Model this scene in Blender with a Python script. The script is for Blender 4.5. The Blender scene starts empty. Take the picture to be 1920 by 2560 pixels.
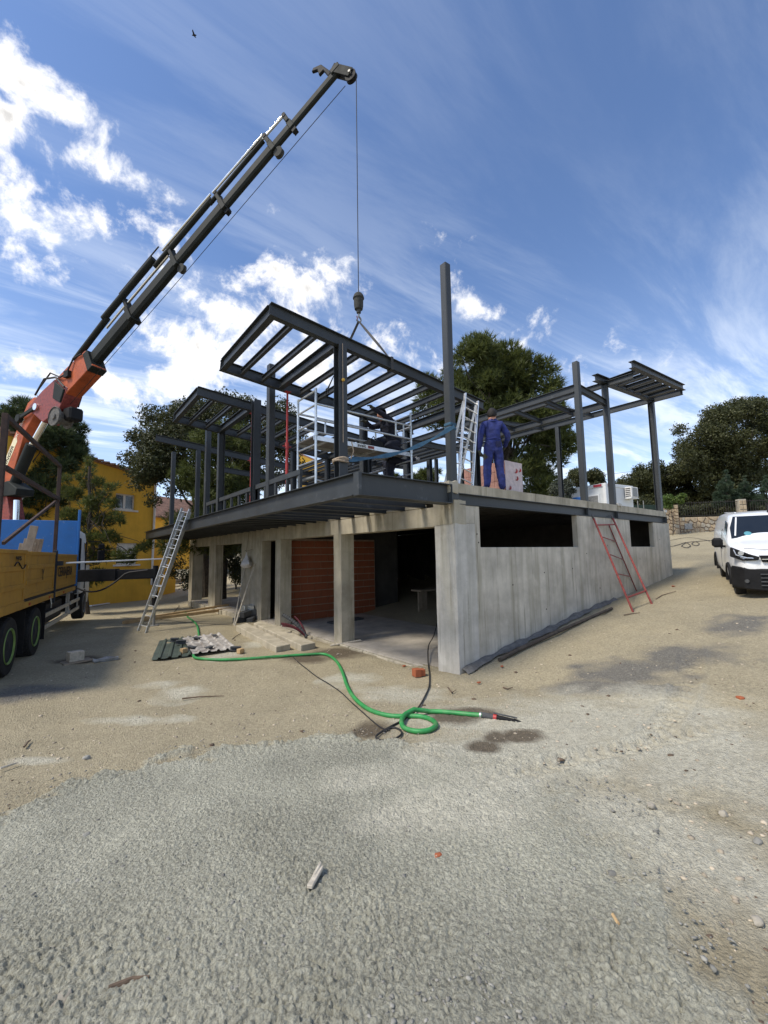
import bpy, bmesh, math, random
import numpy as np
from mathutils import Vector, Matrix, noise as mnoise
random.seed(7); rng = np.random.default_rng(11)
sc = bpy.context.scene
COL = sc.collection
R_ = math.radians

# ------------------------------------------------------------------ camera
CAM = np.array([-5.777, -5.186, 2.165]); FPX = 1051.08
YAW, PITCH, ROLL = -0.673, 0.100, -0.016
def cam_axes():
    f = np.array([-math.sin(YAW)*math.cos(PITCH), math.cos(YAW)*math.cos(PITCH), math.sin(PITCH)])
    r = np.array([math.cos(YAW), math.sin(YAW), 0]); u = np.cross(r, f)
    return r*math.cos(ROLL)+u*math.sin(ROLL), -r*math.sin(ROLL)+u*math.cos(ROLL), f
RX, UX, FX = cam_axes()
cd = bpy.data.cameras.new('camera'); cam = bpy.data.objects.new('camera', cd); COL.objects.link(cam)
cd.sensor_fit = 'VERTICAL'; cd.sensor_height = 36; cd.lens = 36*FPX/2560
cd.clip_start = .05; cd.clip_end = 900
M = Matrix.Identity(4)
for i in range(3):
    M[i][0] = RX[i]; M[i][1] = UX[i]; M[i][2] = -FX[i]; M[i][3] = CAM[i]
cam.matrix_world = M
sc.camera = cam
# measured photo points turned into places on known real planes
def ray(u, v): return FX + RX*(u-960)/FPX - UX*(v-1280)/FPX
def on(u, v, ax, val):
    d = ray(u, v); return CAM + d*((val-CAM[ax])/d[ax])
def onpl(u, v, P, n):
    d = ray(u, v); n = np.array(n, float); return CAM + d*(((np.array(P)-CAM)@n)/(d@n))
def atd(u, v, D): return CAM + ray(u, v)*D
def sp(x, k): return np.log1p(np.exp(np.clip(x/k, -50, 50)))*k
def G(x, y):
    x = np.asarray(x, float); y = np.asarray(y, float)
    b = np.interp(x, [-60,-12,-3.5,-1,0,.6,1.75,2.96,4.17,10.84,30,60], [.5,.25,.0,-.01,.0,.12,.27,.41,.59,1.27,3.4,4.6])
    b = b+0.1*sp(-y-.3,.8)*np.clip(1-(-y-8)/20,0,1)-.07/(1+np.exp(-np.clip((y-1.2)*2,-50,50)))
    b = b-.028*sp(y-9.,1.)*np.clip(1-(y-40)/60,.3,1)/(1+np.exp(np.clip((x-12)/2,-50,50)))
    b = b+.9*np.exp(-((x-15.5)**2+(y-5.5)**2)/14)
    return b
def gz(x, y): return float(G(x, y))
def gp(u, v):
    d = ray(u, v); t0 = .5
    t = np.linspace(.5, 100, 5000); X = CAM[None]+d[None]*t[:,None]
    below = np.nonzero(X[:,2] < G(X[:,0], X[:,1]))[0]
    if len(below)==0: return X[-1]
    i = below[0]; a, b = t[max(i-1,0)], t[i]
    for _ in range(25):
        m = (a+b)/2; P = CAM+d*m
        if P[2] < gz(P[0],P[1]): b = m
        else: a = m
    return CAM+d*b

# ------------------------------------------------------------------ world
SUN_EL, SUN_AZ = R_(52), R_(168)      # direction TO the sun, azimuth ccw from +X
sun_dir = Vector((math.cos(SUN_AZ)*math.cos(SUN_EL), math.sin(SUN_AZ)*math.cos(SUN_EL), math.sin(SUN_EL)))
W = bpy.data.worlds.new('World'); sc.world = W; W.use_nodes = True
wt = W.node_tree; wt.nodes.clear()
def WN(t, **k):
    n = wt.nodes.new(t)
    for a, b in k.items(): setattr(n, a, b)
    return n
wl = wt.links.new
def wmath(op, a, b=None, c=None, clamp=False):
    n = WN('ShaderNodeMath', operation=op, use_clamp=clamp)
    for i, v in enumerate((a, b, c)):
        if v is None: continue
        if isinstance(v, (int, float)): n.inputs[i].default_value = v
        else: wl(v, n.inputs[i])
    return n.outputs[0]
wo = WN('ShaderNodeOutputWorld'); bg = WN('ShaderNodeBackground'); wl(bg.outputs[0], wo.inputs[0])
sky = WN('ShaderNodeTexSky', sky_type='NISHITA'); sky.sun_disc = False
sky.sun_elevation = SUN_EL; sky.sun_rotation = math.pi/2-SUN_AZ
sky.altitude = 700; sky.air_density = 1.0; sky.dust_density = .6; sky.ozone_density = 2.5
tc = WN('ShaderNodeTexCoord'); nrm = WN('ShaderNodeVectorMath', operation='NORMALIZE'); wl(tc.outputs['Generated'], nrm.inputs[0])
D = nrm.outputs[0]
sep = WN('ShaderNodeSeparateXYZ'); wl(D, sep.inputs[0])
# planar cloud-layer coordinates
zc = wmath('MAXIMUM', sep.outputs[2], .05)
cx = wmath('DIVIDE', sep.outputs[0], zc); cy = wmath('DIVIDE', sep.outputs[1], zc)
pl = WN('ShaderNodeCombineXYZ'); wl(cx, pl.inputs[0]); wl(cy, pl.inputs[1])
def wnoise(vec, scale, detail, rough=.55, lac=2.0, dist=0.0):
    n = WN('ShaderNodeTexNoise'); n.inputs['Scale'].default_value = scale; n.inputs['Detail'].default_value = detail
    n.inputs['Roughness'].default_value = rough; n.inputs['Lacunarity'].default_value = lac; n.inputs['Distortion'].default_value = dist
    wl(vec, n.inputs['Vector']); return n.outputs['Fac']
def wramp(x, a, b, smooth=True):
    n = WN('ShaderNodeMapRange', interpolation_type='SMOOTHSTEP' if smooth else 'LINEAR'); n.clamp = True
    n.inputs[1].default_value = a; n.inputs[2].default_value = b; wl(x, n.inputs[0]); return n.outputs[0]
n1 = wnoise(D, 8.5, 10, .62, 2.1, .3)
n2 = wnoise(D, 34.0, 6, .65)
nn = wmath('ADD', wmath('MULTIPLY', n1, .80), wmath('MULTIPLY', n2, .20))
# places of the cumulus clouds (u, v, ru, rv, strength) measured on the photo, used as sky directions
CL = [(70,215,150,75,.85),(150,260,120,60,.8),(30,300,100,60,.7),(250,412,120,45,.85),(160,395,60,30,.6),(70,560,130,120,.9),(250,560,150,80,.9),(90,670,150,80,.9),
      (230,690,170,70,.75),(470,640,120,55,.72),(420,720,170,70,.8),(530,700,90,60,.6),(690,525,52,28,.8),(775,715,120,75,.9),(640,810,170,75,.95),(480,860,170,80,.9),
      (560,920,150,60,.8),(80,925,140,45,.9),(290,960,120,55,.95),(420,940,100,50,.6),(720,900,150,80,.72),(860,880,150,80,.45),(1200,775,85,42,.62),(1050,900,200,70,.3),(20,480,60,60,.7)]
F = None
for (u, v, ru, rv, s) in CL:
    c = ray(u, v); c /= np.linalg.norm(c)
    e1 = np.cross(c, [0,0,1.]); e1 /= np.linalg.norm(e1); e2 = np.cross(e1, c)
    ca = ray(u+ru, v); ca /= np.linalg.norm(ca); ra = max(.02, abs((ca-c)@e1))
    cb = ray(u, v-rv); cb /= np.linalg.norm(cb); rb = max(.02, abs((cb-c)@e2))
    cmb = WN('ShaderNodeCombineXYZ')
    for i, vec in enumerate((e1/ra, e2/rb)):
        d = WN('ShaderNodeVectorMath', operation='DOT_PRODUCT'); wl(D, d.inputs[0]); d.inputs[1].default_value = tuple(vec); wl(d.outputs['Value'], cmb.inputs[i])
    d = WN('ShaderNodeVectorMath', operation='DOT_PRODUCT'); wl(D, d.inputs[0]); d.inputs[1].default_value = tuple(c)
    wl(wmath('MULTIPLY_ADD', d.outputs['Value'], -4.0, 4.0), cmb.inputs[2])
    ln = WN('ShaderNodeVectorMath', operation='LENGTH'); wl(cmb.outputs[0], ln.inputs[0])
    val = wmath('MULTIPLY', wmath('SUBTRACT', 1.16, ln.outputs['Value']), s)
    F = val if F is None else wmath('SMOOTH_MAX', F, val, .15)
field = wmath('MULTIPLY_ADD', wmath('SUBTRACT', nn, .5), 7.4, wmath('MULTIPLY', F, .88))
# unseen broken cumulus added round the rest of the sky as neutral fill light
dfw = WN('ShaderNodeVectorMath', operation='DOT_PRODUCT'); wl(D, dfw.inputs[0]); dfw.inputs[1].default_value = tuple(FX)
outm = wmath('SUBTRACT', 1.0, wramp(dfw.outputs['Value'], .28, .52))
gen = wmath('MULTIPLY_ADD', wmath('SUBTRACT', nn, .5), 7.2, -.05)
field = wmath('ADD', wmath('MULTIPLY', field, wmath('SUBTRACT', 1.0, outm)), wmath('MULTIPLY', gen, outm))
dens = wramp(field, .05, 1.35)
# the scattered clouds out of view are added for fill light
# cirrus: streaks stretched along one direction of the cloud plane
mp = WN('ShaderNodeMapping'); mp.inputs['Rotation'].default_value = (0,0,R_(62)); mp.inputs['Scale'].default_value = (.55,2.6,1); wl(pl.outputs[0], mp.inputs[0])
ci = wnoise(mp.outputs[0], 1.1, 9, .62, 2.1, .5)
cib = wnoise(pl.outputs[0], .45, 3, .5)
cir = wmath('MULTIPLY', wramp(ci, .40, .66), wramp(cib, .28, .56))
low = wmath('SUBTRACT', 1.0, wramp(sep.outputs[2], .04, .72))          # veil thickens towards the horizon
cir = wmath('ADD', wmath('MULTIPLY', cir, wmath('MULTIPLY_ADD', low, .85, .22)), wmath('MULTIPLY', wmath('POWER', low, 2.2), .42), clamp=True)
skyg = WN('ShaderNodeMix', data_type='RGBA', blend_type='MULTIPLY'); skyg.inputs[0].default_value = 1; wl(sky.outputs[0], skyg.inputs[6]); skyg.inputs[7].default_value = (.72,.76,.84,1)
m1 = WN('ShaderNodeMix', data_type='RGBA'); wl(wmath('MULTIPLY', cir, .66), m1.inputs[0]); wl(skyg.outputs[2], m1.inputs[6]); m1.inputs[7].default_value = (5.0,5.3,5.6,1)
# cloud tone: bright rims, greyer thick middles
core = wramp(field, .7, 1.9); n3 = wnoise(D, 13, 6, .6)
tone = wmath('MULTIPLY_ADD', wmath('MULTIPLY', core, wramp(n3, .35, .7)), -.5, 1.0)
cc = WN('ShaderNodeMix', data_type='RGBA', blend_type='MULTIPLY'); cc.inputs[0].default_value = 1
cc.inputs[6].default_value = (5.7,5.6,5.5,1); tcmb = WN('ShaderNodeCombineXYZ')
for i in range(3): wl(tone, tcmb.inputs[i])
wl(tcmb.outputs[0], cc.inputs[7])
m2 = WN('ShaderNodeMix', data_type='RGBA'); wl(dens, m2.inputs[0]); wl(m1.outputs[2], m2.inputs[6]); wl(cc.outputs[2], m2.inputs[7])
wl(m2.outputs[2], bg.inputs[0]); bg.inputs[1].default_value = .13
W.cycles.sampling_method = 'MANUAL'; W.cycles.sample_map_resolution = 512

sl = bpy.data.lights.new('sun', 'SUN'); sl.energy = 2.2; sl.angle = R_(13); sl.color = (1,.92,.79)
so = bpy.data.objects.new('sun', sl); COL.objects.link(so); so.rotation_euler = sun_dir.to_track_quat('Z', 'Y').to_euler()
sc.view_settings.view_transform = 'Standard'; sc.view_settings.look = 'None'
sc.view_settings.exposure = 0.9; sc.view_settings.gamma = 1; sc.view_settings.use_curve_mapping = False
sc.cycles.max_bounces = 6; sc.cycles.diffuse_bounces = 4; sc.cycles.glossy_bounces = 3; sc.cycles.transmission_bounces = 6; sc.cycles.transparent_max_bounces = 8
sc.cycles.use_denoising = True

# ------------------------------------------------------------------ materials
def newmat(name):
    m = bpy.data.materials.new(name); m.use_nodes = True; t = m.node_tree
    return m, t, t.nodes['Principled BSDF'], t.links.new
def col4(c): return (c[0], c[1], c[2], 1)
def mat(name, c, rough=.6, metal=0, var=.15, scale=3., bump=0., bscale=40., c2=None, streak=0., spec=.5, island=0., coat=0., scuff=None):
    """painted / mineral surface: base colour broken up by two noises, optional vertical streaks and fine relief"""
    m, t, b, L = newmat(name); N = t.nodes.new
    g = N('ShaderNodeNewGeometry'); pos = g.outputs['Position']
    no = N('ShaderNodeTexNoise'); no.inputs['Scale'].default_value = scale; no.inputs['Detail'].default_value = 7; no.inputs['Roughness'].default_value = .65; L(pos, no.inputs['Vector'])
    fac = no.outputs['Fac']
    if streak:
        mp = N('ShaderNodeMapping'); mp.inputs['Scale'].default_value = (7,7,.45); L(pos, mp.inputs[0])
        s = N('ShaderNodeTexNoise'); s.inputs['Scale'].default_value = 1; s.inputs['Detail'].default_value = 6; L(mp.outputs[0], s.inputs['Vector'])
        mx = N('ShaderNodeMix'); mx.inputs[0].default_value = streak; L(fac, mx.inputs[2]); L(s.outputs['Fac'], mx.inputs[3]); fac = mx.outputs[0]
    if island:
        mx = N('ShaderNodeMix'); mx.inputs[0].default_value = island; L(fac, mx.inputs[2]); L(g.outputs['Random Per Island'], mx.inputs[3]); fac = mx.outputs[0]
    r = N('ShaderNodeValToRGB'); L(fac, r.inputs[0])
    lo = c2 if c2 else [x*(1-var*1.6) for x in c]
    hi = [min(1, x*(1+var)) for x in c]
    r.color_ramp.elements[0].position = .3 if not island else .1; r.color_ramp.elements[0].color = col4(lo)
    r.color_ramp.elements[1].position = .7 if not island else .9; r.color_ramp.elements[1].color = col4(hi)
    outc = r.outputs[0]
    if scuff:
        for (sc_, lo_, hi_, amt, cc_) in scuff:
            n3 = N('ShaderNodeTexNoise'); n3.inputs['Scale'].default_value = sc_; n3.inputs['Detail'].default_value = 8; n3.inputs['Roughness'].default_value = .7; L(pos, n3.inputs['Vector'])
            q = N('ShaderNodeMapRange'); q.inputs[1].default_value = lo_; q.inputs[2].default_value = hi_; q.inputs[4].default_value = amt; L(n3.outputs['Fac'], q.inputs[0])
            mx = N('ShaderNodeMix'); mx.data_type = 'RGBA'; L(q.outputs[0], mx.inputs[0]); L(outc, mx.inputs[6]); mx.inputs[7].default_value = col4(cc_); outc = mx.outputs[2]
    L(outc, b.inputs['Base Color'])
    rr = N('ShaderNodeMapRange'); rr.inputs[3].default_value = max(0, rough-.1); rr.inputs[4].default_value = min(1, rough+.12); L(fac, rr.inputs[0]); L(rr.outputs[0], b.inputs['Roughness'])
    b.inputs['Metallic'].default_value = metal; b.inputs['Specular IOR Level'].default_value = spec
    if coat: b.inputs['Coat Weight'].default_value = coat; b.inputs['Coat Roughness'].default_value = .08
    if bump:
        n2 = N('ShaderNodeTexNoise'); n2.inputs['Scale'].default_value = bscale; n2.inputs['Detail'].default_value = 5; L(pos, n2.inputs['Vector'])
        bp = N('ShaderNodeBump'); bp.inputs['Strength'].default_value = bump; bp.inputs['Distance'].default_value = .02; L(n2.outputs['Fac'], bp.inputs['Height']); L(bp.outputs[0], b.inputs['Normal'])
    return m
def leafmat(name, c, c2, trans=.25):
    m, t, b, L = newmat(name); N = t.nodes.new
    g = N('ShaderNodeNewGeometry')
    no = N('ShaderNodeTexNoise'); no.inputs['Scale'].default_value = .9; no.inputs['Detail'].default_value = 3; L(g.outputs['Position'], no.inputs['Vector'])
    mx = N('ShaderNodeMix'); mx.inputs[0].default_value = .5; L(no.outputs['Fac'], mx.inputs[2]); L(g.outputs['Random Per Island'], mx.inputs[3])
    r = N('ShaderNodeValToRGB'); L(mx.outputs[0], r.inputs[0]); r.color_ramp.elements[0].position = .2; r.color_ramp.elements[1].position = .8
    r.color_ramp.elements[0].color = col4(c2); r.color_ramp.elements[1].color = col4(c)
    L(r.outputs[0], b.inputs['Base Color']); b.inputs['Roughness'].default_value = .55; b.inputs['Specular IOR Level'].default_value = .35
    tr = N('ShaderNodeBsdfTranslucent'); L(r.outputs[0], tr.inputs['Color'])
    ms = N('ShaderNodeMixShader'); ms.inputs[0].default_value = trans; L(b.outputs[0], ms.inputs[1]); L(tr.outputs[0], ms.inputs[2])
    L(ms.outputs[0], t.nodes['Material Output'].inputs[0])
    return m
def concrete(name, c, streak=.55, stain=.5, boards=0.):
    m, t, b, L = newmat(name); N = t.nodes.new
    g = N('ShaderNodeNewGeometry'); pos = g.outputs['Position']
    def noi(sc_, det, mapping=None, ro=.6):
        n = N('ShaderNodeTexNoise'); n.inputs['Scale'].default_value = sc_; n.inputs['Detail'].default_value = det; n.inputs['Roughness'].default_value = ro
        if mapping:
            mp = N('ShaderNodeMapping'); mp.inputs['Scale'].default_value = mapping; L(pos, mp.inputs[0]); L(mp.outputs[0], n.inputs['Vector'])
        else: L(pos, n.inputs['Vector'])
        return n.outputs['Fac']
    def mx(f, a, bb, bt='MIX'):
        n = N('ShaderNodeMix'); n.data_type = 'RGBA'; n.blend_type = bt
        if isinstance(f, float): n.inputs[0].default_value = f
        else: L(f, n.inputs[0])
        for i, v in ((6, a), (7, bb)):
            if isinstance(v, tuple): n.inputs[i].default_value = col4(v)
            else: L(v, n.inputs[i])
        return n.outputs[2]
    def rp(f, a, bb):
        n = N('ShaderNodeMapRange'); n.inputs[1].default_value = a; n.inputs[2].default_value = bb; L(f, n.inputs[0]); return n.outputs[0]
    base = mx(rp(noi(1.7, 6), .35, .65), tuple(x*.80 for x in c), tuple(min(1, x*1.2) for x in c))
    st = rp(noi(1, 6, (5,5,.35)), .45, .68)
    base = mx(mult(N, L, st, streak), base, (c[0]*.62, c[1]*.62, c[2]*.56))
    st2 = rp(noi(1, 5, (11,11,.5)), .58, .72)
    base = mx(mult(N, L, st2, stain), base, (c[0]*.42, c[1]*.41, c[2]*.36))
    wh = rp(noi(2.3, 7), .58, .75)
    base = mx(mult(N, L, wh, .5), base, (min(1,c[0]*1.35), min(1,c[1]*1.37), min(1,c[2]*1.4)))
    sp_ = rp(noi(38, 2), .68, .76)
    base = mx(mult(N, L, sp_, .6), base, (c[0]*.35, c[1]*.34, c[2]*.3))
    if boards:
        # formwork panel lines: thin dark vertical joints
        sx = N('ShaderNodeSeparateXYZ'); L(pos, sx.inputs[0])
        wv = N('ShaderNodeMath'); wv.operation = 'ADD'; L(sx.outputs[0], wv.inputs[0]); L(sx.outputs[1], wv.inputs[1])
        fr = N('ShaderNodeMath'); fr.operation = 'PINGPONG'; fr.inputs[1].default_value = boards/2; L(wv.outputs[0], fr.inputs[0])
        ln = rp(fr.outputs[0], .016, .004)
        base = mx(mult(N, L, mult2(N, L, ln, rp(noi(1.1, 4), .42, .62)), .75), base, (c[0]*.38, c[1]*.37, c[2]*.33))
    L(base, b.inputs['Base Color']); b.inputs['Roughness'].default_value = .85; b.inputs['Specular IOR Level'].default_value = .25
    bp = N('ShaderNodeBump'); bp.inputs['Strength'].default_value = .35; bp.inputs['Distance'].default_value = .02
    L(noi(30, 8, None, .7), bp.inputs['Height']); L(bp.outputs[0], b.inputs['Normal'])
    return m
def mult(N, L, a, k):
    n = N('ShaderNodeMath'); n.operation = 'MULTIPLY'; L(a, n.inputs[0]); n.inputs[1].default_value = k; return n.outputs[0]
def mult2(N, L, a, b):
    n = N('ShaderNodeMath'); n.operation = 'MULTIPLY'; L(a, n.inputs[0]); L(b, n.inputs[1]); return n.outputs[0]
m = {}
m['steel'] = mat('grey_primed_steel', (.033,.037,.039), .5, 0, .22, 1.6, .08, 60, streak=.35, scuff=((3.1,.60,.74,.55,(.16,.165,.165)),(5.3,.66,.76,.6,(.13,.07,.04))))
m['steel2'] = mat('grey_primed_steel_dusty', (.058,.064,.067), .6, 0, .25, 2.2, .08, 60, streak=.3, scuff=((3.1,.60,.74,.55,(.16,.165,.165)),(5.3,.66,.76,.6,(.13,.07,.04))))
m['rust'] = mat('scuffed_bare_steel', (.17,.15,.13), .7, .2, .3, 9)
m['conc'] = concrete('board_marked_concrete', (.52,.475,.39), .7, .75, .61)
m['concp'] = concrete('smooth_pale_concrete', (.53,.50,.44), .6, .6)
m['concr'] = concrete('rough_grey_concrete', (.43,.385,.295), .6, .85)
m['concf'] = concrete('dusty_concrete_floor', (.50,.45,.375), .15, .15)
m['concd'] = concrete('shade_darkened_concrete', (.075,.07,.063), .2, .2)  # interior concrete, the deep shade of the rooms put into its colour
m['brick'] = mat('red_hollow_brick', (.31,.088,.034), .8, 0, .25, 5, .3, 50, island=.3)
m['mortar'] = mat('brown_mortar', (.38,.27,.2), .9, 0, .2, 8, .3, 60)
m['brickp'] = mat('pale_red_brick', (.62,.33,.26), .8, 0, .15, 5, .2, 50)
m['wrap'] = mat('dusty_shrink_wrap', (.55,.43,.4), .3, 0, .15, 9, .35, 14)
m['redp'] = mat('rusty_red_paint', (.24,.045,.035), .55, 0, .3, 14, .1, 80)
m['redprop'] = mat('red_prop_paint', (.42,.035,.03), .5, 0, .25, 6)
m['alu'] = mat('bare_aluminium', (.72,.73,.73), .32, .85, .12, 12)
m['alud'] = mat('worn_aluminium', (.58,.58,.56), .45, .6, .25, 9)
m['galv'] = mat('galvanised_tube', (.62,.65,.66), .36, .75, .15, 8)
m['platf'] = mat('grey_plywood_platform', (.2,.185,.17), .8, 0, .2, 6)
m['wood'] = mat('weathered_board', (.3,.245,.18), .85, 0, .3, 6, .2, 40, streak=.5)
m['woodn'] = mat('yellowish_timber', (.5,.34,.17), .75, 0, .22, 5, .15, 40)
m['woodw'] = mat('pale_dry_wood', (.5,.45,.36), .85, 0, .2, 20, .2, 60)
m['black'] = mat('black_plastic', (.012,.012,.013), .7, 0, .3, 6, spec=.25)
m['rubber'] = mat('dusty_tyre_rubber', (.02,.02,.02), .85, 0, .4, 9, .2, 60)
m['dark'] = mat('dark_blue_chassis', (.015,.022,.035), .65, 0, .3, 4)
m['blue'] = mat('bright_blue_panel', (.018,.155,.46), .45, 0, .12, 2.5, c2=(.02,.14,.40), scuff=((6,.62,.70,.5,(.3,.36,.42)),(2,.55,.75,.3,(.06,.10,.16))))
m['yel'] = mat('worn_yellow_panel', (.46,.26,.04), .55, 0, .18, 2.2, .08, 30, c2=(.36,.185,.025), streak=.3, scuff=((2.4,.52,.7,.5,(.17,.12,.07)),(9,.62,.72,.5,(.10,.06,.035))))
m['orange'] = mat('faded_orange_paint', (.43,.095,.03), .55, 0, .2, 3, .05, 30, spec=.35, scuff=((4,.55,.70,.6,(.10,.045,.03)),(9,.6,.7,.5,(.05,.035,.03))))
m['boom'] = mat('dark_boom_paint', (.018,.021,.019), .7, 0, .25, 3, spec=.25, scuff=((5,.6,.75,.4,(.06,.055,.045)),))
m['chrome'] = mat('chromed_rod', (.85,.86,.87), .12, 1, .02, 4)
m['greyp'] = mat('grey_cast_metal', (.28,.28,.27), .55, .3, .2, 12)
m['brownst'] = mat('brown_rusty_steel', (.06,.034,.024), .7, .1, .35, 7)
m['white'] = mat('white_vehicle_paint', (.82,.83,.83), .3, 0, .03, 1.5, coat=.6)
m['whites'] = mat('white_painted_sheet', (.74,.75,.74), .5, 0, .06, 2)
m['glass'] = mat('dark_window_glass', (.012,.015,.018), .05, 0, .1, 2, spec=.8)
m['lens'] = mat('clear_lamp_lens', (.7,.72,.74), .1, .6, .1, 20)
m['pgreen'] = mat('green_sticker', (.03,.3,.2), .4)
m['pblue'] = mat('blue_sticker', (.1,.3,.36), .4)
m['limerim'] = mat('lime_rim_paint', (.19,.30,.08), .5, 0, .2, 8)
m['plaster'] = mat('mustard_plaster', (.72,.42,.05), .9, 0, .13, 1.2, .3, 30, c2=(.60,.34,.038), streak=.25)
m['tile'] = mat('clay_roof_tile', (.36,.19,.12), .85, 0, .3, 4, .2, 40, island=.6)
m['frame'] = mat('white_window_frame', (.72,.7,.66), .5, 0, .06, 3)
m['bark'] = mat('grey_brown_bark', (.075,.06,.045), .95, 0, .35, 8, .6, 25)
m['pine'] = leafmat('pine_needles', (.145,.165,.042), (.04,.058,.018), .4)
m['pined'] = leafmat('dark_pine_needles', (.085,.11,.04), (.026,.045,.02), .4)
m['oak'] = leafmat('holm_oak_leaves', (.092,.095,.036), (.028,.038,.015), .3)
m['oakb'] = leafmat('brownish_oak_leaves', (.10,.105,.036), (.028,.034,.013), .3)
m['vine'] = leafmat('light_green_leaves', (.14,.2,.04), (.05,.09,.02), .35)
m['cyp'] = leafmat('blue_green_conifer', (.07,.105,.055), (.022,.042,.024), .2)
m['olive'] = leafmat('silvery_olive_leaves', (.12,.13,.085), (.04,.05,.032), .2)
m['stone'] = mat('tan_wall_stone', (.42,.335,.225), .9, 0, .22, 3, .4, 30, c2=(.24,.19,.13), island=0)
m['stoneg'] = mat('grey_wall_stone', (.36,.325,.26), .9, 0, .2, 3, .4, 30)
m['fence'] = mat('dark_iron_fence', (.03,.026,.022), .6, .2, .3, 6)
m['net'] = mat('dark_green_netting', (.015,.035,.028), .9, 0, .3, 3)
m['hose'] = mat('green_hose_rubber', (.03,.26,.065), .5, 0, .2, 5, .1, 40, scuff=((7,.5,.72,.45,(.2,.24,.13)),))
m['hoseold'] = mat('dusty_green_hose', (.05,.2,.075), .6, 0, .2, 8)
m['cable'] = mat('black_cable', (.025,.023,.022), .7, 0, .3, 8)
m['gsheet'] = mat('green_grey_sheet', (.085,.11,.085), .5, .1, .3, 4, c2=(.05,.062,.05))
m['wsheet'] = mat('dusty_white_sheet', (.5,.48,.44), .6, .1, .3, 3.5, c2=(.14,.11,.085))
m['block'] = mat('dark_grey_block', (.075,.078,.08), .8, 0, .3, 7, .3, 40)
m['bag'] = mat('thin_plastic_bag', (.62,.6,.6), .35, 0, .12, 14, .3, 18)
m['maroon'] = mat('maroon_corrugated_pipe', (.13,.02,.03), .6, 0, .3, 8)
m['overall'] = mat('royal_blue_overalls', (.022,.034,.165), .85, 0, .3, 10, .9, 13, c2=(.014,.02,.085), scuff=((7,.6,.75,.4,(.05,.06,.14)),))
m['overd'] = mat('dark_overall_patch', (.012,.016,.06), .9, 0, .3, 12)
m['navy'] = mat('navy_work_jacket', (.009,.011,.024), .85, 0, .3, 10, .8, 14)
m['brownc'] = mat('brown_knit', (.085,.035,.022), .9, 0, .3, 12)
m['skin'] = mat('tanned_skin', (.50,.25,.165), .55, 0, .1, 16)
m['hair'] = mat('dark_hair', (.010,.007,.006), .7, 0, .4, 40, .5, 120)
m['glove'] = mat('olive_grey_glove', (.06,.062,.045), .9, 0, .3, 30)
m['glovew'] = mat('pale_glove', (.42,.4,.38), .9, 0, .2, 30)
m['strap'] = mat('blue_webbing_strap', (.03,.09,.15), .75, 0, .25, 9)
m['sling'] = mat('dark_lifting_strap', (.06,.058,.055), .8, 0, .25, 20)
m['rope'] = mat('beige_rope', (.36,.28,.2), .9, 0, .25, 30)
m['yball'] = mat('yellow_plastic', (.55,.33,.04), .5)
m['letter'] = mat('black_lettering', (.02,.014,.01), .7)
m['letterw'] = mat('pale_lettering', (.7,.55,.45), .7)
m['badge'] = mat('cream_badge', (.75,.68,.45), .6)
m['sign'] = mat('red_company_plate', (.4,.04,.06), .5)
m['containr'] = mat('white_cabin_panel', (.66,.68,.68), .5, 0, .06, 2, streak=.3)
m['stonechip'] = mat('grey_gravel_chips', (.27,.26,.225), .9, 0, .25, 6, .3, 60, island=.8)
m['tanchip'] = mat('sandy_pebbles', (.45,.38,.28), .9, 0, .25, 6, .3, 60, island=.8)
m['felt'] = mat('dusty_bitumen_felt', (.15,.14,.125), .8, 0, .3, 9, .3, 30)
m['castd'] = mat('dark_cast_metal', (.06,.06,.055), .85, 0, .3, 9, spec=.2)
m['winch'] = mat('worn_winch_grey', (.13,.125,.115), .75, 0, .35, 9, spec=.25, scuff=((14,.58,.64,.8,(.02,.02,.02)),))
m['tiled'] = mat('old_brown_roof_tile', (.2,.11,.075), .9, 0, .4, 3)
m['twig'] = mat('dry_twig', (.13,.09,.06), .9, 0, .3, 30)
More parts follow.
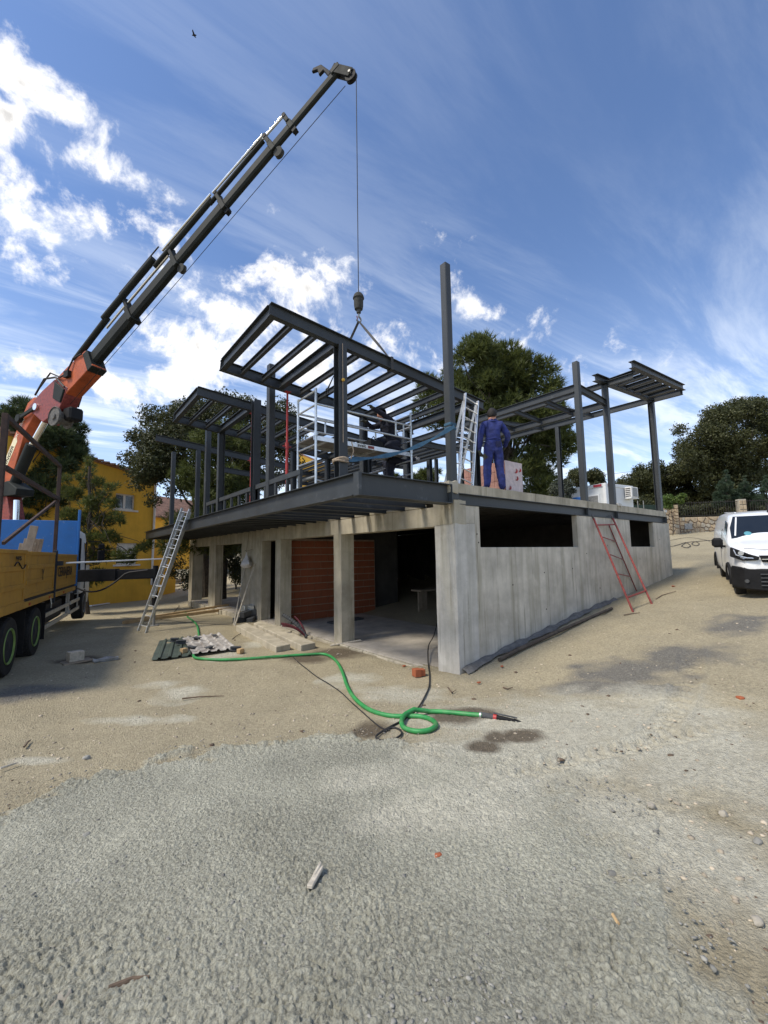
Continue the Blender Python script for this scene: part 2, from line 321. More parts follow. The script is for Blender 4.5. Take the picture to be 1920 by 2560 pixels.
# ------------------------------------------------------------------ mesh helpers
class MB:
    """collects shapes for ONE mesh object"""
    def __init__(s): s.v = []; s.f = []; s.mi = []
    def add(s, vs, fs, mi=0):
        o = len(s.v); s.v += [tuple(map(float, q)) for q in vs]; s.f += [tuple(i+o for i in q) for q in fs]; s.mi += [mi]*len(fs); return s
    def hexa(s, P, mi=0):
        return s.add(P, [(0,3,2,1),(4,5,6,7),(0,1,5,4),(1,2,6,5),(2,3,7,6),(3,0,4,7)], mi)
    def box(s, x0, x1, y0, y1, z0, z1, mi=0):
        return s.hexa([(x0,y0,z0),(x1,y0,z0),(x1,y1,z0),(x0,y1,z0),(x0,y0,z1),(x1,y0,z1),(x1,y1,z1),(x0,y1,z1)], mi)
    def obox(s, c, X, Y, Z, mi=0):
        c = np.array(c, float); X, Y, Z = (np.array(q, float)/2 for q in (X, Y, Z))
        return s.hexa([c-X-Y-Z, c+X-Y-Z, c+X+Y-Z, c-X+Y-Z, c-X-Y+Z, c+X-Y+Z, c+X+Y+Z, c-X+Y+Z], mi)
    def bar(s, a, b, w, h, up=(0,0,1), mi=0):
        """square bar from a to b; w sideways, h along up"""
        a = np.array(a, float); b = np.array(b, float); d = b-a; L = np.linalg.norm(d); d /= L
        sd = np.cross(d, up); 
        if np.linalg.norm(sd) < 1e-6: sd = np.cross(d, (1,0,0))
        sd /= np.linalg.norm(sd); u = np.cross(sd, d)
        return s.obox((a+b)/2, d*L, sd*w, u*h, mi)
    def ibeam(s, a, b, h, w, up=(0,0,1), tf=.012, tw=.009, mi=0):
        a = np.array(a, float); b = np.array(b, float); d = (b-a)/np.linalg.norm(b-a)
        sd = np.cross(d, up)
        if np.linalg.norm(sd) < 1e-6: sd = np.cross(d, (1,0,0))
        sd /= np.linalg.norm(sd); u = np.cross(sd, d)
        H, Wd, t2 = h/2, w/2, tw/2
        pr = [(-Wd,-H),(Wd,-H),(Wd,-H+tf),(t2,-H+tf),(t2,H-tf),(Wd,H-tf),(Wd,H),(-Wd,H),(-Wd,H-tf),(-t2,H-tf),(-t2,-H+tf),(-Wd,-H+tf)]
        n = 12; vs = [a+sd*x+u*y for x, y in pr]+[b+sd*x+u*y for x, y in pr]
        fs = [(i, (i+1)%n, n+(i+1)%n, n+i) for i in range(n)]
        for o, rev in ((0, True), (n, False)):
            for q in ((0,1,2,11),(11,2,3,10),(10,3,4,9),(9,4,5,8),(8,5,6,7)):
                q = tuple(o+i for i in q); fs.append(q[::-1] if rev else q)
        return s.add(vs, fs, mi)
    def tube(s, pts, r, n=8, mi=0, cap=True, closed=False):
        P = [np.array(p, float) for p in pts]; m_ = len(P); rr = r if hasattr(r, '__len__') else [r]*m_
        vs = []; up = None
        for i in range(m_):
            d = P[min(i+1, m_-1)]-P[max(i-1, 0)]; d = d/(np.linalg.norm(d)+1e-12)
            if up is None:
                up = np.cross(d, (0,0,1.)); 
                if np.linalg.norm(up) < .05: up = np.cross(d, (1.,0,0))
            up = up-d*(up@d); up = up/(np.linalg.norm(up)+1e-12); sd = np.cross(d, up)
            for k in range(n):
                a = 2*math.pi*k/n; vs.append(P[i]+(up*math.cos(a)+sd*math.sin(a))*rr[i])
        fs = []
        for i in range(m_-1):
            for k in range(n): fs.append((i*n+k, i*n+(k+1)%n, (i+1)*n+(k+1)%n, (i+1)*n+k))
        if cap: fs.append(tuple(range(n))[::-1]); fs.append(tuple((m_-1)*n+k for k in range(n)))
        return s.add(vs, fs, mi)
    def cyl(s, a, b, r, r2=None, n=14, mi=0): return s.tube([a, b], [r, r if r2 is None else r2], n, mi)
    def prism(s, poly, nrm, mi=0):
        """planar polygon (3-D points) pushed along nrm"""
        k = len(poly); P = [np.array(p, float) for p in poly]; n = np.array(nrm, float)
        vs = P+[p+n for p in P]
        return s.add(vs, [tuple(range(k))[::-1], tuple(range(k, 2*k))]+[(i, (i+1)%k, k+(i+1)%k, k+i) for i in range(k)], mi)
    def lathe(s, c, ax, prof, n=20, mi=0, cap=True):
        """prof: list of (radius, distance along axis)"""
        ax = np.array(ax, float); ax /= np.linalg.norm(ax); c = np.array(c, float)
        up = np.cross(ax, (0,0,1.)); up = up if np.linalg.norm(up) > .05 else np.cross(ax, (1.,0,0)); up /= np.linalg.norm(up); sd = np.cross(ax, up); k = len(prof)
        vs = [c+ax*d+(up*math.cos(2*math.pi*i/n)+sd*math.sin(2*math.pi*i/n))*max(r, 1e-4) for r, d in prof for i in range(n)]
        fs = [(j*n+i, j*n+(i+1)%n, (j+1)*n+(i+1)%n, (j+1)*n+i) for j in range(k-1) for i in range(n)]
        if cap: fs += [tuple(range(n))[::-1], tuple((k-1)*n+i for i in range(n))]
        return s.add(vs, fs, mi)
def fixn(me):
    bm = bmesh.new(); bm.from_mesh(me); bmesh.ops.recalc_face_normals(bm, faces=bm.faces); bm.to_mesh(me); bm.free()
def mesh_of(name, mb, off=(0,0,0), smooth=False, fix=True):
    me = bpy.data.meshes.new(name); o = np.array(off, float)
    me.from_pydata([tuple(np.array(q)-o) for q in mb.v], [], mb.f)
    if any(mb.mi): me.polygons.foreach_set('material_index', mb.mi)
    if fix: fixn(me)
    if smooth:
        me.polygons.foreach_set('use_smooth', [True]*len(me.polygons)); me.set_sharp_from_angle(angle=R_(42))
    me.update(); return me
def np_mesh(name, V, Fq):
    """big mesh from arrays: V (n,3), Fq (m,k)"""
    me = bpy.data.meshes.new(name); V = np.asarray(V, np.float32); Fq = np.asarray(Fq, np.int32); k = Fq.shape[1]
    me.vertices.add(len(V)); me.vertices.foreach_set('co', V.ravel()); me.loops.add(Fq.size); me.loops.foreach_set('vertex_index', Fq.ravel())
    me.polygons.add(len(Fq)); me.polygons.foreach_set('loop_start', np.arange(0, Fq.size, k, dtype=np.int32))
    me.update(calc_edges=True); me.validate(); return me
def tag(o, label=None, cat=None, group=None, kind=None):
    if label: o['label'] = label
    if cat: o['category'] = cat
    if group: o['group'] = group
    if kind: o['kind'] = kind
    return o
def thing(name, label, cat, loc=(0,0,0), group=None):
    o = bpy.data.objects.new(name, None); o.empty_display_size = .2; COL.objects.link(o); o.location = tuple(map(float, loc));
    return tag(o, label, cat, group)
def rootloc(o):
    p = np.zeros(3)
    while o is not None: p += np.array(o.location); o = o.parent
    return p
def part(name, mb, mt, parent=None, smooth=False, label=None, bevel=0, fix=True):
    """ONE mesh object (world coordinates in, parent-relative out)"""
    me = mesh_of(name, mb, rootloc(parent) if parent else (0,0,0), smooth, fix)
    for x in (mt if isinstance(mt, (list, tuple)) else [mt]): me.materials.append(x)
    o = bpy.data.objects.new(name, me); COL.objects.link(o); o.parent = parent
    if label: o['label'] = label
    if bevel:
        b = o.modifiers.new('edge', 'BEVEL'); b.width = bevel; b.segments = 1; b.limit_method = 'ANGLE'; b.angle_limit = R_(50)
    return o
def solo(name, mb, mt, label, cat, group=None, smooth=False, bevel=0, kind=None):
    """a thing that is one mesh, its origin at its base"""
    V = np.array(mb.v); off = np.array([V[:,0].mean(), V[:,1].mean(), V[:,2].min()])
    me = mesh_of(name, mb, off, smooth)
    for x in (mt if isinstance(mt, (list, tuple)) else [mt]): me.materials.append(x)
    o = bpy.data.objects.new(name, me); COL.objects.link(o); o.location = tuple(off)
    if bevel:
        b = o.modifiers.new('edge', 'BEVEL'); b.width = bevel; b.segments = 1; b.limit_method = 'ANGLE'; b.angle_limit = R_(50)
    return tag(o, label, cat, group, kind)
def struct(name, mb, mt, bevel=0):
    o = part(name, mb, mt, None, bevel=bevel); o['kind'] = 'structure'; return o
def inst(name, me, parent, M4):
    """a further object sharing a mesh; M4 in the parent's space"""
    o = bpy.data.objects.new(name, me); COL.objects.link(o); o.parent = parent; o.matrix_local = M4; return o
def frame4(X, Y, Z, o):
    M4 = Matrix.Identity(4)
    for i in range(3): M4[i][0], M4[i][1], M4[i][2], M4[i][3] = float(X[i]), float(Y[i]), float(Z[i]), float(o[i])
    return M4
def unit(a): a = np.array(a, float); return a/np.linalg.norm(a)
def lettering(txt, org, X, Y, size, mt, parent, name='lettering', depth=.002, sx=1.):
    """flat painted letters lying in the plane of X (reading direction) and Y (up)"""
    c = bpy.data.curves.new(name, 'FONT'); c.body = txt; c.size = size; c.extrude = depth; c.offset = size*.012
    t = bpy.data.objects.new('tmp_text', c); COL.objects.link(t); dg = bpy.context.evaluated_depsgraph_get()
    me = bpy.data.meshes.new_from_object(t.evaluated_get(dg)); bpy.data.objects.remove(t); bpy.data.curves.remove(c)
    me.name = name; me.materials.clear(); me.materials.append(mt)
    X = unit(X); Y = unit(np.array(Y)-X*(np.array(Y)@X)); Z = np.cross(X, Y)
    o = bpy.data.objects.new(name, me); COL.objects.link(o); o.parent = parent
    o.matrix_local = frame4(X*sx, Y, Z, np.array(org)-(rootloc(parent) if parent else 0)); return o
def rock(c, s_, flat=.6):
    bm = bmesh.new(); bmesh.ops.create_icosphere(bm, subdivisions=2, radius=1); mb = MB(); o = Vector((c[0]*7, c[1]*7, 3))
    for v in bm.verts:
        q = v.co*(1+.55*mnoise.noise(v.co*1.1+o)+.18*mnoise.noise(v.co*2.7+o)); mb.v.append((c[0]+q.x*s_, c[1]+q.y*s_*.8, c[2]+q.z*s_*flat))
    mb.f = [tuple(v.index for v in f.verts) for f in bm.faces]; mb.mi = [0]*len(mb.f); bm.free(); return mb
# vectorised value noise and cell noise for terrain
_T = rng.random((256, 256)).astype(np.float32)
def vnoise(x, y):
    xi = np.floor(x).astype(np.int64); yi = np.floor(y).astype(np.int64); fx = x-xi; fy = y-yi
    fx = fx*fx*(3-2*fx); fy = fy*fy*(3-2*fy)
    a = _T[xi&255, yi&255]; b = _T[(xi+1)&255, yi&255]; c = _T[xi&255, (yi+1)&255]; d = _T[(xi+1)&255, (yi+1)&255]
    return (a*(1-fx)+b*fx)*(1-fy)+(c*(1-fx)+d*fx)*fy
def fbm(x, y, o=4, g=.5):
    s = 0; a = 1; t = 0
    for i in range(o):
        s = s+a*vnoise(x*2**i+17*i, y*2**i+31*i); t += a; a *= g
    return s/t
_TA = rng.random((256, 256)).astype(np.float32); _TB = rng.random((256, 256)).astype(np.float32); _TC = rng.random((256, 256)).astype(np.float32)
def pebbles(x, y):
    """height of rounded stones packed in cells, 0..1"""
    xi = np.floor(x).astype(np.int64); yi = np.floor(y).astype(np.int64); best = np.zeros_like(x)
    for dx in (-1,0,1):
        for dy in (-1,0,1):
            X = xi+dx; Y = yi+dy; px = X+_TA[X&255, Y&255]; py = Y+_TB[X&255, Y&255]; r = .35+.5*_TC[X&255, Y&255]
            d2 = ((x-px)**2+(y-py)**2)/(r*r); best = np.maximum(best, np.sqrt(np.clip(1-d2, 0, 1))*r)
    return best

# ------------------------------------------------------------------ the ground
def polar(P): d = P[:2]-CAM[:2]; return math.atan2(d[1], d[0]), math.hypot(*d)
edge_px = [(-250,2110),(0,2035),(160,1975),(290,1935),(420,1900),(560,1878),(720,1858),(900,1850),(1060,1868),(1200,1885),(1330,1915),(1430,1960),(1540,2020),(1640,2100),(1660,2230),(1740,2330),(1830,2450),(1880,2560),(1900,2700)]
edge = sorted(polar(gp(u, v)) for u, v in edge_px)
e_th = np.array([a for a, _ in edge]); e_r = np.array([r for _, r in edge])
def ell(x, y, u, v, ru, rv):
    """soft ellipse on the ground round a measured spot"""
    c = gp(u, v); a = gp(u+ru, v)-c; b = gp(u, v-rv)-c; ea = unit([a[0],a[1],0]); eb = np.array([-ea[1], ea[0], 0]); la = np.linalg.norm(a[:2]); lb = max(abs(b@eb), .05)
    dx = x-c[0]; dy = y-c[1]
    return np.clip(1.25-np.sqrt(((dx*ea[0]+dy*ea[1])/la)**2+((dx*eb[0]+dy*eb[1])/lb)**2), 0, 1)
yaw0 = math.atan2(FX[1], FX[0]); HS = R_(50)
th = np.concatenate([np.linspace(-math.pi, -HS, 40, endpoint=False), np.linspace(-HS, HS, 800, endpoint=False), np.linspace(HS, math.pi, 40, endpoint=False)])+yaw0
rad = np.concatenate([[.05,.4,.8], np.geomspace(1.2, 20, 900, endpoint=False), np.geomspace(20, 420, 70)])
TH, RD = np.meshgrid(th, rad); X = CAM[0]+RD*np.cos(TH); Y = CAM[1]+RD*np.sin(TH)
Z = G(X, Y)
wth = (TH-yaw0+math.pi)%(2*math.pi)-math.pi+yaw0
wob = (fbm(X*1.6, Y*1.6, 4)-.5)*1.1+(fbm(X*9, Y*9, 3)-.5)*.3
edr = np.interp(wth, e_th, e_r)
soft = np.interp(wth, [yaw0-.75, yaw0-.25, yaw0], [1.5, .9, .2])
grey = np.clip((edr-RD+wob*np.clip(RD*.12, .1, .6)+(fbm(X*4, Y*4, 5, .65)-.5)*np.maximum(soft*2, .9))/soft+.5, 0, 1)
near = np.clip(1-(RD-14)/14, 0, 1)
white = np.zeros_like(X); damp = np.zeros_like(X); grav = np.zeros_like(X)
for a in [(1450,1850,520,110),(1500,1800,430,70),(1750,1890,330,110),(1300,1880,260,60),(1150,1800,160,40),(1600,2050,200,120),(1800,2150,160,200)]: white = np.maximum(white, ell(X, Y, *a)*.95)
for a in [(1130,2010,300,60),(960,1960,160,40),(455,1735,55,22),(400,1712,60,10),(560,1640,40,12),(640,1610,30,10),(1000,1735,110,22),(870,1700,70,18),(1250,1960,200,70),(1080,2040,230,60),(350,1800,120,12),(100,1900,80,10)]: white = np.maximum(white, ell(X, Y, *a)*.9)
for a in [(925,1822,50,20),(1165,1783,90,14),(1130,1790,60,22),(1210,1870,45,22),(1300,1838,60,16),(1240,1842,40,18),(850,1634,80,14),(760,1650,60,10),(200,1650,60,10)]: damp = np.maximum(damp, ell(X, Y, *a))
for a in [(1560,1680,170,35),(1480,1720,130,22),(1720,1640,160,30),(1640,1730,90,16),(1850,1560,90,22),(60,1735,110,26)]: grav = np.maximum(grav, ell(X, Y, *a))
n_ = fbm(X*3.1+5, Y*3.1, 5)
white = np.clip(white*1.3+(n_-.5)*1.6, 0, 1)*(white > 0); damp = np.clip(damp*1.5+(n_-.55)*1.6, 0, 1)*(damp > 0); grav = np.clip(grav*1.4+(n_-.5)*1.8, 0, 1)*(grav > 0)
rough = np.clip(grey+.45*white+.5*grav, 0, 1)
lump = (fbm(X*.55, Y*.55, 3)-.5)*.10+(fbm(X*2.2, Y*2.2, 3)-.5)*.05
cmask = np.clip((fbm(X*.7+3, Y*.7, 4)-.47)*5, 0, 1)*np.clip(1.0-ell(X, Y, 1130, 2020, 420, 130)*2, 0, 1)
cmask = np.maximum(cmask, np.maximum(np.clip(1-np.abs(edr-RD)/.45, 0, 1)*(wth > yaw0-.1), np.maximum(ell(X, Y, 150, 2450, 500, 200), ell(X, Y, 1600, 2450, 250, 200))))
wx = (fbm(X*13, Y*13, 2)-.5)*.04; wy = (fbm(X*13+9, Y*13, 2)-.5)*.04
pb = pebbles((X+wx)*29, (Y+wy)*29)*.016*cmask+pebbles((X+wx)*47+7, (Y+wy)*47)*.0105+pebbles((X+wx)*88+3, (Y+wy)*88)*.006
coarse = .75+.5*cmask
fine = (fbm(X*52, Y*52, 3, .6)-.5)*.018
far_f = np.clip(1-(RD-9)/9, 0, 1)
# a broad pool of smoother ground in the middle of the grey patch
Zd = lump*.8+(pb*rough*coarse*1.2+fine*(.35+.45*rough))*far_f+grey*.02
# tyre tracks pressed into the pale ground
for (q0, q1) in (((1900,1800),(1180,2010)),((1900,1950),(1330,2180)),((1560,1900),(1700,1600))):
    A, B = gp(*q0), gp(*q1); d_ = unit((B-A)*[1,1,0]); L_ = np.linalg.norm((B-A)[:2]); al_ = (X-A[0])*d_[0]+(Y-A[1])*d_[1]; ac_ = (X-A[0])*-d_[1]+(Y-A[1])*d_[0]+.25*np.sin(al_*.6)
    k_ = np.clip(1-np.abs(ac_)/.14, 0, 1)**.5*np.clip(al_/1.0, 0, 1)*np.clip((L_-al_)/1.0, 0, 1)*np.clip((fbm(X*2, Y*2, 3)-.3)*4, 0, 1)
    Zd = Zd-.022*k_+.014*k_*np.sign(np.sin(al_*42+np.abs(ac_)*30))+.02*np.clip(1-np.abs(np.abs(ac_)-.18)/.06, 0, 1)*np.clip(al_, 0, 1)*np.clip(L_-al_, 0, 1)*(k_.max() > 0)*np.clip((fbm(X*2, Y*2, 3)-.3)*4, 0, 1)
inside = (X > .12)&(X < 10.75)&(Y > .15)&(Y < 18.0)
Z = Z+np.where(inside, -.4, Zd*np.clip(1-np.exp(-RD*1.0), 0, 1)*np.clip(1-(RD-30)/30, .15, 1))
gv = np.stack([X, Y, Z], -1).reshape(-1, 3); nt = len(th); nr = len(rad)
ii, jj = np.meshgrid(np.arange(nr-1), np.arange(nt), indexing='ij'); j2 = (jj+1)%nt
gf = np.stack([ii*nt+jj, ii*nt+j2, (ii+1)*nt+j2, (ii+1)*nt+jj], -1).reshape(-1, 4)
gme = np_mesh('ground', gv, gf); gme.polygons.foreach_set('use_smooth', [True]*len(gme.polygons))
for nm, arr in (('zone', np.stack([grey, white, damp, grav], -1).reshape(-1, 4)),):
    at = gme.color_attributes.new(nm, 'FLOAT_COLOR', 'POINT'); at.data.foreach_set('color', arr.astype(np.float32).ravel())
gm, t, b, L = newmat('site_ground'); N = t.nodes.new
att = N('ShaderNodeAttribute'); att.attribute_name = 'zone'; sx = N('ShaderNodeSeparateColor'); L(att.outputs['Color'], sx.inputs[0])
gg = N('ShaderNodeNewGeometry'); pos = gg.outputs['Position']
def noi(s_, d_=6, ro=.6):
    n = N('ShaderNodeTexNoise'); n.inputs['Scale'].default_value = s_; n.inputs['Detail'].default_value = d_; n.inputs['Roughness'].default_value = ro; L(pos, n.inputs['Vector']); return n.outputs['Fac']
def ramp(f, *st):
    r = N('ShaderNodeValToRGB'); L(f, r.inputs[0]); e = r.color_ramp.elements
    while len(e) < len(st): e.new(.5)
    for q, (p_, c_) in zip(e, st): q.position = p_; q.color = col4(c_)
    return r.outputs[0]
def mixc(f, a, b_):
    n = N('ShaderNodeMix'); n.data_type = 'RGBA'; L(f, n.inputs[0]) if not isinstance(f, float) else setattr(n.inputs[0], 'default_value', f); L(a, n.inputs[6]); L(b_, n.inputs[7]); return n.outputs[2]
tan = ramp(noi(.9, 8, .65), (.3, (0.297,0.257,0.171)), (.5, (0.389,0.336,0.223)), (.7, (0.464,0.401,0.267)))
tan2 = ramp(noi(26, 6, .7), (.35, (0.189,0.163,0.111)), (.5, (0.375,0.324,0.219)), (.68, (0.568,0.491,0.332)))
tanc = mixc(.5, tan, tan2)
gry = ramp(noi(.75, 9, .68), (.3, (0.235,0.230,0.182)), (.5, (0.396,0.386,0.307)), (.72, (0.616,0.600,0.477)))
gry2 = ramp(noi(45, 6, .72), (.37, (0.077,0.075,0.059)), (.5, (0.341,0.333,0.264)), (.65, (0.613,0.598,0.475)))
gryc = mixc(.45, gry, gry2)
wht = ramp(noi(18, 7, .72), (.3, (0.350,0.334,0.267)), (.55, (0.582,0.556,0.445)), (.75, (0.719,0.687,0.550)))
dmp = ramp(noi(22, 6, .7), (.3, (.075,.058,.04)), (.7, (.16,.125,.085)))
dgr = ramp(noi(30, 6, .75), (.3, (0.101,0.095,0.082)), (.55, (0.203,0.191,0.164)), (.75, (0.328,0.312,0.273)))
c0 = mixc(sx.outputs[0], tanc, gryc)
def scaled(o, k):
    n = N('ShaderNodeMath'); n.operation = 'MULTIPLY'; L(o, n.inputs[0]); n.inputs[1].default_value = k; return n.outputs[0]
c0 = mixc(scaled(att.outputs['Alpha'], .95), c0, dgr); c0 = mixc(scaled(sx.outputs[1], .8), c0, wht); c0 = mixc(scaled(sx.outputs[2], .9), c0, dmp)
L(c0, b.inputs['Base Color']); b.inputs['Roughness'].default_value = .92; b.inputs['Specular IOR Level'].default_value = .2
vo = N('ShaderNodeTexVoronoi'); vo.inputs['Scale'].default_value = 62; vo.inputs['Randomness'].default_value = 1; wv = N('ShaderNodeVectorMath'); wv.operation = 'ADD'; nz = N('ShaderNodeTexNoise'); nz.inputs['Scale'].default_value = 25; L(pos, nz.inputs['Vector']); sc3 = N('ShaderNodeVectorMath'); sc3.operation = 'SCALE'; sc3.inputs['Scale'].default_value = .03; L(nz.outputs['Color'], sc3.inputs[0]); L(pos, wv.inputs[0]); L(sc3.outputs[0], wv.inputs[1]); L(wv.outputs[0], vo.inputs['Vector'])
hsum = N('ShaderNodeMath'); hsum.operation = 'MULTIPLY_ADD'; L(vo.outputs['Distance'], hsum.inputs[0]); hsum.inputs[1].default_value = -.55; L(noi(48, 9, .75), hsum.inputs[2])
bp = N('ShaderNodeBump'); bp.inputs['Strength'].default_value = .85; bp.inputs['Distance'].default_value = .03; L(hsum.outputs[0], bp.inputs['Height']); L(bp.outputs[0], b.inputs['Normal'])
gme.materials.append(gm); go = bpy.data.objects.new('ground', gme); COL.objects.link(go); go['kind'] = 'structure'

# loose chips lying on the ground: one countless mass
ICO = None
def ico():
    global ICO
    if ICO is None:
        bm = bmesh.new(); bmesh.ops.create_icosphere(bm, subdivisions=1, radius=1)
        ICO = (np.array([v.co[:] for v in bm.verts]), np.array([[v.index for v in f.verts] for f in bm.faces])); bm.free()
    return ICO
def chips(name, P, S, mt):
    V0, F0 = ico(); n = len(P); V0 = V0[None]*rng.uniform(.55, 1.15, (n, len(V0), 1))
    a = rng.uniform(0, 2*np.pi, n); ca, sa = np.cos(a), np.sin(a); st = np.stack([rng.uniform(.7,1.5,n), rng.uniform(.6,1.1,n), rng.uniform(.35,.75,n)], -1)
    V = V0*st[:,None,:]*S[:,None,None]; V = np.stack([V[...,0]*ca[:,None]-V[...,1]*sa[:,None], V[...,0]*sa[:,None]+V[...,1]*ca[:,None], V[...,2]], -1)+P[:,None,:]
    Fc = F0[None]+(np.arange(n)*V0.shape[1])[:,None,None]
    me = np_mesh(name, V.reshape(-1,3), Fc.reshape(-1,3)); me.materials.append(mt); o = bpy.data.objects.new(name, me); COL.objects.link(o); o['kind'] = 'stuff'; return o
def scatter(n, rmin, rmax, accept, smin, smax):
    r = rmin*np.exp(rng.random(n)*math.log(rmax/rmin)); t_ = yaw0+rng.uniform(-HS*.98, HS*.98, n); x = CAM[0]+r*np.cos(t_); y = CAM[1]+r*np.sin(t_)
    e = np.interp(t_, e_th, e_r); k = accept(x, y, r, e)&~((x > -.05)&(y > -.05)&(x < 11)); x, y, r = x[k], y[k], r[k]
    s_ = smin+(smax-smin)*rng.random(len(x))**4; z = G(x, y)+(fbm(x*.55, y*.55, 3)-.5)*.08+(fbm(x*2.2, y*2.2, 3)-.5)*.04+s_*.15
    return np.stack([x, y, z], -1), s_
P, S = scatter(14000, 1.3, 10, lambda x, y, r, e: (r < e+.4)&(rng.random(len(x)) < .25+.9*np.clip(fbm(x*.9, y*.9, 3)-.35, 0, 1)*1.4), .006, .016); P[:,2] += .021
tag(chips('gravel', P, S, m['stonechip']), 'loose grey gravel strewn over the rough cement-grey ground', 'gravel')
P, S = scatter(500, 2.0, 16, lambda x, y, r, e: rng.random(len(x)) < .8, .010, .035)
tag(chips('litter', P, S, m['twig']), 'tiny dark scraps of wood and bark strewn over the whole site', 'litter')
P, S = scatter(7000, 2.5, 22, lambda x, y, r, e: r > e+.15, .006, .026)
tag(chips('pebbles', P, S, m['tanchip']), 'pale pebbles and chips scattered over the sandy ground', 'pebbles')
# ------------------------------------------------------------------ concrete ground floor
H0, HB, HS_, HT = 2.68, 3.06, 3.275, 3.45        # lintel underside, steel underside, slab underside, slab top
WX = 10.845
# rough concrete made up round the head of the corner pillar
def lumpy(x0, x1, y0, y1, z0, z1, amp, n=7):
    bm = bmesh.new(); bmesh.ops.create_cube(bm, size=1); bmesh.ops.subdivide_edges(bm, edges=bm.edges, cuts=n, use_grid_fill=True)
    mb = MB(); 
    for v in bm.verts:
        p = np.array([(x0+x1)/2+v.co.x*(x1-x0), (y0+y1)/2+v.co.y*(y1-y0), (z0+z1)/2+v.co.z*(z1-z0)])
        nv = mnoise.noise_vector(Vector(p*7)); p += np.array(nv)*amp; mb.v.append(tuple(p))
    bm.verts.index_update(); mb.f = [tuple(v.index for v in f.verts) for f in bm.faces]; mb.mi = [0]*len(mb.f); bm.free(); return mb
shell = thing('concrete_ground_floor', 'unfinished bare concrete ground floor with open pillars and a long side wall', 'building', (0,0,0))
part('floor_slab', MB().box(.015, WX-.32, .145, 17.9, -.25, .0), m['concf'], shell)
lo = MB()
for k in range(30):                                   # ragged front lip of the floor slab
    y = .55+k*.58; w = .05+.1*random.random()
    lo.box(-w, .013, y, y+.57, -.3, -.012-.02*random.random())
part('slab_lip', lo, m['concr'], shell, bevel=.015)
wl_ = [(.565,-.6),(WX,-.6),(WX,3.05),(9.447,3.05),(9.447,2.267),(7.641,2.267),(7.641,3.056),(4.51,3.056),(4.51,2.267),(.719,2.267),(.719,3.056),(.565,3.056)]
wall = MB().prism([(x, 0, z) for x, z in wl_], (0,.14,0))
part('side_wall', wall, m['conc'], shell, bevel=.008)
part('corner_pillar', lumpy(0,.56,-.006,.51,-.5,2.715,.006,13), m['concp'], shell, smooth=True)
part('pillar_head', lumpy(-.012,.31,-.014,.52,2.7,3.14,.018), m['concr'], shell, smooth=True)
part('pillar_head', MB().box(.31,.562,-.002,.51,2.715,3.056), m['conc'], shell, bevel=.01)
part('lintel', lumpy(0,.36,.512,18.39,H0,3.05,.006,22), m['concr'], shell, smooth=True)
fill = MB()
JY = [.2+.62*k for k in range(29)]                    # joist positions along the front
for y0, y1 in zip(JY, JY[1:]):                        # lumps of mortar between the joist ends
    if y0 > .3: fill.box(-.004, .2, y0+.07, y1-.07, 3.05, 3.10+.05*random.random())
part('mortar_packing', fill, m['concr'], shell, bevel=.02)
for y0, y1, dx, zb in ((3.806,4.164,.376,-.06),(7.35,7.745,.37,-.1),(13.96,14.93,.31,-.2),(17.77,18.39,.5,-.5)):
    part('pillar', lumpy(-.005,dx,y0,y1,zb-.25,H0+.004,.006,13), m['concr'], shell, smooth=True)
part('broad_pillar', lumpy(-.005,.32,8.85,10.82,-.4,H0+.004,.006,13), m['concr'], shell, smooth=True)
for k, (x, z_) in enumerate(((.66,2.36),(.62,2.52),(1.7,1.5),(2.9,1.7),(2.9,.9),(4.15,1.75),(4.9,2.1),(5.5,1.2),(6.1,2.3),(7.0,1.5),(8.2,1.9),(9.9,2.5),(10.2,1.8))): part('tie_hole', MB().cyl((x,-.0025,z_),(x,.02,z_),.016,n=10), m['letter'], shell)
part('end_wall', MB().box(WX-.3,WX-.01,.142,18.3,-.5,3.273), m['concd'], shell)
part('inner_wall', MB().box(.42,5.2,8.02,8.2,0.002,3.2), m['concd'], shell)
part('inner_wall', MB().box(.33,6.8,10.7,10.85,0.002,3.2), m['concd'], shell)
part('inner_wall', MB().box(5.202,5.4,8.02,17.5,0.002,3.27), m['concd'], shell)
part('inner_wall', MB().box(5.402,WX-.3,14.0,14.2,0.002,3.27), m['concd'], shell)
# slab above: a plank of real thickness with a rough cast edge, broken at the steel joints
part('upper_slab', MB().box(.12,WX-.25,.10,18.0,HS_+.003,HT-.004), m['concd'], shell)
for x0, x1 in ((-.02,5.06),(5.1,6.83),(6.87,10.58)):
    mb = MB(); n = int((x1-x0)/.09); xs = np.linspace(x0, x1, n+1)
    for i in range(n):
        r0 = .012*mnoise.noise(Vector((xs[i]*5,0,0))); r1 = .012*mnoise.noise(Vector((xs[i+1]*5,0,0)))
        t0 = HT+.01*mnoise.noise(Vector((xs[i]*3,4,0))); t1 = HT+.01*mnoise.noise(Vector((xs[i+1]*3,4,0)))
        mb.hexa([(xs[i],-.02+r0,HS_),(xs[i+1],-.02+r1,HS_),(xs[i+1],.16,HS_),(xs[i],.16,HS_),(xs[i],-.03+r0,t0),(xs[i+1],-.03+r1,t1),(xs[i+1],.16,t1),(xs[i],.16,t0)])
    part('slab_edge', mb, m['concr'], shell)
part('slab_rubble', lumpy(-.16,.06,-.05,.2,3.26,3.475,.035,5), m['concr'], shell, smooth=True)
part('rubble_lump', lumpy(6.84,7.05,-.05,.08,3.43,3.5,.03,4), m['concp'], shell, smooth=True)
part('rubble_lump', lumpy(10.44,10.6,-.06,.08,3.42,3.5,.03,4), m['concp'], shell, smooth=True)
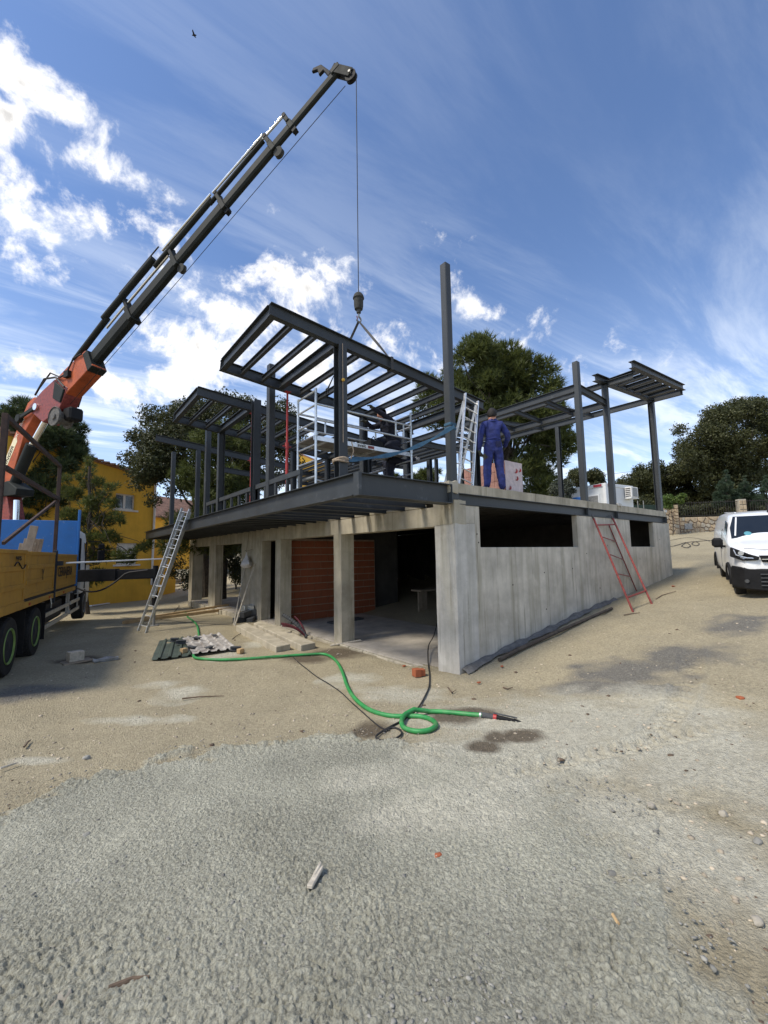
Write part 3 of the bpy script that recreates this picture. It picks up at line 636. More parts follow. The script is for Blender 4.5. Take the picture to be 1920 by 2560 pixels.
# ribs of the slab seen through the side window
mb = MB()
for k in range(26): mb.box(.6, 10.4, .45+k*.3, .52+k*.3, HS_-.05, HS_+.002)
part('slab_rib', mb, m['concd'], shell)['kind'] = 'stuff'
# damp-proof dimpled sheet and dark felt at the foot of the side wall
mb = MB(); xs = np.linspace(.05, 6.2, 60)
for i in range(59):
    def foot(x): 
        z = gz(x, -.1); a = .5+.5*math.sin(x*5)+.4*math.sin(x*11.3); w = .03+.05*a; h = .05+.035*a
        return (x,-.02,z+h), (x,-.05-w*.5,z+h*.75), (x,-.08-w,z+.012)
    A = foot(xs[i]); B = foot(xs[i+1]); mb.add(list(A)+list(B), [(0,1,4,3),(1,2,5,4)])
solo('membrane_strip', mb, m['felt'], 'crumpled dark damp-proof sheet along the foot of the long concrete side wall', 'membrane')

# brick partition: every brick its own piece
bw = thing('brick_partition', 'red hollow-brick partition wall standing inside behind the open pillars', 'brick wall', (.38,7.76,0))
part('mortar_core', MB().box(.40,4.06,7.775,7.93,0,2.72), m['mortar'], bw)
bh, bl = .235, .52
bm1 = mesh_of('brick', MB().box(0,bl-.020,-.012,.1,0,bh-.020), fix=True); bm1.materials.append(m['brick'])
bm2 = mesh_of('brick_half', MB().box(0,bl/2-.020,-.012,.1,0,bh-.020)); bm2.materials.append(m['brick'])
for r in range(11):
    x = .40; k = 0
    while x < 4.05:
        half = (k == 0 and r % 2); L_ = bl/2 if half else bl
        if x+L_ > 4.2: half = True; L_ = bl/2
        if x+L_ > 4.2: break
        inst('brick', bm2 if half else bm1, bw, Matrix.Translation((x-.38+.004, 7.76-7.76+.012-.006*random.random(), .012+r*(bh+.008))) ); x += L_; k += 1
solo('floor_plate', MB().obox((1.95,6.6,.03),(1.3,.12,0),(-.03,.3,0),(0,0,.05)), m['block'], 'dark thin slab lying on the floor beside the red brick partition', 'slab')
# shadowy items further inside
pr = thing('shoring_prop', 'dark adjustable prop standing floor to ceiling deep inside the ground floor', 'prop', (6.1,6.4,0))
part('outer_tube', MB().cyl((6.1,6.4,0),(6.1,6.4,1.7),.05), m['block'], pr, True); part('inner_tube', MB().cyl((6.1,6.4,1.7),(6.1,6.4,3.2),.038), m['block'], pr, True)
part('collar', MB().cyl((6.1,6.4,1.62),(6.1,6.4,1.76),.07), m['galv'], pr, True)
tb = thing('trestle_table', 'dark work bench on trestle legs deep inside the ground floor', 'bench', (6.0,5.9,0))
part('bench_top', MB().box(4.4,7.4,5.6,6.1,.84,.9), m['wood'], tb)
for x in (4.7,7.1): part('leg', MB().bar((x,5.85,0),(x,5.85,.84),.07,.4,(1,0,0)), m['wood'], tb)
tk = solo('tool_cart', MB().box(2.45,2.85,2.1,2.4,.02,.28).box(2.5,2.8,2.14,2.36,.5,.62).bar((2.46,2.12,.02),(2.46,2.12,.75),.04,.04).bar((2.84,2.12,.02),(2.84,2.12,.75),.04,.04), m['black'], 'black tool trolley half hidden behind the corner pillar on the floor', 'trolley')

# ------------------------------------------------------------------ steel skeleton
st = thing('steel_skeleton', 'dark grey primed steel skeleton of columns, edge beams and roof frames on the concrete storey', 'steel frame', (0,0,HB))
S = m['steel']
ZD, ZB = 3.405, 3.058
part('edge_beam', MB().ibeam((-2.137,.055,(ZD+ZB)/2),(-2.137,17.79,(ZD+ZB)/2),ZD-ZB,.17,tf=.014), S, st)
part('edge_beam', MB().ibeam((-2.137,0,(ZD+ZB)/2),(-.14,0,(ZD+ZB)/2),ZD-ZB,.17,tf=.014), S, st)
part('corner_plate', MB().box(-2.19,-2.134,-.087,.053,ZB-.003,ZD+.003), S, st)
part('end_plate', MB().box(-.139,-.125,-.09,.09,ZB-.002,ZD+.002), m['steel2'], st)
part('stub_beam', MB().box(-.124,.12,-.022,.06,3.14,3.27), S, st)
part('edge_beam', MB().ibeam((-2.137,17.85,(ZD+ZB)/2),(0,17.85,(ZD+ZB)/2),ZD-ZB,.17,tf=.014), S, st)
for y in JY:
    part('joist', MB().ibeam((-2.12,y,HB+.12),(.06,y,HB+.12),.235,.1,tf=.01), m['steel2'], st)
part('deck_sheet', MB().box(-2.05,-.01,4.4,17.7,3.300,3.312), m['steel'], st)
for a, b_ in ((.125,5.08),(5.10,6.84),(6.86,10.585)):
    part('side_beam', MB().ibeam((a,.06,(HB+HS_)/2),(b_,.06,(HB+HS_)/2),HS_-HB-.002,.16,tf=.012), S, st)
for x in (5.09,6.85): part('joint_plate', MB().box(x-.008,x+.008,-.024,.05,HB,HS_-.002), m['steel2'], st)
part('joint_plate', MB().box(10.586,10.6,-.04,.14,HB-.003,HS_+.002), m['steel2'], st)
def basep(x, y, z0): part('base_plate', MB().box(x-.12,x+.12,y-.12,y+.12,z0-.002,z0+.012).cyl((x-.09,y-.09,z0),(x-.09,y-.09,z0+.03),.012,n=6).cyl((x+.09,y-.09,z0),(x+.09,y-.09,z0+.03),.012,n=6).cyl((x-.09,y+.09,z0),(x-.09,y+.09,z0+.03),.012,n=6).cyl((x+.09,y+.09,z0),(x+.09,y+.09,z0+.03),.012,n=6), S, st)
def tubecol(x, y, z0, z1, s=.15, mt=None):
    basep(x, y, z0+.021 if z0 == HT-.01 else z0+.003); return part('column', MB().box(x-s/2,x+s/2,y-s/2,y+s/2,z0,z1), mt or S, st, bevel=.012)
def icol(x, y, z0, z1, h=.17, w=.16, upx=(1,0,0)): return part('column', MB().ibeam((x,y,z0),(x,y,z1),h,w,up=upx), S, st)
CX = -2.06
part('column', MB().box(-.012,.142,.012,.166,HT-.02,7.83), S, st, bevel=.014, label='tallest square steel column, at the corner of the slab')
icol(CX,.6,ZD,5.72,.17,.16,(0,1,0)); tubecol(CX,3.46,ZD,6.44,.15); tubecol(CX,8.19,ZD,6.43,.15); icol(CX,6.89,ZD,5.74); tubecol(CX,9.26,ZD,5.7,.13); tubecol(CX,12.87,ZD,6.35,.15)
icol(CX-.02,4.25,ZD,5.85,.17,.17,(0,1,0))
tubecol(5.15,.09,HT,7.26,.15); tubecol(6.83,.09,HT,7.02,.15); icol(10.39,.09,HT,7.36,.17,.17,(0,1,0))
for x, y, z1 in ((10.39,3.54,7.25),(10.39,10.5,7.25),(1.4,.6,5.4),(1.5,2.94,5.36),(1.45,6.89,5.4),(1.45,4.58,5.4),(5.15,5.77,6.35),(6.82,5.67,6.33),(5.15,11.0,6.35),(6.82,11.2,6.33),(.1,2.94,5.5),(.2,6.89,5.5)):
    icol(x, y, HT-.01, z1, .15, .15)
# roof frames still resting on their columns; the nearest one hangs on the crane
def ztop(x): return 6.0-.0865*(x+3.33)
def roof_bay(root, y0, y1, x0=-3.33, x1=1.75, xs=(), big=()):
    h = .21
    for y in (y0, y1):
        part('long_beam', MB().ibeam((x0,y,ztop(x0)-h/2),(x1,y,ztop(x1)-h/2),h,.11,up=(.0865,0,1)), S, root)
    part('end_beam', MB().ibeam((x0+.05,y0+.06,ztop(x0)-h/2),(x0+.05,y1-.06,ztop(x0)-h/2),h,.11), S, root)
    for x in xs:
        hh, w = (.19,.12) if x in big else (.115,.065)
        part('purlin', MB().ibeam((x,y0+.06,ztop(x)-h+hh/2+.012),(x,y1-.06,ztop(x)-h+hh/2+.012),hh,w), S, root)
XS = (-2.93,-2.5,-2.08,-1.63,-1.2,-.76,-.32,.12,.57,1.03,1.5)
rf = thing('roof_frame', 'grey steel roof panel of long beams and purlins hanging from the crane straps', 'roof frame', (-.8,1.77,5.6))
roof_bay(rf, .6, 2.94, xs=XS, big=(-2.08,1.5))
roof_bay(st, 4.58, 6.89, xs=XS, big=(-2.08,1.5))
part('long_beam', MB().ibeam((-3.33,9.26,ztop(-3.33)-.105),(1.6,9.26,ztop(1.6)-.105),.21,.11), S, st)
part('long_beam', MB().ibeam((-.6,11.6,ztop(0)-.105),(1.6,11.6,ztop(1.6)-.105),.21,.11), S, st)
# the higher right-hand wing
def yb(x, y0, y1, z, h=.2, w=.11): part('wing_beam', MB().ibeam((x,y0,z-h/2),(x,y1,z-h/2),h,w), S, st)
yb(5.09,.14,13,6.62); yb(6.79,.16,13,6.53); yb(6.84,-.68,13,7.12,.16); yb(10.38,-.86,13,7.46)
for y in (.09,): part('wing_beam', MB().ibeam((5.22,y,6.55),(6.76,y,6.48),.18,.11), S, st)
for y in np.arange(1.1, 13, 1.05):
    part('wing_joist', MB().ibeam((5.15,y,6.51),(6.74,y,6.45),.13,.07), S, st)
for y in (2.1,4.2,6.3,8.4,10.5,12.6): part('wing_joist', MB().ibeam((6.9,y,7.03),(10.33,y,7.36),.14,.08), S, st)
part('wing_brace', MB().ibeam((6.9,4.3,7.0),(10.3,6.2,7.3),.12,.07), S, st)
part('canopy_beam', MB().ibeam((6.22,.08,7.10),(10.31,.08,7.40),.19,.17,up=(-.08,0,1)), S, st)
part('canopy_beam', MB().ibeam((6.3,-.86,7.16),(10.46,-.86,7.5),.19,.15,up=(-.08,0,1)), S, st)
for k in range(6):
    x = 6.95+k*.6; z = 7.10+(x-6.22)*.0735
    part('canopy_slat', MB().ibeam((x,-.78,z+.02),(x,0.0,z-.01),.12,.16), S, st)
# far lattice of the back roof seen low between the columns
for k in range(9):
    x = 1.9+k*.37; part('back_joist', MB().ibeam((x,4.2,5.62),(x,12.5,5.62),.11,.07), S, st)
for y in (4.1,7.2,10.2,12.6): part('back_beam', MB().ibeam((1.75,y,5.52),(5.2,y,5.62),.18,.11), S, st)
# low balustrade of square bars along the deck edge
rl = thing('steel_balustrade', 'low grey steel ladder-like balustrade along the left deck edge', 'balustrade', (-2.07,5.3,ZD))
part('top_rail', MB().box(-2.115,-2.045,1.95,8.05,3.70,3.80), S, rl)
for y in np.arange(2.0, 8.1, .55): part('baluster', MB().box(-2.105,-2.055,y-.035,y+.035,ZD+.002,3.699), S, rl)

# two red adjustable props under the roof frames
def prop(x, y, z0, z1, label):
    t_ = thing('adjustable_prop', label, 'prop', (x,y,z0), 'red adjustable props on the deck')
    zm = z0+(z1-z0)*.52
    part('outer_tube', MB().cyl((x,y,z0+.006),(x,y,zm),.03), m['redprop'], t_, True); part('inner_tube', MB().cyl((x,y,zm),(x,y,z1-.006),.022), m['redprop'], t_, True)
    part('collar', MB().cyl((x,y,zm-.1),(x,y,zm+.02),.043).cyl((x-.09,y,zm-.06),(x+.09,y,zm-.06),.012), m['redprop'], t_, True)
    part('base_plate', MB().box(x-.06,x+.06,y-.06,y+.06,z0,z0+.006), m['redprop'], t_); part('head_plate', MB().box(x-.06,x+.06,y-.06,y+.06,z1-.006,z1), m['redprop'], t_)
prop(-1.93,2.9,3.30,5.66,'red adjustable prop under the hanging roof frame, behind the scaffold')
prop(-2.02,4.66,3.31,5.66,'red adjustable prop under the second roof frame, left of the scaffold')
# ------------------------------------------------------------------ people
def rot_to(yaw):   # local x = figure's right, y = the way it faces
    f = np.array([math.cos(yaw), math.sin(yaw), 0]); return np.array([f[1], -f[0], 0]), f, np.array([0,0,1.])
def hand(J, E, side, wrist, d, n, out, r=.0115):
    """palm, four unequal bent fingers and a thumb; d along the hand, n the way the palm faces, out towards the thumb"""
    d, n, out = unit(d), unit(n), unit(out); w = np.array(J[wrist][0]); pk = 'palm'+side
    J[pk] = (w+d*.055, .03); E.append((wrist, pk)); J['palmend'+side] = (w+d*.095, .03); E.append((pk, 'palmend'+side))
    for k, (o, L1) in enumerate(((.028,.085),(.01,.095),(-.009,.088),(-.027,.07))):
        a = w+d*.1+out*o; b_ = a+d*L1*.5+n*.012; c = b_+d*L1*.32+n*.034
        for q, (nm, P, rr) in enumerate((('k',a,r*1.1),('m',b_,r),('t',c,r*.85))): J[f'f{k}{nm}{side}'] = (P, rr)
        E += [('palmend'+side, f'f{k}k{side}'), (f'f{k}k{side}', f'f{k}m{side}'), (f'f{k}m{side}', f'f{k}t{side}')]
    a = w+d*.05+out*.04; b_ = a+d*.035+out*.02+n*.015
    J['th1'+side] = (a, r*1.2); J['th2'+side] = (b_, r); E += [(pk, 'th1'+side), ('th1'+side, 'th2'+side)]
def person(label, loc, yaw, J, E, mats, zone, group=None, flat=.74, hairmat=None, hair_from=None):
    X, Y, Zv = rot_to(yaw); names = list(J); idx = {n: i for i, n in enumerate(names)}
    me = bpy.data.meshes.new('tmp_skin'); me.from_pydata([tuple(J[n][0]) for n in names], [(idx[a], idx[b_]) for a, b_ in E], [])
    o = bpy.data.objects.new('tmp_skin', me); COL.objects.link(o); o.modifiers.new('s', 'SKIN')
    if not me.skin_vertices: 
        bm = bmesh.new(); bm.from_mesh(me); bm.verts.layers.skin.verify(); bm.to_mesh(me); bm.free()
    for i, n in enumerate(names):
        sv = me.skin_vertices[0].data[i]; sv.radius = (J[n][1]*1.08, J[n][1]*1.08); sv.use_root = (n == 'pelvis')
    o.modifiers['s'].use_smooth_shade = True; ss = o.modifiers.new('d', 'SUBSURF'); ss.levels = 3
    dg = bpy.context.evaluated_depsgraph_get(); dg.update(); bme = bpy.data.meshes.new_from_object(o.evaluated_get(dg)); bpy.data.objects.remove(o)
    P = np.array([np.array(J[n][0], float) for n in names]); rr = np.array([J[n][1] for n in names])
    V = np.zeros(len(bme.vertices)*3); bme.vertices.foreach_get('co', V); V = V.reshape(-1, 3)
    dd = np.linalg.norm(V[:,None]-P[None], axis=2)-rr[None]*.6; nb = dd.argmin(1)
    tor = np.array([n in ('pelvis','belly','chest','upper') for n in names])
    for i in range(len(V)):
        if tor[nb[i]]:
            c = P[nb[i]]; V[i,1] = c[1]+(V[i,1]-c[1])*flat
        if zone.get(names[nb[i]], 0) == 0:     # cloth folds
            q = mnoise.noise_vector(Vector(V[i]*9)); V[i] += np.array(q)*.010+np.array(mnoise.noise_vector(Vector((V[i][0]*16, V[i][1]*16, V[i][2]*30))))*.006
    bme.vertices.foreach_set('co', V.ravel())
    for mm in mats: bme.materials.append(mm)
    for p_ in bme.polygons:
        names_ = [zone.get(names[nb[v]], 0) for v in p_.vertices]; p_.material_index = max(set(names_), key=names_.count); p_.use_smooth = True
    root = thing('person', label, 'person', loc, group); root.rotation_euler = (0,0,yaw-math.pi/2)
    bo = bpy.data.objects.new('body', bme); COL.objects.link(bo); bo.parent = root; bme.name = 'body'
    return root
def haircap(root, hc, r, mt, back=(0,-1,0), name='hair', low=-.62):
    bm = bmesh.new(); bmesh.ops.create_uvsphere(bm, u_segments=20, v_segments=14, radius=1); b_ = unit(back)
    bmesh.ops.delete(bm, geom=[v for v in bm.verts if not (v.co.z > .32 or (np.array(v.co)@b_ > .05+.4*max(0,-v.co.z) and v.co.z > low))], context='VERTS')
    for v in bm.verts:
        q = mnoise.noise(v.co*6); v.co = Vector(hc)+Vector((v.co.x*r*.93, v.co.y*r*1.08, v.co.z*r*1.2))*(1+.05*q)
    me = bpy.data.meshes.new(name); bm.to_mesh(me); bm.free(); me.materials.append(mt); me.polygons.foreach_set('use_smooth', [True]*len(me.polygons))
    o = bpy.data.objects.new(name, me); COL.objects.link(o); o.parent = root; s = o.modifiers.new('t', 'SOLIDIFY'); s.thickness = .008; s.offset = 1; return o
def facebits(J, E, h, f, up=(0,0,1)):
    """nose, brow, chin and ears grown from the head joint"""
    h = np.array(h); f = unit(f); u = np.array(up, float); s = np.cross(f, u)
    J['nose'] = (h+f*.105-u*.012, .014); J['chin'] = (h+f*.075-u*.085, .032); E += [('head','nose'),('head','chin')]
    for q, n in ((1,'earR'),(-1,'earL')): J[n] = (h+s*q*.088-f*.005-u*.01, .016); E.append(('head', n))
def eyes(root, h, f, mt, up=(0,0,1)):
    f = unit(f); u = np.array(up, float); s = np.cross(f, u); mb = MB()
    for q in (1,-1): mb.lathe(np.array(h)+f*.085+s*q*.032+u*.018, f, [(.002,-.008),(.012,-.004),(.012,.004),(.004,.008)], 8)
    mo = MB(); mo.bar(np.array(h)+f*.094+s*.022-u*.052, np.array(h)+f*.094-s*.022-u*.052, .008, .006)
    for nm, b2, m2 in (('eyes', mb, m['letter']), ('mouth', mo, m['maroon'])):
        me = mesh_of(nm, b2); me.materials.append(m2); o = bpy.data.objects.new(nm, me); COL.objects.link(o); o.parent = root
TOR = [('pelvis','belly'),('belly','chest'),('chest','upper'),('upper','neck'),('neck','head'),('head','top')]
SKINZ = {'head':1,'top':1,'neck':1,'nose':1,'chin':1,'earR':1,'earL':1}
def handzone(z, side, k):
    for n in ['palm','palmend','th1','th2']: z[n+side] = k
    for i in range(4):
        for q in 'kmt': z[f'f{i}{q}{side}'] = k
# 1: the man in blue overalls on the slab edge, seen from behind
J = {'pelvis':((0,0,.96),.155),'belly':((0,0,1.10),.145),'chest':((0,0,1.28),.17),'upper':((0,-.01,1.40),.15),'neck':((0,.0,1.50),.058),'head':((0.005,.02,1.605),.088),'top':((.005,.015,1.675),.075),
 'shL':((-.185,0,1.40),.075),'elL':((-.275,-.03,1.14),.062),'wrL':((-.285,.03,.90),.046),'shR':((.185,0,1.40),.075),'elR':((.325,-.02,1.16),.062),'wrR':((.315,.16,1.0),.046),
 'hipL':((-.10,0,.88),.115),'knL':((-.135,.035,.50),.085),'calL':((-.15,.0,.3),.082),'anL':((-.165,-.01,.10),.07),'toeL':((-.19,.15,.045),.045),
 'hipR':((.10,0,.88),.115),'knR':((.125,.03,.50),.085),'calR':((.14,.0,.3),.082),'anR':((.15,-.02,.10),.07),'toeR':((.20,.13,.045),.045)}
E_ = TOR+[('upper','shL'),('shL','elL'),('elL','wrL'),('upper','shR'),('shR','elR'),('elR','wrR'),('pelvis','hipL'),('hipL','knL'),('knL','calL'),('calL','anL'),('anL','toeL'),('pelvis','hipR'),('hipR','knR'),('knR','calR'),('calR','anR'),('anR','toeR')]
hand(J, E_, 'L', 'wrL', (0,.1,-1), (1,0,0), (0,1,0)); hand(J, E_, 'R', 'wrR', (-.1,.8,-.5), (-1,0,0), (0,.4,1))
facebits(J, E_, J['head'][0], (.35,.94,0)); z = dict(SKINZ); handzone(z, 'L', 2); handzone(z, 'R', 2); z['toeL'] = z['toeR'] = 3
man = person('man in royal blue overalls standing on the slab edge, seen from behind', (1.46,.16,HT+.005), math.atan2(.80,.60), J, E_, [m['overall'],m['skin'],m['glove'],m['black']], z)
haircap(man, (.005,.016,1.640), .106, m['hair'], (-.35,-.94,0), low=-.66); eyes(man, J['head'][0], (.35,.94,0), m['letter'])
mb = MB(); mb.tube([(.07*math.cos(a)*1.15, .068*math.sin(a)*1.1-.005, 1.475+.012*math.sin(a)) for a in np.linspace(0, 2*math.pi, 17)], .017, 6)
cme = mesh_of('collar', mb, smooth=True); cme.materials.append(m['overall']); co_ = bpy.data.objects.new('collar', cme); COL.objects.link(co_); co_.parent = man
mb = MB(); mb.tube([(.172*math.cos(a), .118*math.sin(a), 1.075+.006*math.sin(3*a)) for a in np.linspace(0, 2*math.pi, 25)], .012, 6)
cme = mesh_of('waistband', mb, smooth=True); cme.materials.append(m['overall']); co_ = bpy.data.objects.new('waistband', cme); COL.objects.link(co_); co_.parent = man
mb = MB(); mb.obox((.075,-.128,.955), (.1,0,0), (0,.012,.004), (-.01,0,.12))
cme = mesh_of('back_pocket', mb); cme.materials.append(m['overd']); co_ = bpy.data.objects.new('back_pocket', cme); COL.objects.link(co_); co_.parent = man
# 2: kneeling man on the scaffold platform, reaching up to the left
J = {'pelvis':((0,-.02,.25),.16),'belly':((0,.08,.40),.15),'chest':((0,.18,.56),.165),'upper':((0,.24,.68),.14),'neck':((0,.31,.76),.06),'head':((0,.38,.85),.088),'top':((0,.36,.925),.078),
 'shL':((-.18,.26,.68),.075),'elL':((-.24,.50,.76),.058),'wrL':((-.18,.72,.86),.045),'shR':((.18,.26,.68),.075),'elR':((.24,.48,.60),.058),'wrR':((.16,.66,.66),.045),
 'hipL':((-.12,.0,.22),.115),'knL':((-.20,.42,.10),.085),'anL':((-.18,.05,.07),.06),'toeL':((-.17,-.12,.05),.05),'hipR':((.12,.0,.22),.115),'knR':((.20,.36,.34),.085),'anR':((.2,.3,.08),.06),'toeR':((.2,.46,.045),.05)}
E2 = TOR+[('upper','shL'),('shL','elL'),('elL','wrL'),('upper','shR'),('shR','elR'),('elR','wrR'),('pelvis','hipL'),('hipL','knL'),('knL','anL'),('anL','toeL'),('pelvis','hipR'),('hipR','knR'),('knR','anR'),('anR','toeR')]
hand(J, E2, 'L', 'wrL', (0,.9,.5), (0,.4,-1), (1,0,0)); hand(J, E2, 'R', 'wrR', (0,1,.2), (0,.2,-1), (-1,0,0)); facebits(J, E2, J['head'][0], (0,1,-.1))
z = dict(SKINZ); handzone(z, 'L', 2); handzone(z, 'R', 2); z['toeL'] = z['toeR'] = 3
SCP = 4.40
k2 = person('man in dark clothes crouching on the scaffold platform, reaching left', (.26,1.95,SCP+.006), math.pi, J, E2, [m['navy'],m['skin'],m['glove'],m['black']], z)
haircap(k2, (0,.375,.885), .104, m['black'], (0,-1,0), 'cap'); eyes(k2, J['head'][0], (0,1,-.1), m['letter'])
# 3: kneeling man behind the front edge beam, arm out to the scaffold post
J = {'pelvis':((0,0,.42),.16),'belly':((0,.01,.58),.15),'chest':((0,.03,.76),.175),'upper':((0,.04,.88),.15),'neck':((0,.07,.98),.06),'head':((0,.10,1.075),.088),'top':((0,.08,1.15),.078),
 'shL':((-.20,.04,.87),.08),'elL':((-.27,.02,.62),.062),'wrL':((-.22,.18,.46),.045),'shR':((.20,.06,.87),.08),'elR':((.30,.28,.80),.06),'wrR':((.30,.52,.88),.045),
 'hipL':((-.12,.0,.36),.12),'knL':((-.16,.28,.09),.09),'anL':((-.16,-.12,.07),.06),'toeL':((-.16,-.28,.05),.05),'hipR':((.12,.0,.36),.12),'knR':((.16,.28,.09),.09),'anR':((.16,-.12,.07),.06),'toeR':((.16,-.28,.05),.05)}
E3 = list(E2[:6+16]); E3 = TOR+[('upper','shL'),('shL','elL'),('elL','wrL'),('upper','shR'),('shR','elR'),('elR','wrR'),('pelvis','hipL'),('hipL','knL'),('knL','anL'),('anL','toeL'),('pelvis','hipR'),('hipR','knR'),('knR','anR'),('anR','toeR')]
hand(J, E3, 'L', 'wrL', (.2,.6,-.6), (1,0,0), (0,.3,1)); hand(J, E3, 'R', 'wrR', (0,1,.15), (-1,0,0), (0,0,1)); facebits(J, E3, J['head'][0], (.25,1,0))
z = dict(SKINZ); handzone(z, 'L', 2); handzone(z, 'R', 2); z['toeL'] = z['toeR'] = 3
k3 = person('man in a navy jacket kneeling behind the front edge beam, hand on the scaffold post', (.34,2.3,HT+.006), R_(-18), J, E3, [m['navy'],m['skin'],m['glovew'],m['black']], z)
haircap(k3, (0,.085,1.115), .104, m['black'], (-.2,-1,0), 'cap'); eyes(k3, J['head'][0], (.25,1,0), m['letter'])
# 4: man bent low beside the right scaffold post
J = {'pelvis':((0,-.1,.30),.15),'belly':((0,.04,.38),.14),'chest':((0,.2,.42),.155),'upper':((0,.3,.42),.13),'neck':((0,.38,.42),.058),'head':((0,.47,.42),.088),'top':((0,.54,.40),.075),
 'shL':((-.17,.3,.40),.07),'elL':((-.22,.4,.2),.055),'wrL':((-.12,.5,.08),.044),'shR':((.17,.3,.40),.07),'elR':((.22,.42,.2),.055),'wrR':((.12,.56,.08),.044),
 'hipL':((-.11,-.1,.26),.11),'knL':((-.18,.24,.16),.082),'anL':((-.16,-.06,.08),.058),'toeL':((-.16,.08,.045),.048),'hipR':((.11,-.1,.26),.11),'knR':((.18,.24,.16),.082),'anR':((.16,-.06,.08),.058),'toeR':((.16,.08,.045),.048)}
E4 = list(E3[:20]); E4 = TOR+[('upper','shL'),('shL','elL'),('elL','wrL'),('upper','shR'),('shR','elR'),('elR','wrR'),('pelvis','hipL'),('hipL','knL'),('knL','anL'),('anL','toeL'),('pelvis','hipR'),('hipR','knR'),('knR','anR'),('anR','toeR')]
hand(J, E4, 'L', 'wrL', (.1,1,-.15), (0,0,-1), (1,0,0)); hand(J, E4, 'R', 'wrR', (-.1,1,-.15), (0,0,-1), (-1,0,0)); facebits(J, E4, J['head'][0], (0,.4,-1), (0,1,.4))
z = dict(SKINZ); handzone(z, 'L', 2); handzone(z, 'R', 2); z['toeL'] = z['toeR'] = 3; z['chest'] = z['upper'] = z['shL'] = z['shR'] = 4
k4 = person('man bent low beside the right scaffold post, brown knit top and pale gloves', (1.12,2.5,HT+.006), R_(205), J, E4, [m['navy'],m['skin'],m['glovew'],m['black'],m['brownc']], z)
haircap(k4, (0,.50,.44), .1, m['hair'], (0,.5,1)); eyes(k4, J['head'][0], (0,.4,-1), m['letter'], (0,1,.4))

# ------------------------------------------------------------------ scaffold tower
X0, X1, Y0, Y1 = -1.98, .42, 1.58, 2.30
sf = thing('scaffold_tower', 'galvanised mobile scaffold tower with guard rails standing on the steel deck', 'scaffold', ((X0+X1)/2,(Y0+Y1)/2,3.3))
for x in (X0, X1):
    for y in (Y0, Y1):
        part('post', MB().cyl((x,y,3.306 if x < 0 else HT),(x,y,5.30),.024,n=10), m['galv'], sf, True)
        part('coupling', MB().cyl((x,y,SCP-.02),(x,y,SCP+.06),.034,n=10), m['galv'], sf, True)
    for z_ in (3.62,3.92,4.22,4.66,4.98,5.26): part('rung', MB().cyl((x,Y0,z_),(x,Y1,z_),.019,n=8), m['galv'], sf, True)
for y in (Y0, Y1):
    for z_ in (4.70,5.0): part('guard_rail', MB().cyl((X0,y,z_),(X1,y,z_),.021,n=10), m['galv'], sf, True)
    for x in (-1.35,-.02,.02+.1): 
        if x < .1: part('rail_strut', MB().cyl((x,y,4.70),(x,y,5.0),.02,n=8), m['galv'], sf, True)
part('rail_strut', MB().cyl((.2,Y0,4.70),(.2,Y0,5.0),.02,n=8), m['galv'], sf, True)
for a, b_ in (((X0,Y0,3.34),(-.3,Y0,3.5)),((X0,Y1,3.34),(X1,Y1,4.2)),((X0,Y0,3.55),(-.5,Y0,3.36))): part('brace', MB().cyl(a,b_,.016,n=8), m['galv'], sf, True)
part('platform_frame', MB().box(X0-.02,X1+.02,Y0+.025,Y0+.055,SCP-.085,SCP+.0).box(X0-.02,X1+.02,Y1-.055,Y1-.025,SCP-.085,SCP), m['alu'], sf)
part('platform_board', MB().box(X0-.02,X1+.02,Y0+.056,Y1-.056,SCP-.03,SCP-.002), m['platf'], sf)
for x in np.linspace(X0+.3, X1-.3, 4): part('cross_member', MB().box(x-.02,x+.02,Y0+.056,Y1-.056,SCP-.075,SCP-.031), m['alud'], sf)
xa, xb = on(893,1102,1,Y0+.02)[0], on(936,1108,1,Y0+.02)[0]
pl_ = part('brand_plate', MB().box(xa,xb,Y0+.0215,Y0+.0248,SCP-.08,SCP-.005), m['whites'], sf)
lettering('svelt', (xa+.01,Y0+.019,SCP-.068), (1,0,0), (0,0,1), .088, m['letter'], pl_, sx=(xb-xa)*.55/.19)
part('red_plate', MB().box(xa+(xb-xa)*.62,xb-.01,Y0+.018,Y0+.021,SCP-.07,SCP-.015), m['redp'], sf)
tb_ = thing('tool_bag', 'small black tool bag hanging at the scaffold rail left of the crouching man', 'tool bag', (-.42,1.85,SCP))
part('pouch', lumpy(-.58,-.24,1.75,2.0,SCP,SCP+.18,.02,3), m['black'], tb_, True); part('handle', MB().tube([(-.52,1.87,SCP+.16),(-.41,1.87,SCP+.3),(-.3,1.87,SCP+.16)], .012, 6), m['black'], tb_)
solo('loose_plank', MB().box(-2.06,.1,1.38,1.62,3.296,3.30+.03), m['wood'], 'grey scaffold plank lying across the open joists under the scaffold tower', 'plank')
solo('loose_plank', MB().box(-2.06,.1,2.2,2.44,3.296,3.30), m['wood'], 'grey plank lying across the joists behind the scaffold tower', 'plank')

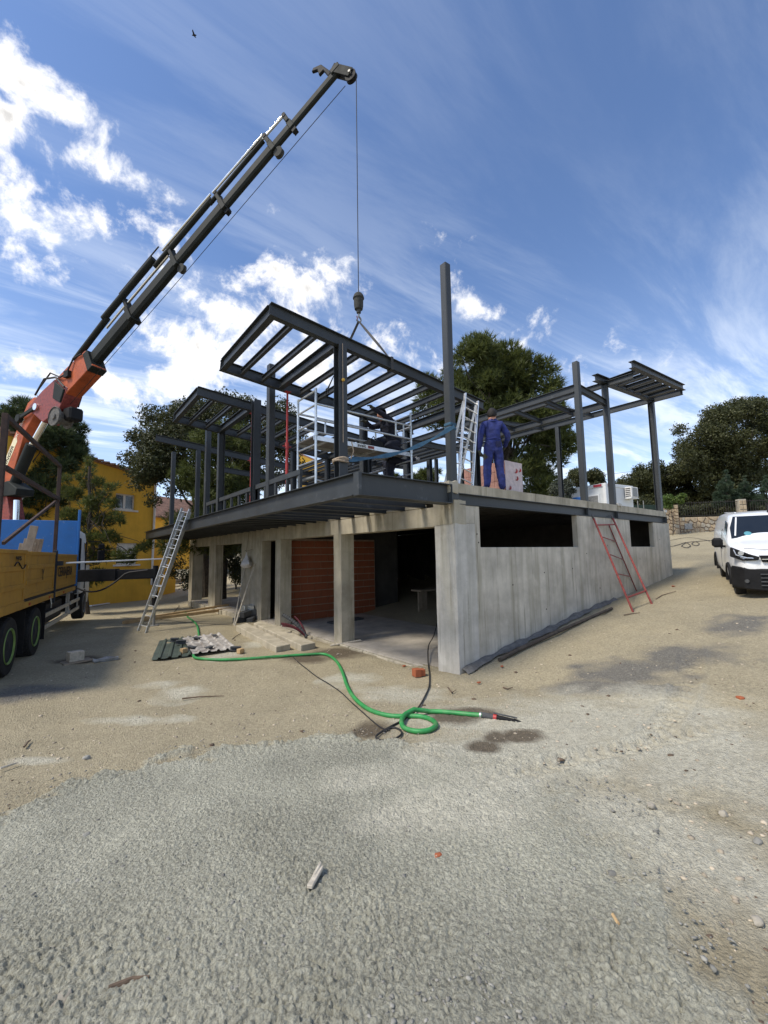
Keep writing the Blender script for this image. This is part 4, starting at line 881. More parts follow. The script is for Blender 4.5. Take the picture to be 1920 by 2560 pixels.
# ------------------------------------------------------------------ ladders
def ladder(name, label, a, b_, side, w, n, rail=(.025,.07), mt=None, cat='ladder', shift=None, off=0):
    a, b_, side = (np.array(q, float) for q in (a, b_, side)); side = side-(b_-a)*((side@(b_-a))/((b_-a)@(b_-a))); side = unit(side); d = unit(b_-a); nv = np.cross(side, d)
    t_ = thing(name, label, cat, a)
    for s_ in (-1, 1): part('rail', MB().obox((a+b_)/2+side*s_*w/2, (b_-a), side*rail[0], nv*rail[1]), mt, t_, bevel=.004)
    for k in range(n):
        c = a+(b_-a)*((k+.6)/n); part('rung', MB().cyl(c-side*w/2, c+side*w/2, .014, n=8), mt, t_, True)
    return t_, a, b_, side, d, nv
fa = gp(345,1578); fb = gp(366,1583)
top = on(465,1273,0,-2.26)
foot = (fa+fb)/2; sd = unit(np.array([.55,-.83,0]))
lt, a, b_, side, d, nv = ladder('aluminium_ladder', 'long worn aluminium extension ladder leaning on the left end of the steel deck', foot+[0,0,.0], top+np.array([0,0,.02]), sd, .33, 13, (.03,.09), m['alud'])
for s_ in (-1, 1): part('upper_rail', MB().obox(a+(b_-a)*.62+side*s_*.137-nv*.09, (b_-a)*.72, side*.03, nv*.085), m['alu'], lt, bevel=.004)
for k in range(9): c = a+(b_-a)*(.28+k*.082)-nv*.07; part('upper_rung', MB().cyl(c-side*.137, c+side*.137, .013, n=8), m['alu'], lt, True)
lt, a, b_, side, d, nv = ladder('step_ladder', 'bright aluminium step ladder standing on the slab behind the tall corner column', (.57,.2,HT+.002), (.985,.3,5.40), (.44,.0,-.06), .40, 9, (.026,.06), m['alu'])
q0, q1 = np.array([.70,.72,HT+.002]), np.array([1.02,.38,5.3])
for s_ in (-1, 1): part('back_rail', MB().bar(q0+[.2*s_,0,0], q1+[.2*s_,0,0], .022, .05), m['alud'], lt)
for k in range(7): c = q0+(q1-q0)*((k+.5)/8); part('back_rung', MB().cyl(c-[.2,0,0], c+[.2,0,0], .012, n=8), m['alud'], lt, True)
# red trestle ladder on the side wall
A0, A1 = gp(1583,1531), gp(1630,1511); B0, B1 = on(1484,1296,1,-.035), on(1532,1296,1,-.035)
rd = thing('trestle_ladder', 'rusty red steel trestle ladder leaning on the long concrete side wall', 'ladder', (A0+A1)/2)
part('rail', MB().tube([A0, B0], .024, 8), m['redp'], rd, True); part('rail', MB().tube([A1, B1], .024, 8), m['redp'], rd, True)
part('top_bar', MB().tube([A0+(B0-A0)*.92, A1+(B1-A1)*.92], .02, 8), m['redp'], rd, True); part('bottom_bar', MB().tube([A0+(B0-A0)*.14, A1+(B1-A1)*.14], .022, 8), m['redp'], rd, True)
C1, C0 = on(1523,1314,1,-.03), on(1592,1479,1,-.05)
part('inner_rail', MB().tube([C0, C1], .016, 8), m['redp'], rd, True)
for ta, tb2 in ((.215,.23),(.41,.5),(.62,.76)): part('rung', MB().tube([B0+(A0-B0)*ta, C1+(C0-C1)*tb2], .014, 8), m['redp'], rd, True)
part('bare_tip', MB().tube([B0, B0+(B0-A0)*.045], .021, 8), m['rust'], rd); part('bare_tip', MB().tube([B1, B1+(B1-A1)*.045], .021, 8), m['rust'], rd)

# ------------------------------------------------------------------ pallet of bricks behind the man
px0, px1, py0, py1, pz0 = 2.12, 2.76, .36, 1.55, HT+.1
pb_ = thing('brick_pallet', 'shrink-wrapped pallet of pale red bricks on the slab behind the man in overalls', 'brick pallet', (2.42,.95,HT))
part('pallet', MB().box(px0+.02,px1-.02,py0+.02,py1-.02,HT+.07,HT+.098).box(px0+.05,px0+.15,py0+.03,py1-.03,HT,HT+.07).box(px1-.15,px1-.05,py0+.03,py1-.03,HT,HT+.07), m['block'], pb_)
ny, nz = 8, 3; dy, dz = (py1-py0)/ny, .22
bmx = mesh_of('brick', MB().box(.005,px1-px0-.005,.004,dy-.004,.003,dz-.003)); bmx.materials.append(m['brickp'])
for k in range(nz):
    for j in range(ny): inst('brick', bmx, pb_, Matrix.Translation((px0-2.42, py0+j*dy-.95, pz0+k*dz-HT)))
wr = MB(); n = 10
for i in range(n):
    for k in range(6):
        def wp(i, k):
            x = px0-.01+(px1-px0+.02)*i/n; z_ = pz0-.05+(nz*dz+.06)*k/6; return (x, py0-.012-.012*random.random()*(0 < i < n), z_)
        wr.v += []; 
pts = [[(px0-.008+(px1-px0+.016)*i/n, py0-.010-.010*mnoise.noise(Vector((i*1.7,k*1.3,2))), pz0-.06+(nz*dz+.065)*k/8) for i in range(n+1)] for k in range(9)]
wr = MB(); wr.v = [q for row in pts for q in row]; wr.f = [(k*(n+1)+i, k*(n+1)+i+1, (k+1)*(n+1)+i+1, (k+1)*(n+1)+i) for k in range(8) for i in range(n)]; wr.mi = [0]*len(wr.f)
wo_ = part('wrap', wr, m['wrap'], pb_, True)
for (cx_, cz_, s_) in ((2.50,.47,.05),(2.52,.30,.05),(2.66,.50,.035),(2.24,.06,.04)):
    mb = MB(); c = np.array([cx_, py0-.026, pz0+cz_])
    mb.tube([c+np.array([s_*math.cos(a)*.9, 0, s_*math.sin(a)]) for a in np.linspace(-2.2, 1.2, 9)], [.004,.012,.016,.018,.018,.016,.012,.008,.003], 6)
    part('red_print', mb, m['redprop'], wo_)
# blue strap sagging from the corner column to the post at the deck edge
mb = MB(); a = np.array([.065,-.02,4.53]); b_ = np.array([-2.0,.5,3.72]); pts = []
for k in range(25):
    s_ = k/24; p_ = a*(1-s_)+b_*s_; p_[2] -= .16*math.sin(math.pi*s_)+.0; pts.append(p_)
for k in range(24):
    w0, w1 = (.030+.012*math.sin(k*.9), .030+.012*math.sin((k+1)*.9)); u0, u1 = np.array([0,.01,w0]), np.array([0,.01,w1]); mb.hexa([pts[k]-u0, pts[k+1]-u1, pts[k+1]-u1+[0,.012,0], pts[k]-u0+[0,.012,0], pts[k]+u0, pts[k+1]+u1, pts[k+1]+u1+[0,.012,0], pts[k]+u0+[0,.012,0]])
sp_ = thing('blue_strap', 'long blue webbing strap sagging from the tall corner column to the deck corner post', 'strap', (-1,.2,4.2))
part('strap_length', mb, m['strap'], sp_, True)
part('strap_wrap', MB().box(-.02,.150,.004,.174,4.47,4.53).box(-.021,.151,.003,.175,4.55,4.61), m['strap'], sp_, bevel=.01)
rp = thing('rope_coil', 'beige rope wound round the post at the deck corner', 'rope', (CX,.6,3.7)); mb = MB()
mb.tube([(CX+.125*math.cos(t_)*1.05, .6+.125*math.sin(t_), 3.68+.02*t_/6.28+.012*math.sin(t_*2.3)) for t_ in np.linspace(0, 6.28*3, 60)], .018, 6)
part('coil', mb, m['rope'], rp, True); part('tail', MB().tube([(CX+.12,.5,3.72),(CX+.16,.46,3.87),(CX+.13,.47,4.03)], .01, 6), m['rope'], rp, True)
yb_ = thing('plumb_cord', 'yellow ball on a cord hanging down the post at the deck corner', 'cord', (CX-.02,.49,5.0)); 
part('cord', MB().cyl((CX-.02,.495,4.0),(CX-.02,.495,5.7),.005,n=6), m['rope'], yb_); part('ball', MB().lathe((CX-.02,.48,5.06), (0,0,1), [(.001,-.03),(.022,-.02),(.03,0),(.022,.02),(.001,.03)], 10), m['yball'], yb_, True)
# ------------------------------------------------------------------ crane lorry
W2 = np.array([-5.89, 7.50, 0.0]); DT = ray(405, 1408).copy(); DT[2] = 0; DT = unit(DT); NT = np.array([DT[1], -DT[0], 0]); UP = np.array([0,0,1.])
def T(al, off, z): return W2+DT*al+NT*off+UP*z       # along the lorry, to its right side, height
tr = thing('flatbed_lorry', 'flatbed lorry with yellow drop sides, blue headboard and white cab', 'lorry', T(2,-1.25,0))
def tbox(mb, a0, a1, o0, o1, z0, z1): return mb.hexa([T(a0,o0,z0),T(a1,o0,z0),T(a1,o1,z0),T(a0,o1,z0),T(a0,o0,z1),T(a1,o0,z1),T(a1,o1,z1),T(a0,o1,z1)])
part('bed_floor', tbox(MB(), -3.6, 4.55, -2.55, -.06, 1.22, 1.30), m['wood'], tr)
part('chassis', tbox(tbox(MB(), -3.4, 7.6, -1.7, -1.45, .75, 1.12), -3.4, 7.6, -1.05, -.8, .75, 1.12), m['dark'], tr)
part('side_rail', tbox(MB(), -3.6, 4.6, -.05, .02, 1.17, 1.30), m['yel'], tr, bevel=.01)
part('rail_gap', tbox(MB(), -3.6, 4.55, -.055, -.005, 1.301, 1.36), m['dark'], tr)
for (a0, a1, zb, zt) in ((-3.6,-1.28,1.22,2.36),(-1.24,1.34,1.37,2.34),(1.46,4.50,1.37,2.31)):
    zb = zb+.06 if a0 < -2 else zb
    pn = part('drop_side', tbox(MB(), a0, a1, -.03, .0, zb, zt), m['yel'], tr, bevel=.006)
    mb = MB(); h = (zt-zb)/3
    for k in (1, 2): mb.prism([T(a0+.05,.0005,zb+h*k-.045),T(a0+.05,.0005,zb+h*k+.045),T(a1-.05,.0005,zb+h*k+.045),T(a1-.05,.0005,zb+h*k-.045)], NT*.018)
    mb.prism([T(a0,.0005,zt-.07),T(a0,.0005,zt+.003),T(a1,.0005,zt+.003),T(a1,.0005,zt-.07)], NT*.024); mb.prism([T(a0,.0005,zb),T(a0,.0005,zb+.06),T(a1,.0005,zb+.06),T(a1,.0005,zb)], NT*.02)
    mb.prism([T(a1-.10,.0005,zb+.07),T(a1-.10,.0005,zt-.08),T(a1-.01,.0005,zt-.08),T(a1-.01,.0005,zb+.07)], NT*.016)
    part('rib', mb, m['yel'], pn, bevel=.004)
part('stake_post', tbox(MB(), 1.345, 1.455, -.04, .045, 1.05, 2.40), m['dark'], tr, bevel=.01); part('stake_post', tbox(MB(), 4.505, 4.60, -.04, .05, 1.05, 2.36), m['dark'], tr, bevel=.01)
part('far_side', tbox(MB(), -3.6, 4.5, -2.58, -2.55, 1.30, 2.3), m['yel'], tr)
hb = part('headboard', tbox(MB(), 4.50, 4.56, -2.55, -.02, 1.30, 3.42), m['blue'], tr, bevel=.008)
part('seam', tbox(MB(), 4.485, 4.499, -2.5, -.06, 1.98, 2.01), m['dark'], hb)
part('corner_stake', tbox(MB(), 4.47, 4.58, -.018, .05, 1.30, 3.78), m['blue'], tr, bevel=.01)
lettering('Y', T(.02,.022,1.70), DT, UP, .36, m['letter'], tr, sx=.8); lettering('CERRAJERIA', T(1.72,.022,1.70), DT, UP, .37, m['letter'], tr, sx=1.02)
lettering('ws', T(-2.05,.022,2.16), DT, UP, .17, m['letter'], tr, 'scrawl', sx=2.); 
mb = MB(); mb.tube([T(-2.1+.09*k,.024,2.06+.07*math.sin(k*.8)) for k in range(9)], .012, 5); part('scrawl', mb, m['letter'], tr)
tg = part('tailgate', tbox(MB(), -3.66, -3.62, -2.55, -.04, 1.26, 2.3), m['yel'], tr, bevel=.006)
part('rib', tbox(tbox(MB(), -3.685, -3.661, -2.5, -.1, 1.6, 1.68), -3.685, -3.661, -2.5, -.1, 1.95, 2.03), m['yel'], tg)
part('rear_bumper', tbox(MB(), -3.6, -3.5, -2.4, -.2, .55, .68), m['dark'], tr, bevel=.01)
for o_ in (-2.3, -.5): part('tail_light', tbox(MB(), -3.64, -3.58, o_, o_+.3, .95, 1.07), m['redprop'], tr, bevel=.01)
for a_ in (-.9, .9, 2.6): part('side_lamp', tbox(MB(), a_-.05, a_+.05, .021, .04, 1.21, 1.26), m['orange'], tr)
part('strap_hook', MB().tube([T(1.0,.03,1.2), T(1.02,.05,1.05), T(1.05,.04,.95)], .012, 6), m['galv'], tr); part('air_line', MB().tube([T(4.7,-.3,1.5), T(5.0,-.1,1.1), T(5.4,-.15,1.0), T(5.7,-.2,1.4)], .025, 6), m['cable'], tr, True)
def wheel(al, r=.54, rim=m['limerim'], w=.33):
    c = T(al,-.02-w,r); ty = MB().lathe(c, NT, [(r*.6,0),(r*.97,0),(r,.05),(r,w-.06),(r*.96,w-.01),(r*.78,w),(r*.63,w-.015),(r*.60,w-.05)], 36, cap=False)
    wh = part('wheel', ty, m['rubber'], tr, True); 
    part('rim', MB().lathe(c, NT, [(r*.55,w-.022),(r*.6,w-.004),(r*.63,w-.008),(r*.61,w+.006),(r*.57,w-.008),(r*.55,w-.022)], 30, cap=False), rim, wh, True)
    part('hub', MB().lathe(c, NT, [(r*.59,w-.03),(r*.56,w-.05),(r*.42,w-.09),(r*.3,w-.06),(r*.16,w-.02),(.01,w-.01)], 24), m['dark'], wh, True)
    mb = MB()
    for k in range(44):
        a = 2*math.pi*k/44; e = DT*math.cos(a)+UP*math.sin(a); f_ = -DT*math.sin(a)+UP*math.cos(a); mb.obox(c+NT*(w/2-.01)+e*(r+.004), f_*.045, NT*(w-.07), e*.014)
    part('tread', mb, m['rubber'], wh)
wheel(-1.88); wheel(0.0); wheel(6.76, .54, m['greyp'])
for al in (-1.88, 0, 6.76): part('wheel', MB().lathe(T(al,-2.5,.54), NT, [(.3,0),(.54,.03),(.54,.5),(.3,.53)], 24), m['rubber'], tr, True)
for al in (-.93, .86, -2.85): part('mud_flap', tbox(MB(), al-.012, al+.012, -.40, -.03, .22, 1.1), m['black'], tr)
for a0, a1 in ((1.0,4.05),(4.35,6.0)):
    for z_ in (.42,.72): part('side_guard', tbox(MB(), a0, a1, -.10, -.06, z_, z_+.10), m['alud'], tr)
    for a_ in (a0, a1-.05): part('guard_post', tbox(MB(), a_, a_+.05, -.14, -.101, .42, 1.1), m['alud'], tr)
part('fuel_tank', tbox(MB(), 1.2, 3.8, -.7, -.2, .45, 1.02), m['dark'], tr, bevel=.06); part('toolbox', tbox(MB(), 4.4, 5.9, -.65, -.2, .5, 1.0), m['black'], tr, bevel=.03)
# cab
def cabsec(al, z0, z1, i0, i1): return [T(al,-2.5+i0,z0),T(al,-.04-i0,z0),T(al,-.0-i0,z0+.5),T(al,-.02-i0,1.9),T(al,-.12-i1,z1-.12),T(al,-.3-i1,z1),T(al,-2.2+i1,z1),T(al,-2.42+i1,z1-.12),T(al,-2.5+i0,1.9)]
secs = [cabsec(5.75,.95,3.15,.02,.02), cabsec(5.95,.95,3.27,.0,.0), cabsec(6.9,.95,3.22,.0,0), cabsec(7.3,.5,3.05,.0,.02), cabsec(7.75,.5,2.2,.02,.1), cabsec(7.95,.5,1.8,.08,.1)]
cb = MB(); k_ = len(secs[0]); cb.v = [tuple(p_) for s_ in secs for p_ in s_]; cb.f = [(i*k_+j, i*k_+(j+1)%k_, (i+1)*k_+(j+1)%k_, (i+1)*k_+j) for i in range(len(secs)-1) for j in range(k_)]+[tuple(range(k_)), tuple((len(secs)-1)*k_+j for j in range(k_))]; cb.mi = [0]*len(cb.f)
cab = part('cab', cb, m['whites'], tr, True, bevel=.02)
part('side_window', MB().prism([T(6.55,.0,1.95),T(7.55,.0,1.95),T(7.25,-.09,2.75),T(6.55,-.09,2.75)], NT*.012), m['glass'], cab)
part('door_seam', tbox(MB(), 6.42, 6.44, -.02, .012, 1.1, 2.8), m['black'], cab); part('air_intake', tbox(MB(), 5.55, 5.74, -.35, -.05, 1.4, 2.9), m['black'], cab, bevel=.03)
mr = part('mirror', tbox(MB(), 7.55, 7.68, .22, .46, 2.05, 2.5), m['black'], cab, bevel=.03); part('upper_mirror', tbox(MB(), 7.55, 7.66, .24, .44, 2.54, 2.76), m['black'], mr, bevel=.03)
part('mirror_arm', MB().tube([T(7.5,-.1,2.85),T(7.6,.3,2.84),T(7.6,.36,2.74)], .018, 6), m['black'], mr)
part('mirror_arm', MB().tube([T(7.5,0,1.9),T(7.6,.25,1.95),T(7.6,.36,2.08)], .018, 6), m['black'], mr)
part('wheel_arch', tbox(MB(), 6.15, 7.4, -.35, -.045, .95, 1.3), m['black'], tr)
# outrigger beam and leg towards the building
oq0 = T(5.25,-2.2,1.56); oq1 = T(5.25,2.0,1.56)
lg = np.array([-2.86, 11.1]); e0 = T(5.1,-.4,1.60); e1 = np.array([lg[0], lg[1]+.05, 1.63])
of_ = thing('outrigger', 'black outrigger beam reaching out from the lorry to a steel foot', 'outrigger', e0*[1,1,0])
part('beam', MB().bar(e0, e0*.42+e1*.58, .3, .40), m['black'], of_, bevel=.012); part('inner_beam', MB().bar(e0*.42+e1*.58, e1, .24, .33), m['black'], of_, bevel=.012)
part('leg', MB().cyl((lg[0],lg[1],.55),(lg[0],lg[1],1.9),.085), m['black'], of_, True); part('rod', MB().cyl((lg[0],lg[1],gz(*lg)+.03),(lg[0],lg[1],.56),.045), m['greyp'], of_, True); part('foot', MB().cyl((lg[0],lg[1],gz(*lg)-.01),(lg[0],lg[1],gz(*lg)+.035),.17), m['greyp'], of_, True)
part('hose', MB().tube([e0*(1-s_)+e1*s_+np.array([.0,-.25,-.12-.5*math.sin(math.pi*min(1,s_*1.5))*(s_ < .66)+.28*s_]) for s_ in np.linspace(.05, .9, 18)], .03, 6), m['cable'], of_, True)
wbp = thing('white_bar', 'long thin white bar lying level above the outrigger beam', 'bar', T(3.2,.3,1.9)); part('bar', MB().tube([T(2.0,.14,2.06), np.array([-2.72,10.6,2.13])], .022, 8), m['whites'], wbp)
part('clamp', tbox(MB(), 1.40, 1.60, .046, .15, 2.0, 2.12), m['dark'], wbp)
# brown steel rack standing in the bed
RP = T(0,-.42,0)
def rk(u, v): return onpl(u, v, RP, NT)
rb = thing('steel_rack', 'brown rusty steel frame standing upright in the lorry bed', 'rack', rk(80,1400)*[1,1,0]+[0,0,1.30])
def zat(P, z): return np.array([P[0], P[1], z])
pa, pb2 = rk(14,1040), rk(150,1165); pc, pd = rk(12,1168), rk(147,1248)
part('post', MB().bar(zat(pa,1.302), zat(pa,pa[2]+.05), .10, .10, DT), m['brownst'], rb, bevel=.006); part('post', MB().bar(zat(pb2,1.302), pb2, .09, .09, DT), m['brownst'], rb, bevel=.006)
part('top_rail', MB().bar(pa, pb2, .08, .10), m['brownst'], rb, bevel=.006); part('mid_rail', MB().bar(pc, pd, .08, .10), m['brownst'], rb, bevel=.006)
part('brace', MB().bar(rk(8,1358), rk(141,1252), .05, .07), m['brownst'], rb)
# boards standing in the bed
for k, (u0, v0, u1, v1, lab) in enumerate([(64,1393,83,1314,'tallest grey board leaning in the lorry bed'),(56,1380,64,1346,'grey board leaning left of the tallest one in the lorry bed'),(48,1378,52,1358,'shortest grey board at the left of the boards in the lorry bed'),(76,1375,81,1356,'pale short board leaning in front in the lorry bed'),(84,1380,92,1347,'grey board leaning right of the tallest one in the lorry bed'),(94,1380,101,1347,'rightmost grey board leaning in the lorry bed')]):
    P = T(1.2+.02*k,-1.9,0); a = onpl(u0, v0, P, DT); b_ = onpl(u1, v1, P, DT); a = a+(a-b_)*.9; a = b_+(a-b_)*((b_[2]-1.31)/max(.1,b_[2]-a[2])) if b_[2]-a[2] > .1 else a
    solo('board', MB().bar(a, b_+DT*.12, .17 if k == 0 else .10, .03, DT), m['wood'] if k != 3 else m['woodw'], lab, 'board', 'boards leaning in the lorry bed', bevel=.004)

# ------------------------------------------------------------------ loader crane
CB = T(5.2,-1.7,0); CB[2] = 0; TIP = np.array([-.97,1.70]); BD = unit(np.array([TIP[0]-CB[0], TIP[1]-CB[1], 0])); BN = np.array([BD[1], -BD[0], 0])
def K(h, z, o=0.): return CB+BD*h+UP*z+BN*o
cr = thing('loader_crane', 'orange loader crane with a long dark telescopic boom and hook rope', 'crane', CB+UP*.9)
def poly(nm, pts, w, mt, par=cr, off=0., bev=.015): return part(nm, MB().prism([K(h, z, off-w/2) for h, z in pts], BN*w), mt, par, bevel=bev)
part('base', MB().obox(K(-.2,1.45), BD*.9, BN*1.3, UP*.9), m['black'], cr, bevel=.03)
poly('column', [(-.72,1.9),(.02,1.9),(-.1,3.6),(-.5,4.55),(-.95,4.5),(-.85,3.6)], .42, m['redp'])
part('lift_rod', MB().cyl(K(.12,2.6,.1), K(.02,4.1,.1), .085), m['chrome'], cr, True); part('lift_cylinder', MB().cyl(K(.16,1.6,.1), K(.12,2.75,.1), .12), m['boom'], cr, True)
part('pivot_pin', MB().cyl(K(-.72,4.40,-.36), K(-.72,4.40,.36), .19), m['greyp'], cr, True)
arm = poly('main_arm', [(-1.06,4.5),(-.42,4.42),(.36,6.3),(.95,6.9),(1.35,7.25),(.75,7.42),(.42,7.28),(-.62,5.75)], .34, m['orange'])
poly('pivot_bracket', [(-.95,4.25),(.25,4.25),(.3,4.45),(-.3,4.75),(-.9,4.7)], .5, m['boom'])
part('arm_cylinder', MB().cyl(K(-.32,4.72,.02), K(.52,5.90,.02), .16), m['boom'], cr, True); part('arm_rod', MB().cyl(K(.5,5.87,.02), K(1.36,6.74,.02), .09), m['chrome'], cr, True)
part('link', MB().bar(K(.12,6.78,.26), K(1.2,7.02,.26), .06, .14), m['boom'], cr, bevel=.02); part('link_pin', MB().cyl(K(1.12,7.0,-.3), K(1.12,7.0,.3), .11), m['chrome'], cr, True); part('link_pin', MB().cyl(K(.12,6.78,-.3), K(.12,6.78,.3), .13), m['boom'], cr, True)
poly('elbow', [(.55,7.05),(1.5,6.45),(2.35,6.75),(2.75,7.35),(2.0,7.75),(1.35,7.5)], .46, m['redp'])
poly('boom_socket', [(1.35,7.42),(2.2,6.95),(3.88,7.82),(3.5,8.36),(2.6,8.02)], .44, m['orange'])
poly('socket_band', [(2.05,7.12),(2.45,6.92),(2.62,7.3),(2.1,7.65)], .56, m['boom']); poly('socket_collar', [(3.66,7.68),(3.88,7.80),(3.58,8.36),(3.37,8.26)], .45, m['boom'])
wd = part('winch', MB().lathe(K(2.28,6.5,-.12), BN, [(.26,0),(.29,.02),(.29,.06),(.2,.07),(.2,.38),(.30,.39),(.30,.45),(.285,.455),(.27,.43),(.1,.43),(.09,.47),(.01,.47)], 24), m['winch'], cr, True)
part('winch_motor', MB().obox(K(2.58,6.6,-.05), BD*.4, BN*.4, UP*.4), m['black'], wd, bevel=.05)
part('valve_block', MB().obox(K(2.75,7.75,.27), BD*.22, BN*.1, UP*.2), m['black'], cr); part('hydraulic_hose', MB().tube([K(1.2,7.65,.22),K(1.9,7.95,.3),K(2.4,7.72,.28),K(2.75,7.75,.30),K(3.0,8.2,.26),K(3.4,8.25,.26)], .025, 6), m['cable'], cr, True)
part('hydraulic_hose', MB().tube([K(.9,7.45,.2),K(1.5,7.85,.26),K(2.2,7.75,.3),K(2.7,7.35,.3)], .03, 6), m['cable'], cr, True)
bs = unit(np.array([12.13-3.4, 13.13-7.98])); bo_ = np.array([-bs[1], bs[0]])
def L2(h): return 7.98+(h-3.4)*bs[1]/bs[0]
sec = [(3.3,5.3,.41,.27),(3.6,7.1,.35,.22),(5.5,8.78,.295,.185),(7.2,10.35,.25,.155),(8.9,10.9,.21,.13),(10.4,12.16,.175,.11)]
for a, b_, hh, w in sec:
    A, B = K(a, L2(a)), K(b_, L2(b_)); d = unit(B-A); u_ = np.cross(BN, d); u_ = u_ if u_[2] > 0 else -u_
    pr = [(-w/2,-hh*.28),(-w*.28,-hh/2),(w*.28,-hh/2),(w/2,-hh*.28),(w/2,hh*.38),(w*.36,hh/2),(-w*.36,hh/2),(-w/2,hh*.38)]
    mb = MB(); mb.add([A+BN*x+u_*y for x, y in pr]+[B+BN*x+u_*y for x, y in pr], [(i,(i+1)%8,8+(i+1)%8,8+i) for i in range(8)]+[tuple(range(8))[::-1], tuple(range(8,16))]); part('boom_section', mb, m['boom'], cr, bevel=.008)
def off(h, o, s_=0.): return K(h-bs[1]*0+bo_[0]*o, L2(h)+bo_[1]*o, s_)
for h, o, hh, sh in ((5.28,.62,.44,None),(7.06,.54,.375,1),(8.75,.46,.32,0),(10.32,.38,.275,1),(10.87,.31,.23,0)):
    c = off(h, 0); d = unit(K(12,L2(12))-K(4,L2(4))); u_ = np.cross(BN, d); u_ = u_ if u_[2] > 0 else -u_
    br = part('boom_bracket', MB().obox(c+u_*.0, d*.14, BN*hh*.78, u_*hh*1.06).obox(c+u_*(o*.72), d*.10, BN*.22, u_*o*.75), m['boom'], cr, bevel=.012)
    part('bracket_head', MB().cyl(c+u_*o*1.05-BN*.12, c+u_*o*1.05+BN*.12, .055), m['black'], br, True)
    if sh:
        q = c-u_*(hh*.5+.12)+d*.05; part('guide_sheave', MB().lathe(q-BN*.06, BN, [(.02,.01),(.125,.01),(.125,.03),(.1,.06),(.125,.09),(.125,.11),(.02,.11)], 18), m['castd'], br, True); part('sheave_arm', MB().bar(c-u_*hh*.4, q, .09, .08, BN), m['boom'], br)
    elif sh == 0: part('rope_guide', MB().obox(c-u_*(hh*.5+.06), d*.12, BN*.12, u_*.12), m['black'], br)
def seg(h0, h1, o0, o1, r0, mt, nm, s_=0.): 
    a = np.array([h0, L2(h0)])+bo_*o0; b_ = np.array([h1, L2(h1)])+bo_*o1; part(nm, MB().cyl(K(a[0],a[1],s_), K(b_[0],b_[1],s_), r0, n=12), mt, cr, True)
seg(3.05,4.6,.58,.66,.085,m['boom'],'extension_cylinder',.08); seg(4.5,6.6,.70,.66,.09,m['boom'],'extension_cylinder',.12); seg(4.4,5.3,.5,.5,.035,m['chrome'],'extension_rod',.02); seg(5.3,6.95,.48,.44,.04,m['chrome'],'extension_rod',.02)
seg(6.5,8.6,.50,.46,.07,m['boom'],'extension_cylinder',.06); seg(6.9,8.65,.63,.56,.036,m['chrome'],'extension_rod',.1); seg(8.5,10.25,.42,.38,.055,m['boom'],'extension_cylinder',.05); seg(8.7,10.3,.53,.45,.033,m['chrome'],'extension_rod',.1); seg(10.2,10.85,.42,.38,.033,m['chrome'],'extension_rod',.06); seg(5.3,6.9,.76,.72,.018,m['cable'],'pipe',.18)
# head with pulley
hb1 = part('boom_head', MB().bar(K(12.05,13.24,.07), K(12.52,12.86,.07), .19, .02, BN).bar(K(12.05,13.24,-.07), K(12.52,12.86,-.07), .19, .02, BN), m['castd'], cr, bevel=.004)
part('head_block', MB().bar(K(12.0,13.12), K(12.22,13.24), .13, .18, BN), m['boom'], cr, bevel=.015); part('head_pin', MB().cyl(K(12.50,12.87,-.1), K(12.50,12.87,.1), .03), m['greyp'], cr, True)
poly('head_hook', [(12.0,13.2),(11.72,13.55),(11.5,13.58),(11.45,13.5),(11.62,13.46),(11.66,13.3),(11.78,13.36),(11.92,13.12)], .07, m['black'])
PH = (12.50,12.83)
part('head_pulley', MB().lathe(K(*PH,-.07), BN, [(.02,.02),(.135,.02),(.135,.04),(.11,.07),(.135,.1),(.135,.12),(.02,.12)], 20), m['black'], cr, True)
TX = K(PH[0]+.13, 0); TX[2] = 0
part('hoist_rope', MB().cyl((TX[0],TX[1],7.62),(TX[0],TX[1],12.83),.009,n=6), m['cable'], cr); part('boom_rope', MB().cyl(K(2.4,6.9), K(7.4,9.75), .008, n=6), m['cable'], cr); part('boom_rope', MB().cyl(K(7.4,9.75), K(12.35,12.68), .008, n=6), m['cable'], cr)
ad = unit(np.array([.42+.62, 7.28-5.75])); A3 = BD*ad[0]+UP*ad[1]; Y3 = np.cross(BN, A3)
lettering('PK 21000', K(-.12,6.10,.176), A3, Y3, .2, m['letterw'], arm)
Q0 = K(-.86,4.85,.1705)
bg_ = part('badge', MB().prism([Q0, Q0+A3*1.45, Q0+A3*1.55+Y3*.13, Q0+A3*1.45+Y3*.26, Q0+Y3*.26, Q0-A3*.08+Y3*.13], BN*.004), m['badge'], arm)
lettering('PALFINGER', Q0+BN*.0065+A3*.05+Y3*.055, A3, Y3, .21, m['letter'], bg_, sx=1.12)
